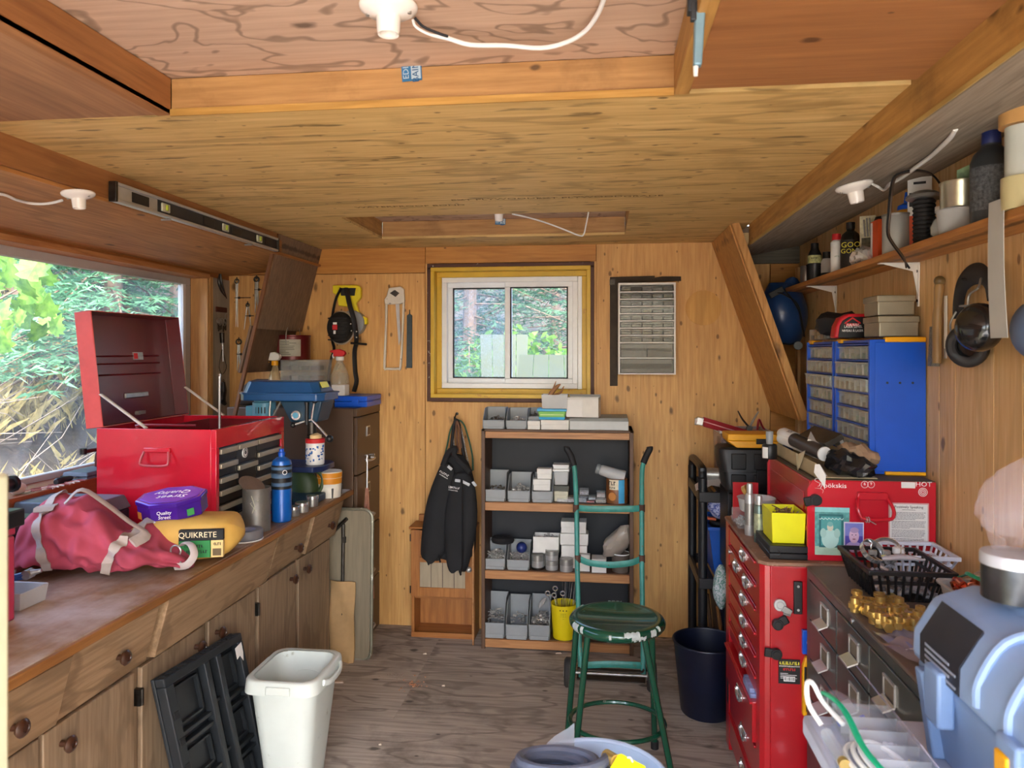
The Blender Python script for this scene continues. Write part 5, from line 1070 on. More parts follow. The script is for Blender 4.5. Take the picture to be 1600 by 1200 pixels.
for k in range(14):
    a=R.uniform(0,2*PI);r_=R.uniform(.01,.05);L=R.uniform(.12,.26);lean=R.uniform(.1,.35)
    p=Vector((r_*math.cos(a),r_*math.sin(a),.08));d=Vector((math.cos(a)*lean,math.sin(a)*lean*.5,1)).normalized();e_=p+d*L
    if e_.z>.34:e_=p+d*(.26/d.z)
    n_=solo('spanner' if k%2 else 'table_fork','steel %s standing in the yellow bucket'%('spanner' if k%2 else 'fork handle'),'spanner' if k%2 else 'fork',MB().tube([p,p.lerp(e_,.5),e_],[.006,.004,.005],6,flat=.5).torus(tuple(e_+d*.012),.012,.004,14,6,'Y') if k%2 else MB().tube([p,p.lerp(e_,.6),e_.lerp(p,.12),e_],[.004,.004,.009,.006],8,flat=.3),M_chrome,group='spanners and forks in the yellow bucket')
    n_.location=Vector(n_.location)+Vector((bx(881,3.99),4.0,S3))
sg_=solo('steel_plate_box','small grey metal box at the right of the bottom shelf behind the stool','box',MB().box(bx(948,3.945),3.945,S3,bx(980,3.945),4.02,S3+.04),mat('box_grey','#a7abac',.4,.4),bevel=.002)
put('box_lid',MB().box(bx(948,3.945)-.002,3.943,S3+.032,bx(980,3.945)+.002,4.022,S3+.046),mat('box_grey','#a7abac'),sg_,bevel=.002)
# ---- small pine cupboard left of the bookshelf
M_pine=wood('orange_pine','#8a5222','#b87a3c','Z',1.1,.4,.45);M_pinex=wood('orange_pine_x','#8a5222','#b87a3c','X',1.1,.3,.45)
px0,px1,py0,py1,pz1=PY(642,900,4.03).x,-.70,4.04,4.19,.628
cu=thing('pine_cupboard','small orange pine cupboard on the floor left of the bookshelf','cupboard',((px0+px1)/2,4.11,0))
put('side_panel',MB().box(px0,py0,0,px0+.018,py1,pz1-.02),M_pine,cu,bevel=.002);put('side_panel',MB().box(px1-.018,py0,0,px1,py1,pz1-.02),M_pine,cu,bevel=.002)
put('top_board',MB().box(px0-.012,py0-.014,pz1-.02,px1+.002,py1,pz1-.008),M_pinex,cu,bevel=.004);put('top_back_rail',MB().box(px0+.01,py1-.02,pz1-.008,px1-.01,py1,pz1+.03),M_pinex,cu,bevel=.002)
put('back_board',MB().box(px0+.018,py1-.012,.03,px1-.018,py1-.002,pz1-.02),M_pine,cu);put('shelf',MB().box(px0+.018,py0+.01,.215,px1-.018,py1-.012,.23),M_pinex,cu);put('bottom_board',MB().box(px0+.018,py0,.012,px1-.018,py1-.012,.03),M_pinex,cu,bevel=.002)
put('base_rail',MB().box(px0,py0-.004,.0,px1,py0+.012,.03),M_pinex,cu,bevel=.002)
dr=put('door',MB().box(px0+.002,py0-.018,.235,px0+.052,py0-.002,pz1-.024).box(px1-.052,py0-.018,.235,px1-.002,py0-.002,pz1-.024).box(px0+.052,py0-.018,.235,px1-.052,py0-.002,.285).box(px0+.052,py0-.018,pz1-.075,px1-.052,py0-.002,pz1-.024).box(px0+.052,py0-.018,.425,px1-.052,py0-.002,.455),M_pine,cu,bevel=.002)
put('pale_panel',MB().box(px0+.05,py0-.010,.28,px1-.05,py0-.006,.43),wood('pale_panel','#8f8069','#b8a88c','Z',1,.1),dr);put('upper_panel',MB().box(px0+.05,py0-.010,.45,px1-.05,py0-.006,pz1-.07),M_pine,dr)
for k in range(1,4):xx=px0+.05+(px1-px0-.1)*k/4;put('groove_bead',MB().box(xx-.0015,py0-.0115,.285,xx+.0015,py0-.0095,.425),M_dkwood,dr)
kq=PY(731,890,py0-.03);put('knob',MB().sph((px1-.028,py0-.032,kq.z),.016,14,10).cyl((px1-.028,py0-.02,kq.z),(px1-.028,py0-.03,kq.z),.007),M_alu,dr)
for zz in(.27,.56):put('hinge',MB().cyl((px0-.001,py0-.016,zz-.02),(px0-.001,py0-.016,zz+.02),.004),M_dsteel,dr)
stick=solo('thin_batten','thin wooden batten standing between cupboard and bookshelf','batten',MB().box(-.700,3.96,0,-.692,3.975,.62),M_rail)
# ---- hook with cords and a dark work jacket
q=PY(713,655,YW-.02);hkx,hkz=q.x,q.z
hk=solo('wall_hook','small wire hook screwed into the back wall above the jacket','hook',MB().tube([(hkx,YW,hkz+.03),(hkx,YW-.03,hkz+.03),(hkx,YW-.05,hkz+.015),(hkx,YW-.06,hkz-.005),(hkx,YW-.075,hkz+.0),(hkx,YW-.08,hkz+.02)],.0035,7),M_dsteel)
put('screw_plate',MB().cyl((hkx,YW-.004,hkz+.03),(hkx,YW,hkz+.03),.009),M_dsteel,hk)
def loop(pts,r,y):return MB().tube([PY(a,b,y+dy) for a,b,dy in pts],r,7)
hy=YW-.075
M_green=mat('green_cord','#24543f',.7);M_spk=mat('speckled_cord','#8e8b86',.8,var=.8,scale=160);M_bcord=mat('black_cord','#15151a',.7);M_brcord=mat('brown_cord','#6b4a36',.8)
solo('green_bungee','loop of green bungee cord hanging from the wall hook','cord',loop([(692,725,-.03),(699,695,-.01),(704,672,0),(713,657,0),(724,662,0),(732,685,-.01),(738,712,-.02),(739,735,-.03)],.005,hy),M_green)
solo('speckled_rope','black and white speckled rope hanging in front over the jacket','rope',loop([(711,715,-.07),(709,690,-.04),(708,668,-.01),(713,655,0),(719,665,-.01),(725,690,-.04),(730,715,-.07),(737,745,-.10)],.004,hy),M_spk)
solo('black_strap','black webbing straps gathered on the hook above the jacket','strap',loop([(702,735,-.05),(706,695,-.03),(709,668,0),(713,656,0),(718,668,-.0),(723,700,-.03),(728,735,-.06)],.010,hy-.012),M_bcord)
solo('leather_lace','brown leather cord twisted on the wall hook','cord',loop([(716,708,-.05),(714,685,-.03),(713,666,-.015),(714,658,-.01),(718,672,-.02),(720,700,-.05)],.006,hy-.026),M_brcord)
M_jk=mat('charcoal_fabric','#191a1d',.85,var=.2,scale=6,bump=.2)
jk=thing('work_jacket','charcoal work jacket hanging by straps from the wall hook','jacket',(hkx,4.02,.37))
def drape(rows,depth,seed,fold=5,yb=4.0):
    """hanging cloth: rows of (py, px_left, px_right) on the photo, folds running down"""
    mb=MB();rs=[]
    for i,(py,a,b) in enumerate(rows):
        A,B_=PY(a,py,yb),PY(b,py,yb);cx,w=(A.x+B_.x)/2,(B_.x-A.x)/2;ring=[];t_=i/(len(rows)-1)
        for j in range(36):
            an=2*PI*j/36;ca,sa=math.cos(an),math.sin(an)
            f_=1+.10*t_*math.sin(fold*an+seed)+.05*noise.noise(Vector((ca*2+seed,sa*2,t_*4)))
            ring.append((cx+w*ca*(.97+.03*math.sin(fold*an+seed)),yb+depth*(.35+.65*min(1,t_*1.6))*sa*f_,A.z+.012*math.sin(3*an+seed)*t_+.008*noise.noise(Vector((ca*3,sa*3,i)))))
        rs.append(ring)
    return mb.rings(rs)
put('back_panel',drape([(708,704,722),(722,694,733),(745,684,741),(775,672,744),(815,665,745),(850,660,744),(868,657,742),(872,660,735)],.055,1.2,5,4.03),M_jk,jk,smooth=60,sub=1)
put('sleeve',drape([(722,690,706),(735,684,712),(760,673,712),(790,664,708),(825,659,704),(860,656,700),(872,657,690),(876,668,684)],.05,3.0,4,3.985),M_jk,jk,smooth=60,sub=1)
put('sleeve',drape([(736,712,732),(750,704,742),(780,697,747),(815,692,748),(850,693,741),(878,697,734),(888,700,730),(890,706,726)],.055,5.1,4,3.955),M_jk,jk,smooth=60,sub=1)
put('zip',MB().tube([PY(722,748,3.885),PY(723,800,3.875),PY(722,880,3.88),PY(720,896,3.9)],.004,6),M_black,jk)
put('collar',MB().tube([PY(692,728,3.97),PY(700,708,3.99),PY(712,700,4.0),(hkx+.03,3.99,PY(712,712,4.0).z),PY(735,738,3.95)],.016,8),M_jk,jk)
for(a,b,w_,h_,rr_,t1,t2) in((694,740,.05,.02,-.5,'NORTH','WORKWEAR'),(709,762,.05,.02,-.12,'NORTH','WORKWEAR')):
    p=PY(a,b,3.905 if a>700 else 3.935);scrawl(.055,.013,tuple(p),(PI/2,-rr_,0),M_winkm,jk);scrawl(.05,.006,tuple(p+Vector((-.004,0,-.015))),(PI/2,-rr_,0),M_winkm,jk)
for(a,b,w_,rr_) in((703,731,.03,.7),(715,751,.03,.1),(728,755,.045,.45),(741,756,.03,.9)):p=PY(a,b,3.90 if a>712 else 3.945);put('reflective_tab',MB().cb(p,(w_,.004,.016),ry=rr_),mat('reflective_grey','#b9bcc0',.4),jk,bevel=.002)
for a,b in((668,876),(686,872),(718,892)):put('cuff_strap',MB().tube([PY(a,b-8,3.96),PY(a,b,3.95),PY(a+2,b+6,3.955)],.010,8,flat=.5),M_jk,jk)
# ---- hand truck
ht=thing('hand_truck','teal painted two-wheeled hand truck leaning on the bookshelf','hand truck',(.03,3.66,0))
def hp_(px,py): # on the leaning plane
    y=3.55+.30*(1-(py-700)/360);return PY(px,py,y)
L_=[(886,702),(892,712),(897,728),(899,750),(901,800),(902,880),(904,960),(907,1040),(908,1058)];R__=[(1015,702),(1010,712),(1005,724),(1003,745),(1003,800),(1003,880),(1004,960),(1005,1040),(1005,1058)]
put('side_tube',MB().tube([hp_(*p) for p in L_],.0125,12),M_teal,ht);put('side_tube',MB().tube([hp_(*p) for p in R__],.0125,12),M_teal,ht)
for P_ in(L_,R__):put('rubber_grip',MB().tube([hp_(*P_[0])+Vector((0,0,.012))]+[hp_(*p) for p in P_[:3]],.0165,12),M_rubber,ht)
for py,sag in((794,.0),(873,.025),(1040,-.015)):
    a,b=hp_(905,py),hp_(1002,py);m_=(a+b)/2+Vector((0,-.02,-sag))
    put('cross_strap',MB().tube([a,a.lerp(m_,.35)+Vector((0,-.01,-sag*.3)),m_,b.lerp(m_,.35)+Vector((0,-.01,-sag*.3)),b],.004,8,flat=4.0),M_teal,ht)
for q in(hp_(900,794),hp_(1003,794),hp_(903,873),hp_(1003,873)):put('weld_clamp',MB().cyl(q+Vector((0,0,-.018)),q+Vector((0,0,.018)),.0155,n=12),mat('rust_clamp','#5a3f33',.8,.3,var=.3),ht)
wz=.068;a,b=Vector((-.155,3.53,wz)),Vector((.235,3.53,wz))
put('axle',MB().cyl(a,b,.007),M_steel,ht);put('axle_bar',MB().tube([hp_(907,1042),Vector((-.09,3.54,wz+.01)),Vector((.17,3.54,wz+.01)),hp_(1005,1042)],.006),M_rust,ht)
for p in(a,b):
    wq=MB().at(Matrix.Translation(p)@rotm(0,PI/2,0));wq.lathe([(.02,-.02),(.058,-.022),(.068,-.014),(.068,.014),(.058,.022),(.02,.02)],n=28);w_=put('wheel',wq,mat('grey_tyre','#2e2b29',.8,var=.25),ht);put('hub',MB().cyl(p+Vector((-.026,0,0)),p+Vector((.026,0,0)),.02),M_steel,w_)
put('toe_plate',MB().box(-.12,3.60,.002,.21,3.74,.007),M_rust,ht,bevel=.001)
# ---- stool
sc=Vector((.060,2.91,0));so=thing('metal_stool','round green painted metal stool in front of the bookshelf','stool',sc)
M_gr=mat('green_gloss_paint','#0d4a35',.22,.1,var=.12,scale=5,wear='#b9c4bd',wearpos=.665,coat=.5)
put('seat',MB().lathe([(0,.545),(.13,.545),(.16,.530),(.178,.530),(.186,.540),(.187,.552),(.180,.563),(.165,.568),(.150,.566),(.143,.562),(0,.560)],n=56),M_gr,so,local=True,smooth=50)
FT=[(-.14,3.02),(.213,3.02),(-.105,2.80),(.262,2.80)];TP=[(-.10,3.00),(.20,3.01),(-.055,2.80),(.165,2.80)]
for(fx,fy),(tx,ty) in zip(FT,TP):
    fx,fy,tx,ty=fx-sc.x,fy-sc.y,tx-sc.x,ty-sc.y
    lg=put('leg',MB().tube([(tx*.8,ty*.8,.538),(tx*.96,ty*.96,.525),(tx,ty,.50),(fx,fy,.012)],.0125,12),M_gr,so,local=True);put('rubber_foot',MB().cyl((fx,fy,0),(fx-.0,fy,.03),.016),M_rubber,lg,local=True)
M_chip=mat('bare_chip','#b9c2bd',.5,var=.15,scale=60)
prf=[(.1815,.534),(.1865,.541),(.1876,.551),(.1852,.558),(.1806,.5638),(.174,.5662)]
for a0,a1,i0,i1 in((-2.72,-2.50,0,4),(-2.42,-2.34,1,4),(-1.75,-1.70,1,3),(-1.45,-1.12,2,5),(-1.30,-.98,0,2),(-.86,-.70,1,4),(-.62,-.54,2,5),(1.45,1.75,2,5),(2.4,2.5,1,4)):
    N_=9;put('paint_chip',MB().rings([[((r_+.0004)*math.cos(a0+(a1-a0)*(j/N_)),(r_+.0004)*math.sin(a0+(a1-a0)*(j/N_)),z_+.0005+.0022*math.sin(j*2.1+i)) for j in range(N_+1)] for i,(r_,z_) in enumerate(prf[i0:i1+1])],False,False,False),M_chip,so,local=True)
put('foot_ring',MB().torus((0,0,.155),.183,.009,48,8,'Z',sy=.86),M_gr,so,local=True)
# ---- crumbs and bits on the floor
for(px,py,n_,c_,lab) in((645,1070,70,'#b9825c','small heap of sawdust on the floor by the white bin'),(618,1055,30,'#a39385','dusting of pale sawdust nearer the bookshelf')):
    q=PZ(px,py,.001);mb=MB()
    for _ in range(n_):
        a,r_=R.uniform(0,2*PI),abs(R.gauss(0,.035));x_,y_=q.x+r_*math.cos(a)*1.3,q.y+r_*math.sin(a);s_=R.uniform(.0015,.004);mb.cb((x_,y_,.0012+s_/2),(s_,s_*1.6,s_),rz=a)
    put('sawdust',mb,mat('saw'+c_,c_,.9,var=.2),kind='stuff',label=lab,cat='sawdust')
for(px,py,s_,lab) in((530,1066,.025,'pale wood chip on the floor just right of the white bin rim'),(873,1021,.016,'pale chip on the floor at the bookshelf foot'),(514,1103,.014,'small grey chip on the floor beside the white bin'),(664,1022,.010,'tiny white chip on the floor below the pine cupboard'),(693,1072,.008,'tiny pale chip on the floor right of the sawdust'),(594,1164,.006,'white speck on the floor nearest the door')):
    q=PZ(px,py,.001);solo('wood_chip',lab,'chip',MB().hexa([(q.x-s_,q.y-s_*.5,.001),(q.x+s_,q.y-s_*.3,.001),(q.x+s_*.8,q.y+s_*.5,.001),(q.x-s_*.7,q.y+s_*.4,.001),(q.x-s_*.8,q.y-s_*.3,.006),(q.x+s_*.9,q.y-s_*.2,.004),(q.x+s_*.6,q.y+s_*.3,.007),(q.x-s_*.5,q.y+s_*.3,.005)]),mat('chip','#cdbba6',.9),group='chips on the floor')
# ---- white bin and folded black crate by the bench
M_wb=mat('dirty_white_plastic','#c9d0c8',.45,var=.06,scale=6,wear='#9da08f',wearpos=.64)
wbx0,wbx1,wby0,wby1,wbz=-1.255,-1.0,2.47,2.76,.438
def rrr(x0,x1,y0,y1,z,r=.05,k=5):
    pts=[]
    for cx,cy,a0 in((x1-r,y0+r,-PI/2),(x1-r,y1-r,0),(x0+r,y1-r,PI/2),(x0+r,y0+r,PI)):
        for i in range(k):a=a0+PI/2*i/(k-1);pts.append((cx+r*math.cos(a),cy+r*math.sin(a),z))
    return pts
wb=thing('waste_bin','scuffed white plastic waste bin on the floor by the workbench','bin',((wbx0+wbx1)/2,(wby0+wby1)/2,0))
i_=.045
put('bin_body',MB().rings([rrr(wbx0+i_,wbx1-i_,wby0+i_,wby1-i_,0,.05),rrr(wbx0+.006,wbx1-.006,wby0+.006,wby1-.006,wbz-.05),rrr(wbx0+.010,wbx1-.010,wby0+.010,wby1-.010,wbz-.05),rrr(wbx0+.010,wbx1-.01,wby0+.01,wby1-.01,wbz-.002),rrr(wbx0+.014,wbx1-.014,wby0+.014,wby1-.014,wbz-.002),rrr(wbx0+i_+.004,wbx1-i_-.004,wby0+i_+.004,wby1-i_-.004,.006,.05)]),M_wb,wb,smooth=40)
put('rim',MB().rings([rrr(wbx0+.004,wbx1-.004,wby0+.004,wby1-.004,wbz-.048),rrr(wbx0-.012,wbx1+.012,wby0-.012,wby1+.012,wbz-.045),rrr(wbx0-.008,wbx1+.008,wby0-.008,wby1+.008,wbz-.004),rrr(wbx0-.002,wbx1+.002,wby0-.002,wby1+.002,wbz+.002),rrr(wbx0+.010,wbx1-.010,wby0+.010,wby1-.010,wbz)],False,False),M_wb,wb,smooth=50)
for xx in(wbx0-.014,wbx1+.014):put('side_grip',MB().tube([(xx,wby0+.06,wbz-.02),(xx+(.012 if xx>-1.1 else-.012),wby0+.10,wbz-.03),(xx+(.012 if xx>-1.1 else-.012),wby1-.10,wbz-.03),(xx,wby1-.06,wbz-.02)],.007,8,flat=1.6),M_wb,wb)
put('front_notch',MB().box(-1.17,wby0-.018,wbz-.042,-1.08,wby0-.010,wbz-.012),M_wb,wb,bevel=.004)
put('moulded_arc',MB().torus((-1.13,wby1-.018,wbz-.10),.06,.003,24,6,'Y',.3,PI-.3,.5),M_wb,wb)
M_cr=mat('black_crate','#1b2024',.55,var=.25,scale=12,wear='#59564f',wearpos=.74)
ct=thing('folding_crate','dusty black folded plastic crate leaning against the workbench doors','crate',(-1.30,2.36,0))
A_,B2_=Vector((-1.352,2.07,.61)),Vector((-1.352,2.55,.57));Dn=Vector((.075,.08,-.57))
O_=A_;U_=(B2_-A_);V_=Dn;N_=U_.cross(V_).normalized();N_=N_ if N_.x>0 else-N_
def cbx(mb,u0,u1,v0,v1,n0,n1):
    pt=lambda u,v,n:O_+U_*u+V_*v+N_*n
    return mb.hexa([pt(u0,v1,n0),pt(u1,v1,n0),pt(u1,v1,n1),pt(u0,v1,n1),pt(u0,v0,n0),pt(u1,v0,n0),pt(u1,v0,n1),pt(u0,v0,n1)])
put('back_sheet',cbx(MB(),0,1,0,1,.0,.012),M_cr,ct,bevel=.003)
fr=MB()
for u0,u1,v0,v1 in((0,1,0,.05),(0,1,.95,1),(0,.09,.05,.95),(.93,1,.05,.95),(.46,.52,.05,.95),(.62,.68,.05,.95)):cbx(fr,u0,u1,v0,v1,.0125,.045)
put('outer_frame',fr,M_cr,ct,bevel=.004)
for u0,u1 in((.09,.46),(.68,.93)):
    for v in(.34,.40,.66,.72):put('rib',cbx(MB(),u0,u1,v,v+.022,.0125,.036),M_cr,ct,bevel=.002)
for v in(.30,.62):put('rib',cbx(MB(),.52,.62,v,v+.02,.0125,.03),M_cr,ct,bevel=.002)
for u0,u1 in((.13,.42),(.72,.90)):
    for v0,v1 in((.09,.31),(.46,.63),(.77,.92)):
        pn=put('recess_frame',cbx(MB(),u0,u1,v0,v0+.012,.0125,.026),M_cr,ct);cbx_m=MB();cbx(cbx_m,u0,u1,v1-.012,v1,.0125,.026);cbx(cbx_m,u0,u0+.02,v0,v1,.0125,.026);cbx(cbx_m,u1-.02,u1,v0,v1,.0125,.026);put('recess_frame',cbx_m,M_cr,ct)
for k in range(5):put('edge_slot',cbx(MB(),.02,.07,.2+k*.15,.24+k*.15,.045,.048),M_rubber,ct)
for k in range(16):put('edge_tooth',cbx(MB(),.04+k*.058,.06+k*.058,-.006,.0,.02,.04),M_cr,ct)
pt=O_+U_*.9+V_*.07+N_*.05;put('torn_sticker',MB().add([tuple(pt+U_*a+V_*b+N_*c_) for a,b,c_ in((-.05,.0,0),(.04,-.02,.004),(.05,.05,.001),(.02,.10,.004),(0,.06,0),(-.06,.07,.003))],[(0,1,2,3,4,5)]),M_paper,ct)
# ================================================================== RIGHT SIDE
# ---- red roller cabinet
rx0,rx1,ry0,ry1,rz1=.508,1.04,2.445,3.115,.926
rc=thing('roller_cabinet','tall red steel drawer cabinet with chrome ring pulls on the right','tool cabinet',((rx0+rx1)/2,(ry0+ry1)/2,0))
put('body',MB().box(rx0+.03,ry0,.02,rx1,ry0+.006,rz1-.012).box(rx0+.03,ry1-.006,.02,rx1,ry1,rz1-.012).box(rx1-.006,ry0+.006,.02,rx1,ry1-.006,rz1-.012).box(rx0+.02,ry0,0,rx1,ry1,.02),M_red,rc,bevel=.003)
put('front_post',MB().at().prism([(rx0+.03,ry0),(rx0+.012,ry0+.004),(rx0,ry0+.02),(rx0,ry0+.075),(rx0+.03,ry0+.075)][::-1],.0,rz1-.012),M_red,rc,bevel=.002)
put('front_post',MB().box(rx0,ry1-.075,0,rx0+.03,ry1,rz1-.012),M_red,rc,bevel=.004)
put('deck',MB().prism([(rx0+.02,ry0-.004),(rx1,ry0-.004),(rx1,ry1+.004),(rx0+.005,ry1+.004),(rx0-.006,ry1-.01),(rx0-.006,ry0+.02)],rz1-.012,rz1),mat('worn_deck','#8d6a54',.6,var=.2,wear='#c9b49a',wearpos=.6),rc,bevel=.003)
dz_=[(.70,.87),(.60,.695),(.515,.595),(.44,.51),(.29,.435),(.155,.285),(.03,.15)]
for i,(z0,z1) in enumerate([(.835,.908),(.755,.83),(.675,.75),(.60,.67),(.53,.595),(.46,.525),(.30,.44),(.165,.295),(.035,.16)]):
    out_=.0 if i!=6 else-.014
    d_=put('drawer',MB().box(rx0+.002+out_,ry0+.078,z0+.002,rx0+.028,ry1-.078,z1-.002),M_red if i%2 else M_red,rc,bevel=.003)
    put('drawer_lip',MB().box(rx0-.006+out_,ry0+.08,z1-.012,rx0+.004+out_,ry1-.08,z1-.004),M_red,d_,bevel=.002)
    yc=ry0+.20;
    for yc in((ry0+.24,ry1-.24) if i in(1,) else((ry0+ry1)/2-.04,)):
        pz=(z0+z1)/2
        put('ring_pull',MB().at(TR(rx0-.004+out_,yc,pz)).torus((0,0,0),.042,.0055,22,7,'X',-PI*1.02,PI*.02,.55).cyl((0,-.042,0),(.004,-.042,0),.009).cyl((0,.042,0),(.004,.042,0),.009),M_chrome,d_)
        put('pull_plate',MB().box(rx0-.002+out_,yc-.05,pz-.012,rx0+.003+out_,yc+.05,pz+.014),M_chrome,d_,bevel=.002)
lk=PX(1143,862,rx0);put('lock',MB().cyl((rx0-.012,lk.y,lk.z),(rx0,lk.y,lk.z),.010),M_chrome,rc)
put('dark_slot',MB().box(rx0-.001,ry1-.06,.18,rx0+.002,ry1-.03,.30),M_black,rc)
bd_=solo('cloth_bundle','folded blue and white cloth in the half-open red drawer','cloth',MB().cb((rx0-.002,ry0+.17,.437),(.02,.13,.03)).cb((rx0-.004,ry0+.17,.458),(.016,.11,.016)),mat('blue_white_cloth','#8590b5',.9,var=.5,scale=30))
# magnets, clips, cards stuck on its near side
yS=ry0-.001
def on_side(px,py):return PY(px,py,yS)
def magnet(px,py,lab,kind='round',rz=0,ring=False):
    q=on_side(px,py);m_=thing('magnetic_clip',lab,'magnet',(q.x,yS,q.z),rot=(0,rz,0),group='magnetic clips on the red steel')
    put('clip_plate',MB().box(-.004,-.012,-.014,.036,0,.014),M_black,m_,local=True,bevel=.003);put('magnet_disc',MB().cyl((0,-.018,0),(0,0,0),.017,n=22).cyl((0,-.021,0),(0,-.018,0),.012,n=18),M_dsteel if ring else M_black,m_,local=True,bevel=.001)
    return m_
magnet(1214,974,'black magnetic clip tilted on the red cabinet side, just below the steel one',rz=-.55);magnet(1212,1020,'black magnetic clip low on the red cabinet edge above the card',rz=PI+.1)
q=on_side(1222,946);mc=thing('bulldog_clip','round steel magnet clip on the red cabinet side','clip',(q.x,yS,q.z));put('disc',MB().cyl((-.008,-.01,.003),(-.008,0,.003),.019,n=22).torus((-.008,-.011,.003),.011,.002,18,6,'Y'),M_alu,mc,local=True,bevel=.001);put('clip',MB().cb((.012,-.01,-.012),(.03,.016,.02),ry=.5).cyl((.0,-.016,-.02),(.022,-.016,-.026),.004),M_steel,mc,local=True,bevel=.002)
q=on_side(1246,932);bo=thing('bottle_opener','black strip bottle opener with torn tape on the red cabinet side','opener',(q.x,yS,q.z-.05));put('strip',MB().box(-.013,-.010,-.004,.013,0,.10),M_black,bo,local=True,bevel=.002);put('rivet',MB().cyl((0,-.013,.085),(0,-.009,.085),.004),M_alu,bo,local=True);put('rivet',MB().cyl((0,-.013,.01),(0,-.009,.01),.004),M_alu,bo,local=True)
q0,q1=on_side(1216,1029),on_side(1250,1069)
bc_=thing('black_card','black packaging card with yellow script and white code lines on the red cabinet side','card',((q0.x+q1.x)/2,yS,q1.z))
put('card',MB().box(q0.x,yS-.003,q1.z,q1.x,yS-.001,q0.z),M_black,bc_,bevel=.0008);cx_=(q0.x+q1.x)/2;w_=q1.x-q0.x
scrawl(.060,.011,(cx_,yS-.0035,q0.z-.012),FY,M_yink,bc_);scrawl(.062,.0045,(cx_,yS-.0035,q0.z-.022),FY,M_winkm,bc_);scrawl(.038,.009,(cx_,yS-.0035,q0.z-.032),FY,M_rink,bc_)
for k in range(4):put('small_print',MB().box(q0.x+.006,yS-.0036,q0.z-.046-k*.005,q0.x+.006+w_*(.35+.4*(k%2)),yS-.003,q0.z-.0445-k*.005),M_winkm,bc_)
put('white_code_panel',MB().box(q0.x+.016,yS-.0036,q1.z+.008,q1.x-.016,yS-.003,q1.z+.024),M_winkm,bc_)
for k in range(9):put('code_line',MB().box(q0.x+.019+k*.0042,yS-.004,q1.z+.011,q0.x+.019+k*.0042+(.0012 if k%3 else .0022),yS-.0036,q1.z+.022),M_ink,bc_)
q0,q1=on_side(1252,982),on_side(1267,1020);bt=solo('blue_tin','blue plastic block with white crescent on the red cabinet side','magnet',MB().box(q0.x,yS-.016,q1.z,q1.x,yS-.001,q0.z),M_blue,bevel=.002);put('crescent',MB().torus((q1.x-.004,yS-.0168,(q0.z+q1.z)/2),.012,.0012,16,5,'Y',PI/2,PI*1.5),M_winkm,bt)
q0,q1=on_side(1252,1023),on_side(1268,1115);lvl=thing('torpedo_level','yellow torpedo level held upright on the red cabinet side','spirit level',((q0.x+q1.x)/2,yS,q1.z));w_=q1.x-q0.x
put('body',MB().at(Matrix.Translation((q0.x,yS-.001,q1.z))@rotm(PI/2,0,0)).prism([(0,0),(w_,0),(w_,q0.z-q1.z-.03),(w_*.55,q0.z-q1.z),(w_*.3,q0.z-q1.z),(0,q0.z-q1.z-.03)],0,.02),M_yel,lvl,bevel=.003)
put('dark_slot',MB().box(q0.x+w_*.12,yS-.0225,q1.z+.06,q0.x+w_*.36,yS-.02,q0.z-.03),M_black,lvl,bevel=.001);put('vial',MB().box(q0.x+w_*.45,yS-.0225,q1.z+.07,q0.x+w_*.85,yS-.02,q1.z+.10),mat('vial_green','#a9b83c'),lvl,bevel=.001);put('label',MB().box(q0.x+w_*.3,yS-.0225,q1.z+.015,q0.x+w_*.7,yS-.02,q1.z+.05),M_black,lvl)
# ---- red top chest with photographs and stickers
tx0,tx1,ty0,ty1,tz0,tz1=.672,1.052,2.475,3.06,rz1,1.187
tc=thing('top_chest','red steel top chest covered in stickers standing on the red drawer cabinet','tool chest',((tx0+tx1)/2,(ty0+ty1)/2,tz0))
M_redm=mat('side_red','#c3142a',.30,var=.07,scale=4,coat=.3)
sp=[(tx0-.012,tz0+.001),(tx1,tz0+.001),(tx1,tz1),(tx0+.004,tz1),(tx0-.012,tz1-.03),(tx0-.012,tz0+.06)]
put('side_panel',MB().at(Matrix.Translation((0,ty0+.012,0))@rotm(PI/2,0,0)).prism(sp,0,.012),M_redm,tc,bevel=.003);put('side_panel',MB().at(Matrix.Translation((0,ty1,0))@rotm(PI/2,0,0)).prism(sp,0,.012),M_redm,tc,bevel=.003)
put('back_panel',MB().box(tx1-.006,ty0+.012,tz0+.001,tx1,ty1-.012,tz1-.004),M_redm,tc);put('lid_top',MB().box(tx0,ty0+.004,tz1-.004,tx1,ty1-.004,tz1+.002),mat('dusty_olive_top','#5b4d38',.8,var=.2,scale=6),tc,bevel=.002)
put('front_flap',MB().box(tx0-.004,ty0+.012,tz0+.11,tx0+.004,ty1-.012,tz1-.004),M_red,tc,bevel=.003);put('flap_recess',MB().box(tx0-.007,ty0+.07,tz0+.15,tx0-.004,ty1-.05,tz1-.05),M_red,tc,bevel=.002)
put('front_sill',MB().box(tx0-.010,ty0+.012,tz0+.09,tx0+.006,ty1-.012,tz0+.108),M_red,tc,bevel=.003);put('lower_front',MB().box(tx0-.004,ty0+.012,tz0+.001,tx0+.004,ty1-.012,tz0+.088),M_reddk,tc,bevel=.002)
yT=ty0-.0005
def onT(px,py):return PY(px,py,yT)
h0,h1=onT(1336,768),onT(1388,808)
put('handle_bracket',MB().at(Matrix.Translation((0,yT,0))@rotm(PI/2,0,0)).prism([(h0.x,h0.z-.024),(h1.x,h0.z-.024),(h1.x-.006,h0.z),(h0.x+.006,h0.z)],0,.014),M_redm,tc,bevel=.003)
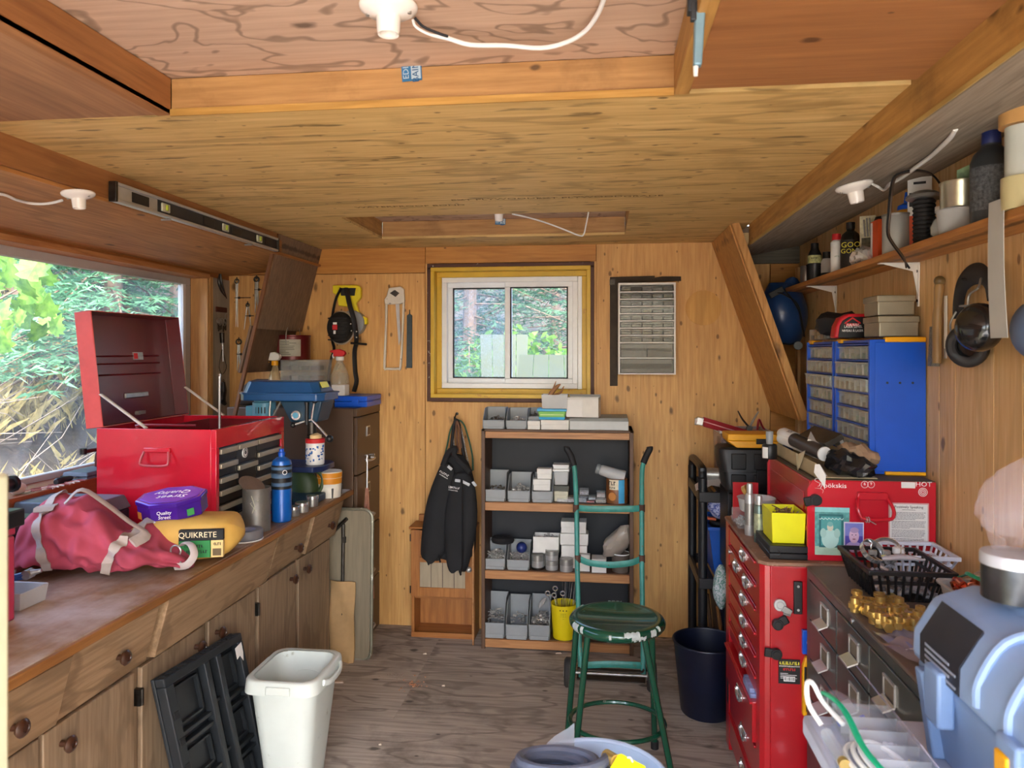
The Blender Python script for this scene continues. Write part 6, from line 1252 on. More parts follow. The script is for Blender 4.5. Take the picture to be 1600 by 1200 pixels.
put('handle',MB().tube([(h0.x+.006,yT-.012,h0.z-.018),(h0.x-.002,yT-.03,h0.z-.045),(h0.x+.004,yT-.036,h1.z+.012),(h0.x+.018,yT-.038,h1.z),(h1.x-.012,yT-.038,h1.z),(h1.x+.003,yT-.036,h1.z+.014),(h1.x+.003,yT-.03,h0.z-.045),(h1.x-.006,yT-.012,h0.z-.018)],.0055,9),M_redm,tc)
tw=onT(1345,806);put('wire_twist',MB().torus((tw.x+.004,yT-.038,tw.z-.004),.008,.002,12,5,'X').torus((tw.x+.011,yT-.038,tw.z-.004),.008,.002,12,5,'X').tube([(tw.x+.012,yT-.046,tw.z-.006),(tw.x+.03,yT-.048,tw.z-.016)],.0015),M_alu,tc)
def tT(s,sz,px,py,m,**k):q=onT(px,py);text(s,sz,(q.x,yT-.0006,q.z),FY,m,tc,**k)
tT('pökskis',.021,1305,759,M_winkm,sx=1.12);tT('6',.014,1351,756,M_winkm);tT('9',.014,1361,756,M_winkm);tT('HOT',.021,1443,757,M_winkm,sx=1.1)
for px in(1351,1361):q=onT(px,757);put('number_ring',MB().torus((q.x,yT-.0006,q.z),.0105,.0008,24,4,'Y'),M_winkm,tc)
q=onT(1279,757)
put('swirl_emblem',MB().tube([Vector((q.x+a,yT-.001,q.z+b)) for a,b in((.006,.018),(-.006,.02),(-.012,.014),(-.004,.008),(.004,.004),(.002,-.004),(-.004,-.006))],[.001,.003,.003,.003,.003,.003,.001],6,flat=.3).tube([Vector((q.x+a,yT-.001,q.z+b)) for a,b in((.0,.006),(.010,.0),(.006,-.012),(.014,-.018),(.012,-.028))],[.001,.004,.003,.002,.001],6,flat=.3).tube([Vector((q.x+a,yT-.001,q.z+b)) for a,b in((-.012,-.012),(0,-.012),(.008,-.014))],[.001,.002,.001],6,flat=.3),M_winkm,tc)
q=onT(1442,769)
for r_ in(.004,.0085,.013):put('target_ring',MB().torus((q.x,yT-.0006,q.z),r_,.001,26,4,'Y'),M_winkm,tc)
a,b=onT(1408,753),onT(1430,763);put('blank_sticker',MB().box(a.x,yT-.0012,b.z,b.x,yT,a.z),M_paper,tc,bevel=.0006)
# flat prints: two baby photographs and a printed sheet
a,b=onT(1273,792),onT(1327,868);ph=solo('large_photograph','teal-tinted photograph of a baby in a carved cradle stuck on the red chest','photograph',MB().box(a.x,yT-.002,b.z,b.x,yT-.0006,a.z),mat('photo_teal','#5f9f9c',.3,var=.35,scale=70))
W,H_=b.x-a.x,a.z-b.z;U=lambda u,v:(a.x+W*u,a.z-H_*v)
def oval(name,u,v,ru,rv,col,par,lay,n=24):x,z=U(u,v);put(name,MB().at(Matrix.Translation((x,yT-.002-lay*.0002,z))@rotm(PI/2,0,0)@Matrix.Diagonal((W*ru,H_*rv,1,1))).cyl((0,0,0),(0,0,.0003),1,n=n),mat('pr'+col,col,.4,var=.06),par)
def pane_(name,u0,v0,u1,v1,col,par,lay):x0,z0=U(u0,v1);x1,z1=U(u1,v0);put(name,MB().box(x0,yT-.0023-lay*.0002,z0,x1,yT-.002-lay*.0002,z1),mat('pr'+col,col,.4,var=.1,scale=40),par)
pane_('printed_top',0,0,1,.10,'#8fd0cf',ph,1);pane_('printed_floor',0,.82,1,1,'#a9c9b4',ph,1);pane_('printed_cradle',.12,.14,.82,.84,'#2f6f73',ph,2);pane_('printed_lining',.18,.19,.76,.80,'#57a4a3',ph,3)
oval('printed_gown',.44,.66,.25,.20,'#b5dcd4',ph,4);oval('printed_sleeve',.24,.54,.09,.10,'#a6cfc6',ph,5);oval('printed_sleeve',.64,.54,.09,.10,'#a6cfc6',ph,5);oval('printed_face',.44,.41,.09,.085,'#d9d6c0',ph,6);oval('printed_cap',.44,.35,.085,.05,'#7fb9b4',ph,7)
xs_=[U(.12+.70*k/20,0)[0] for k in range(21)]
put('cradle_scrolls',MB().tube([(x_,yT-.0031,U(0,.24+.02*math.sin(k*2.1))[1]) for k,x_ in enumerate(xs_)],.0012,4),mat('pr#cfe8e2','#cfe8e2',.4),ph)
a2,b2=onT(1318,815),onT(1349,859);a,b=a2,b2;W,H_=b.x-a.x,a.z-b.z
ph2=solo('small_photograph','small violet-tinted photograph of a smiling baby on the red chest','photograph',MB().box(a.x,yT-.0046,b.z,b.x,yT-.0036,a.z),mat('photo_border','#dcd9ea',.3))
def U(u,v):return(a.x+W*u,a.z-H_*v)
yT_=yT;yT=yT-.0026
pane_('printed_ground',.05,.04,.95,.96,'#5a4fae',ph2,0);pane_('printed_sky',.05,.04,.95,.5,'#7f86cf',ph2,1);oval('printed_shirt',.5,.9,.42,.2,'#b7a7dc',ph2,1.4);oval('printed_face',.5,.5,.25,.26,'#d9b9cf',ph2,3);oval('printed_hair',.52,.29,.22,.10,'#b39ac0',ph2,3.6)
for u in(.41,.59):oval('printed_eye',u,.46,.03,.02,'#3c2f52',ph2,5,10)
oval('printed_smile',.5,.61,.085,.02,'#7d2f4d',ph2,5);oval('printed_nose',.5,.53,.03,.02,'#c79ab5',ph2,5,10)
yT=yT_
a,b=onT(1388,785),onT(1451,851);sh=solo('printed_sheet','laminated page of small print titled Positively Speaking on the red chest','sheet',MB().box(a.x,yT-.002,b.z,b.x,yT-.0006,a.z),mat('laminate_pink','#d9a7a4',.2))
put('page',MB().box(a.x+.004,yT-.0026,b.z+.004,b.x-.004,yT-.002,a.z-.004),M_paper,sh)
cx_=(a.x+b.x)/2;text('Positively Speaking',.0115,(cx_,yT-.0030,a.z-.013),FY,M_ink,sh)
put('subtitle_line',MB().box(cx_-.02,yT-.0030,a.z-.0225,cx_+.02,yT-.0026,a.z-.0215),M_ink,sh)
pm=MB();z_=a.z-.030
for k in range(24):
    x_=a.x+.009;xe=b.x-.009-(R.random()*.06 if k%6==5 else R.random()*.006)
    while x_<xe:
        w_=R.uniform(.003,.010);pm.box(x_,yT-.0030,z_-.0014,min(x_+w_,xe),yT-.0026,z_);x_+=w_+.0014
    z_-=.0043
    if k%6==5:z_-=.002
put('text_lines',pm,mat('text_grey','#55555a',.7),sh,kind='stuff')
magnet_q=onT(1270,780);mq=thing('magnetic_clip','black magnetic clip at the corner of the teal photograph','magnet',(magnet_q.x+.006,ty0-.001,magnet_q.z),rot=(0,PI-.25,0),group='magnetic clips on the red steel')
put('clip_plate',MB().box(-.004,-.014,-.014,.036,0,.014),M_black,mq,local=True,bevel=.003);put('magnet_disc',MB().cyl((0,-.020,0),(0,0,0),.018,n=22).cyl((0,-.023,0),(0,-.02,0),.012,n=18),M_black,mq,local=True,bevel=.001)
# ---- on the roller cabinet deck
DZ=rz1
def deck(px,py):return PZ(px,py,DZ)
a,b=deck(1184,868),deck(1262,874);blk=thing('black_case','flat black plastic case under the lemon-yellow box','case',(.60,2.58,DZ));x0,y0_=PZ(1202,874,DZ).x,PZ(1202,874,DZ).y
put('lower_half',MB().box(x0,y0_,DZ,.664,y0_+.24,DZ+.020),M_black,blk,bevel=.003);put('upper_half',MB().box(x0,y0_,DZ+.021,.664,y0_+.24,DZ+.045),M_black,blk,bevel=.003)
put('latch_arc',MB().torus((x0+.025,y0_-.001,DZ+.02),.010,.0015,12,5,'Y',-PI/2,PI/2),M_rubber,blk)
z_=DZ+.046;yl=y0_+.03;x0,x1=PY(1207,850,yl).x,PY(1257,850,yl).x;yb_=thing('lemon_box','lemon-yellow open box heaped with nails on the black case','box',((x0+x1)/2,yl+.06,z_))
put('box_body',MB().tray(x0,yl,z_,x1,yl+.14,z_+.10,.003,.004),M_lemon,yb_,bevel=.002);put('nails',bits(x0+.008,yl+.008,x1-.008,yl+.13,z_+.06,150,.06,.0022,.045),mat('rusty_nails','#8a6f5f',.45,.6,var=.5,scale=80),yb_,kind='stuff')
def spr_can(x,y,z,h,r,bm,lab,top=None,cat='spray can',name='spray_can',band=None):
    c=thing(name,lab,cat,(x,y,z));put('can_body',MB().lathe([(r*.96,0),(r,.004),(r,h*.72),(r*.78,h*.79),(r*.5,h*.81),(r*.5,h*.84)],n=20),bm,c,local=True)
    put('cap',MB().lathe([(r*.62,h*.80),(r*.62,h*.97),(r*.5,h),(0,h)],n=18),top or M_alu,c,local=True)
    if band:put('label',MB().lathe([(r*1.01,h*.2),(r*1.01,h*.62)],n=20,cap0=False,cap1=False),band,c,local=True)
    return c
q=deck(1176,843);spr_can(.555,2.70,DZ,.165,.018,mat('green_silver','#6f8078',.35,.6,var=.3,scale=40),'slim silver-green aerosol on the red cabinet deck',band=mat('aero_band','#a9b08f',.4,.3,var=.4,scale=60))
spr_can(.542,2.80,DZ,.19,.018,M_alu,'taller silver aerosol behind the slim one on the red deck',band=M_steel)
q=solo('brown_vial','small brown glass vial between aerosol and yellow box','vial',MB().lathe([(.013,0),(.013,.08),(.008,.09),(.008,.10),(0,.10)],c=(.583,2.735,DZ),n=14),mat('amber_glass','#5d4426',.2,var=.2))
put('cap',MB().lathe([(.0095,0),(.0095,.014),(0,.014)],c=(.583,2.735,DZ+.096),n=12),M_black,q)
jz=thing('clear_box','small clear box of fixings at the far edge of the red deck','box',(.535,2.95,DZ));put('box_shell',MB().box(.515,2.89,DZ,.565,3.03,DZ+.055),M_clear,jz,bevel=.003);put('contents',bits(.520,2.90,.56,3.02,DZ+.003,50,.03,.003,.03),M_bits,jz,kind='stuff')
cl_=solo('small_clear_packet','small clear packet of screws in front of the aerosols','packet',bits(.54,2.62,.585,2.68,DZ,40,.02,.002,.012),M_brass)
rbx=thing('red_parts_box','upright red steel bracket at the far edge of the red deck','box',(.56,3.06,DZ));put('plate',MB().box(.525,3.05,DZ,.625,3.058,DZ+.15),M_red,rbx,bevel=.002);put('foot',MB().box(.525,3.05,DZ,.625,3.10,DZ+.006),M_red,rbx)
q=PY(1182,796,2.86);spt=thing('shallow_tub','frosted round plastic tub sitting on a can on the red deck','tub',(q.x,2.86,q.z-.005))
put('tub_body',MB().lathe([(.056,0),(.060,.003),(.068,.045),(.072,.05),(.068,.05),(.058,.006),(0,.006)],n=30),M_frost,spt,local=True)
spr_can(q.x,2.88,DZ,q.z-.006-DZ,.022,M_alu,'silver can carrying the frosted tub on the red deck',name='metal_bottle',cat='bottle')
q2=PY(1166,766,2.86);solo('brass_ring','brass hose ring propped on the rim of the frosted tub','ring',MB().at(TR(q2.x,2.86,q2.z,.5,.9,0)).lathe([(.017,-.008),(.020,-.008),(.020,.008),(.017,.008),(.017,-.008)],n=24,cap0=False,cap1=False),M_brass)
# ---- card tray of tubes on the top chest
TZ2=tz1+.003
ctx=thing('card_tray','torn cardboard tray of caulk tubes and black plastic on the red top chest','tray',(.77,2.75,TZ2))
A0,A1=Vector((.652+.03,2.95,TZ2)),Vector((.70,2.52,TZ2))
put('tray_wall',MB().box(.690,2.50,TZ2,.694,3.02,TZ2+.048).box(.880,2.60,TZ2,.884,3.02,TZ2+.05).box(.694,3.016,TZ2,.88,3.02,TZ2+.05).box(.690,2.50,TZ2,.884,3.02,TZ2+.003),mat('torn_card','#b3a37f',.9,var=.15,scale=9),ctx)
put('torn_flap',MB().add([(.690,2.50,TZ2+.044),(.682,2.482,TZ2+.02),(.70,2.464,TZ2-.01),(.715,2.467,TZ2+.012),(.705,2.50,TZ2+.045),(.712,2.468,TZ2-.03),(.728,2.49,TZ2+.005)],[(0,1,2),(0,2,3),(0,3,4),(2,5,3),(3,6,4)]),M_paper,ctx)
put('torn_flap',MB().add([(.689,2.70,TZ2+.05),(.672,2.67,TZ2+.06),(.676,2.66,TZ2-.005),(.686,2.63,TZ2+.04),(.70,2.65,TZ2+.07)],[(0,1,2),(0,2,3),(0,3,4)]),mat('torn_card2','#d0c4a4',.9),ctx)
def tubeobj(p,d,L,r,m,m2,lab,nm='caulk_tube',nose=.09):
    d=Vector(d).normalized();p=Vector(p);t_=thing(nm,lab,'tube',p);put('tube_body',MB().cyl(p,p+d*L,r,n=20),m,t_,bevel=.002);put('end_cap',MB().cyl(p+d*-.006,p,r*.97,n=20),m2,t_)
    if nose:put('nozzle',MB().cyl(p+d*L,p+d*(L+nose),r*.35,r*.12,12),m2,t_)
    return t_
q=PY(1293,706,2.58);tubeobj((q.x-.01,2.585,TZ2+.068),(-.25,1,.12),.20,.025,mat('dark_tube','#3a3432',.35,var=.2),M_whitep,'dark caulk tube with white end facing the door in the card tray',nose=.05)
tubeobj((.755,2.72,TZ2+.055),(-.28,1,.10),.24,.022,M_whitep,M_whitep,'white printed caulk tube pointing to the back in the card tray',nose=.0)
q=PY(1222,681,2.97);spk=solo('white_bottle','rounded white bottle end at the far end of the card tray','bottle',MB().at(TR(.715,2.90,TZ2+.085,-PI/2+.1,0,.22)).lathe([(0,-.06),(.022,-.058),(.026,-.04),(.026,.06),(.02,.08),(0,.085)],n=20),M_whitep,smooth=50)
text('SOS',.02,(.70,2.865,TZ2+.112),(.5,0,-1.3),M_ink,spk)
def wedge(mb,p,d,u,L,w,t):d=Vector(d).normalized();u=Vector(u).normalized();n=d.cross(u).normalized();p=Vector(p);A=[p+u*a*w+n*b*t for a,b in((-1,-1),(1,-1),(1,1),(-1,1))];return mb.hexa(A+[q+d*L for q in A])
gb=thing('glue_box','crushed black and white printed cartons on the card tray','box',(.77,2.68,TZ2+.09));put('white_side',wedge(MB(),(.735,2.66,TZ2+.085),(.3,.9,.1),(1,-.3,-.5),.16,.03,.012),M_card,gb,bevel=.001);put('dark_side',wedge(MB(),(.79,2.63,TZ2+.105),(-.2,1,.05),(1,.2,.55),.19,.035,.010),mat('dark_print','#32302c',.35,var=.5,scale=25),gb,bevel=.001);put('silver_side',wedge(MB(),(.83,2.66,TZ2+.085),(0,1,.1),(.5,.1,-1),.16,.022,.006),M_alu,gb)
rs=[]
for i in range(10):
    t_=i/9;c_=Vector((.745+.12*t_,2.53+.035*math.sin(t_*5),TZ2+.045-.01*t_));r_=.045*math.sin(PI*(.15+.75*t_))+.008
    rs.append([(c_.x+.012*math.sin(a*3),c_.y+r_*1.1*math.cos(a)*(1+.2*math.sin(5*a+i)),max(TZ2+.004,c_.z+r_*.85*math.sin(a)*(1+.2*math.sin(4*a+1.7*i)))) for a in[2*PI*j/18 for j in range(18)]])
solo('black_plastic_bag','crumpled glossy black plastic over the near end of the card tray','bag',MB().rings(rs),mat('glossy_black_film','#1d1d22',.18,var=.4),smooth=20)
rs=[]
for i in range(7):
    t_=i/6;c_=Vector((.80+.11*t_,2.60-.02*t_,TZ2+.075-.02*t_));r_=.03*math.sin(PI*(.2+.65*t_))+.006
    rs.append([(c_.x,c_.y+r_*1.4*math.cos(a)*(1+.25*math.sin(3*a+i)),c_.z+r_*math.sin(a)*(1+.25*math.sin(4*a+2*i))) for a in[2*PI*j/12 for j in range(12)]])
solo('torn_cardboard','curled torn brown cardboard at the near end of the tray','cardboard',MB().rings(rs),mat('torn_brown','#a3876b',.85,var=.25,scale=20),smooth=15)
q=PY(1201,706,2.90);pj=thing('black_jar','small black jar with grey pump on the far corner of the top chest','jar',(q.x+.01,2.93,TZ2));put('jar_body',MB().lathe([(.026,0),(.028,.004),(.028,.05),(.024,.056),(0,.056)],n=20),M_black,pj,local=True);put('white_label',MB().at(TR(0,0,0,0,0,-2.9)).rings([[(.0285*math.cos(a),.0285*math.sin(a),zz) for a in(0,.3,.6,.9)] for zz in(.004,.046)],False,False,False),M_paper,pj,local=True);put('pump',MB().lathe([(.012,.056),(.014,.085),(.014,.105),(0,.105)],n=14),M_grey,pj,local=True)
solo('blue_stopper','dark blue screw top in the far end of the card tray','cap',MB().lathe([(.02,0),(.02,.04),(.017,.044),(0,.044)],c=(.722,2.985,TZ2+.0035),n=18),mat('dark_blue_cap','#22314d',.4))
# ---- two blue drawer cabinets on the chest
M_bd=clear('clear_drawer','#d3dcd4',.30,.12)
def dcab(x0,x1,y0,y1,z0,z1,lab):
    c=thing('drawer_cabinet',lab,'organiser',((x0+x1)/2,(y0+y1)/2,z0),group='blue drawer cabinets on the red chest')
    put('housing',MB().box(x0+.004,y0,z0+.012,x1,y0+.006,z1-.012).box(x0+.004,y1-.006,z0+.012,x1,y1,z1-.012).box(x1-.006,y0+.006,z0+.012,x1,y1-.006,z1-.012).box(x0+.002,y0+.001,z1-.014,x1,y1-.001,z1-.003).box(x0,y0+.0065,z0+.002,x1,y1-.0065,z0+.014),M_blue,c,bevel=.002)
    for ya in(y0,y1-.014):put('front_edge',MB().box(x0-.014,ya,z0+.006,x0+.004,ya+.014,z1-.004),M_blue,c,bevel=.001)
    put('rail_cap',MB().box(x0+.035,y0-.003,z1-.012,x1,y0+.02,z1+.005),M_yel,c,bevel=.003);put('rail_cap',MB().box(x0+.035,y0-.003,z0,x1,y0+.02,z0+.012),M_yel,c,bevel=.003);put('rail_cap',MB().box(x0-.006,y1-.05,z1-.012,x0+.04,y1+.003,z1+.004),M_yel,c,bevel=.003)
    put('screw_dots',MB().cyl(((x0+x1)/2-.04,y0-.001,(z0+z1)/2+.08),((x0+x1)/2-.04,y0,(z0+z1)/2+.08),.004).cyl(((x0+x1)/2,y0-.001,(z0+z1)/2+.08),((x0+x1)/2,y0,(z0+z1)/2+.08),.004).cyl(((x0+x1)/2+.04,y0-.001,(z0+z1)/2+.08),((x0+x1)/2+.04,y0,(z0+z1)/2+.08),.004),M_nv,c)
    hs=[.085,.052,.052,.052,.052,.052,.052];k_=(z1-z0-.03)/sum(hs);zz=z0+.014
    for r,h in enumerate(hs):
        h*=k_;out_=(-.003,.004,.0,-.003,.016,.010,-.003)[r] if x0>.89 else(-.003,-.003,0,-.003,.008,-.003,-.003)[r];za,zb=zz,zz+h;zz+=h
        put('shelf_rail',MB().box(x0-.010,y0+.014,zb-.005,x1-.006,y1-.014,zb-.001),M_blue,c)
        nd=2 if r==0 else 2
        for j in range(nd):
            ya=y0+.016+(y1-y0-.032)*j/nd;yb=y0+.016+(y1-y0-.032)*(j+1)/nd
            d_=put('drawer',MB().box(x0-.006-out_,ya+.001,za+.002,x0-.003-out_,yb-.001,zb-.009).box(x0-.012-out_,ya+.004,zb-.014,x0-.004-out_,yb-.004,zb-.009).box(x0-.004-out_,ya+.001,za+.002,x0+.10,ya+.003,zb-.014).box(x0-.004-out_,yb-.003,za+.002,x0+.1,yb-.001,zb-.014).box(x0-.004-out_,ya+.001,za+.001,x0+.1,yb-.001,za+.003),M_bd,c)
            for k in range(1,3):ym=ya+(yb-ya)*k/3;put('divider',MB().box(x0-.004-out_,ym-.0015,za+.003,x0+.05,ym+.0015,zb-.016),M_frost,d_)
            cm=MB()
            for k in range(3):y_a=ya+(yb-ya)*k/3+.004;cm.box(x0+.002-out_,y_a,za+.003,x0+.05,y_a+(yb-ya)/3-.008,za+.003+(zb-za-.018)*R.uniform(.35,.9))
            put('contents',cm,cont[R.randrange(3)] if R.random()<.7 else mat('teal_bits','#5f8f86',.5,var=.4,scale=60),d_)
    return c
bz0,bz1=TZ2,1.645
dcab(.902,1.066,2.583,2.955,bz0,bz1,'nearer of the two blue cabinets of clear drawers, its plain side to the door')
dcab(.902,1.066,2.975,3.345,bz0,bz1,'farther of the two blue cabinets of clear drawers')
solo('blue_rest','thin plank under the farther blue drawer cabinet beyond the chest end','plank',MB().box(.90,3.064,bz0-.02,1.068,3.35,bz0-.001),M_plyR)
put_leg=solo('wall_cleat','wooden wall cleat holding the plank below the farther blue cabinet','cleat',MB().box(1.04,3.07,bz0-.10,1.069,3.35,bz0-.0205),M_plyR)
# on the blue cabinets
BZ=bz1+.006
M_tin=mat('dull_tinplate','#a39c88',.42,.75,var=.12,scale=10)
for k,(y0,y1,x0,x1,h,lab) in enumerate(((2.60,2.75,.922,1.055,.07,'dull grey tin box, lower of the pair on the blue cabinet'),(2.612,2.75,.922,1.047,.068,'dull grey tin box, upper of the pair on the blue cabinet'))):
    z0=BZ+k*.0725;t_=thing('tin_box',lab,'tin',((x0+x1)/2,(y0+y1)/2,z0),group='grey tin boxes on the blue cabinet');put('tin_body',MB().box(x0+.003,y0+.003,z0,x1-.003,y1-.003,z0+h-.012),M_tin,t_,bevel=.004);put('tin_lid',MB().box(x0,y0,z0+h-.022,x1,y1,z0+h),M_tin,t_,bevel=.003)
ll=thing('laser_level','red and black laser level pack standing on the blue cabinets','laser level',(.96,2.90,BZ));q0,q1=PY(1304,527,2.84),PY(1338,490,2.84)
ar=[(q0.x,BZ),(q1.x+.03,BZ),(q1.x+.03,q1.z-.02)]+[(q0.x+.03+.055*(1-math.cos(a))*.55+.02,q1.z-.002-.03*(1-math.sin(a))) for a in(PI/2,PI/3,PI/6)][::1]+[(q0.x+.012,q1.z-.025),(q0.x+.002,q1.z-.06)]
arch=lambda d:[(q0.x+d,BZ+.001),(q1.x+.035,BZ+.001),(q1.x+.035,q1.z-d),(q0.x+.05,q1.z-d),(q0.x+.022+d*.5,q1.z-.014-d),(q0.x+.006+d,q1.z-.045)]
put('red_shell',MB().at(Matrix.Translation((0,2.90,0))@rotm(PI/2,0,0)).prism(arch(0),0,.06),mat('laser_red','#c21a2a',.35),ll,bevel=.006);put('black_face',MB().at(Matrix.Translation((0,2.842,0))@rotm(PI/2,0,0)).prism(arch(.012),0,.006),M_black,ll,bevel=.002)
text('LASER LEVEL',.0135,(q0.x+.064,2.8352,BZ+.042),FY,M_winkm,ll,sx=.85);text('NIVEAU À LASER',.0125,(q0.x+.062,2.8352,BZ+.027),FY,M_winkm,ll,sx=.8)
lx,lz=q0.x+.062,q1.z-.035
put('roof_mark',MB().at(Matrix.Translation((lx,2.8355,lz))@rotm(PI/2,0,0)).prism([(-.028,-.004),(0,.016),(.028,-.004),(.028,.002),(0,.022),(-.028,.002)][::1],0,.001),M_rink,ll);put('name_plate',MB().cb((lx,2.8355,lz-.006),(.046,.001,.010)),M_rink,ll);scrawl(.040,.008,(lx,2.8346,lz-.006),FY,M_winkm,ll)
rs=[]
for i in range(8):
    t_=i/7;c_=Vector((.93+.03*math.sin(i),2.95+.22*t_,BZ+.035));r_=.05*math.sin(PI*(.12+.8*t_))+.01
    rs.append([(c_.x+r_*.9*math.cos(a)*(1+.15*math.sin(4*a+i)),c_.y,max(BZ+.001,BZ+.062+r_*.75*math.sin(a)*(1+.2*math.sin(3*a+2*i)))) for a in[2*PI*j/14 for j in range(14)]])
solo('black_pouch','black fabric case slumped behind the red laser level pack','pouch',MB().rings(rs),mat('black_nylon','#15151a',.6,var=.3),smooth=30)
y0,y1=2.985,3.33;cb_=thing('hinged_box','flat clear compartment box at the far end of the blue cabinets','box',(.93,3.2,BZ));put('box_shell',MB().box(.895,3.09,BZ,1.03,y1,BZ+.045),M_clear,cb_,bevel=.003)
for k in range(5):put('compartment',MB().box(.90,3.10+k*.045,BZ+.003,1.02,3.10+k*.045+.038,BZ+.02+.012*(k%2)),cont[k%4],cb_)
# ---- wall shelf with its bottles
M_shelf=wood('shelf_pine','#a3652f','#cc9350','Y',1,.4,.5)
shx0,shz=.925,1.925
ws=solo('wall_shelf','long pine shelf of bottles and jars high on the right wall','shelf',MB().box(shx0,.7,shz-.02,XR-.001,4.14,shz),M_shelf,bevel=.002)
for(px,py) in((1307,447),(1436,412)):
    q=PX(px,py,XR);y_=q.y;z_=shz-.0205
    b_=thing('shelf_bracket','white metal bracket under the wall shelf, %s'%('nearer the blue face shield' if px<1400 else 'where the black cord hangs down'),'bracket',(XR,y_,z_-.14))
    put('arm',MB().box(shx0+.015,y_-.011,z_-.004,XR-.001,y_+.011,z_-.0005),M_white,b_,bevel=.001);put('wall_leg',MB().hexa([(XR-.005,y_-.006,z_-.15),(XR-.001,y_-.006,z_-.15),(XR-.001,y_+.006,z_-.15),(XR-.005,y_+.006,z_-.15),(XR-.006,y_-.013,z_-.004),(XR-.001,y_-.013,z_-.004),(XR-.001,y_+.013,z_-.004),(XR-.006,y_+.013,z_-.004)]),M_white,b_,bevel=.001)
    put('gusset',MB().at(Matrix.Translation((0,y_+.002,0))@rotm(PI/2,0,0)).prism([(XR-.006,z_-.004),(shx0+.03,z_-.004),(XR-.02,z_-.03),(XR-.006,z_-.11)],0,.004),M_white,b_)
    for zz in(-.03,-.13):put('screw_head',MB().cyl((XR-.009,y_,z_+zz),(XR-.004,y_,z_+zz),.005),M_dsteel,b_)
shy=lambda px,x=.99:PX(px,400,x).y
def shb(px,prof,parts,lab,name,cat,x=.99,dy=0):
    y=shy(px,x)+dy;t_=thing(name,lab,cat,(x,y,shz+.0005))
    for nm,pr,m_ in parts:put(nm,MB().lathe(pr,n=24),m_,t_,local=True,smooth=40)
    return t_
# sizes: height from the photo at each bottle's distance
t_=shb(1273,None,(('bottle',[(.032,0),(.034,.004),(.034,.075),(.030,.076),(.030,.120),(.018,.148),(.018,.155),(0,.155)],M_black),('sleeve',[(.0345,.0),(.0355,.07),(.037,.074),(.037,.078),(.033,.078)],M_black),('cap',[(.017,.155),(.017,.175),(0,.175)],M_black),('label',[(.0308,.082),(.0308,.118)],mat('label_olive','#b3b57a',.5,var=.4,scale=90))),'black bottle with olive label at the far end of the wall shelf','black_bottle','bottle',.975)
scrawl(.030,.009,(-.0085,-.0306,.104),(PI/2,0,-.28),M_ink,t_,local=True)
shb(1262,None,(('can',[(.026,0),(.028,.003),(.028,.11),(.026,.113),(0,.113)],M_alu),),'pale can half hidden behind the black bottle','small_can','can',1.035,.03)
shb(1292,None,(('bottle',[(.026,0),(.026,.085),(.018,.1),(0,.1)],mat('white_black','#c7c5c0',.5)),('band',[(.0265,0),(.0265,.035)],M_black),('cap',[(.018,.1),(.018,.13),(0,.13)],M_black)),'short black-capped white bottle second along the shelf','squat_bottle','bottle',1.02)
t_=shb(1307,None,(('bottle',[(.022,0),(.023,.003),(.023,.13),(.014,.14),(0,.14)],M_whitep),('red_cap',[(.016,.14),(.018,.142),(.017,.165),(0,.165)],M_rink)),'slim white bottle with red cap on the wall shelf','slim_bottle','bottle',.97)
scrawl(.016,.006,(-.007,-.0232,.07),(PI/2,0,-.3),mat('pale_green_ink','#7f9a83',.6),t_,local=True)
t_=shb(1329,None,(('bottle',[(.036,0),(.038,.004),(.038,.13),(.032,.15),(.015,.165),(.015,.175),(0,.175)],mat('dark_goo','#1d1b14',.25,var=.2)),('cap',[(.017,.172),(.017,.198),(0,.198)],M_black),('label_band',[(.0385,.0),(.0385,.125)],M_black)),'black-capped bottle of adhesive remover with yellow lettering','remover_bottle','bottle',1.0)
text('GOO',.030,(-.0115,-.0378,.103),(PI/2,0,-.3),M_yink,t_,local=True);text('GONE',.026,(-.0115,-.0378,.078),(PI/2,0,-.3),M_yink,t_,local=True)
rs=[];yc=shy(1340,.945)
for i in range(10):
    u=-1+i/4.5;r_=.033*max(.08,1-abs(u)**3)**.5
    rs.append([(.958+r_*.85*math.cos(a)*(1+.2*math.sin(3*a+i*1.7)),yc-u*.085,shz+.001+max(0,r_*.95+r_*.95*math.sin(a)*(1+.22*math.sin(4*a+i*2.3)))) for a in[2*PI*j/14 for j in range(14)]])
solo('foil_bundle','crinkled silver foil bundle in front of the remover bottle','foil',MB().rings(rs),mat('crinkled_foil','#e3e5e6',.2,.55,var=.1),smooth=12)
q=shy(1356,1.02);cp=thing('blister_card','tall blister card of drill bits standing on the wall shelf','card',(1.02,q,shz+.0005),1.2);put('card',MB().box(-.002,-.028,0,.002,.028,.20),mat('card_cream','#cfc7a4',.6,var=.3,scale=50),cp,local=True);put('print',MB().box(-.003,-.022,.06,-.002,.022,.115),mat('card_print','#5d5a44',.6,var=.6,scale=120),cp,local=True);put('bits',MB().cyl((-.006,-.01,.12),(-.006,-.006,.19),.003).cyl((-.006,.0,.12),(-.006,.004,.19),.003).cyl((-.006,.01,.12),(-.006,.014,.185),.003),M_steel,cp,local=True)
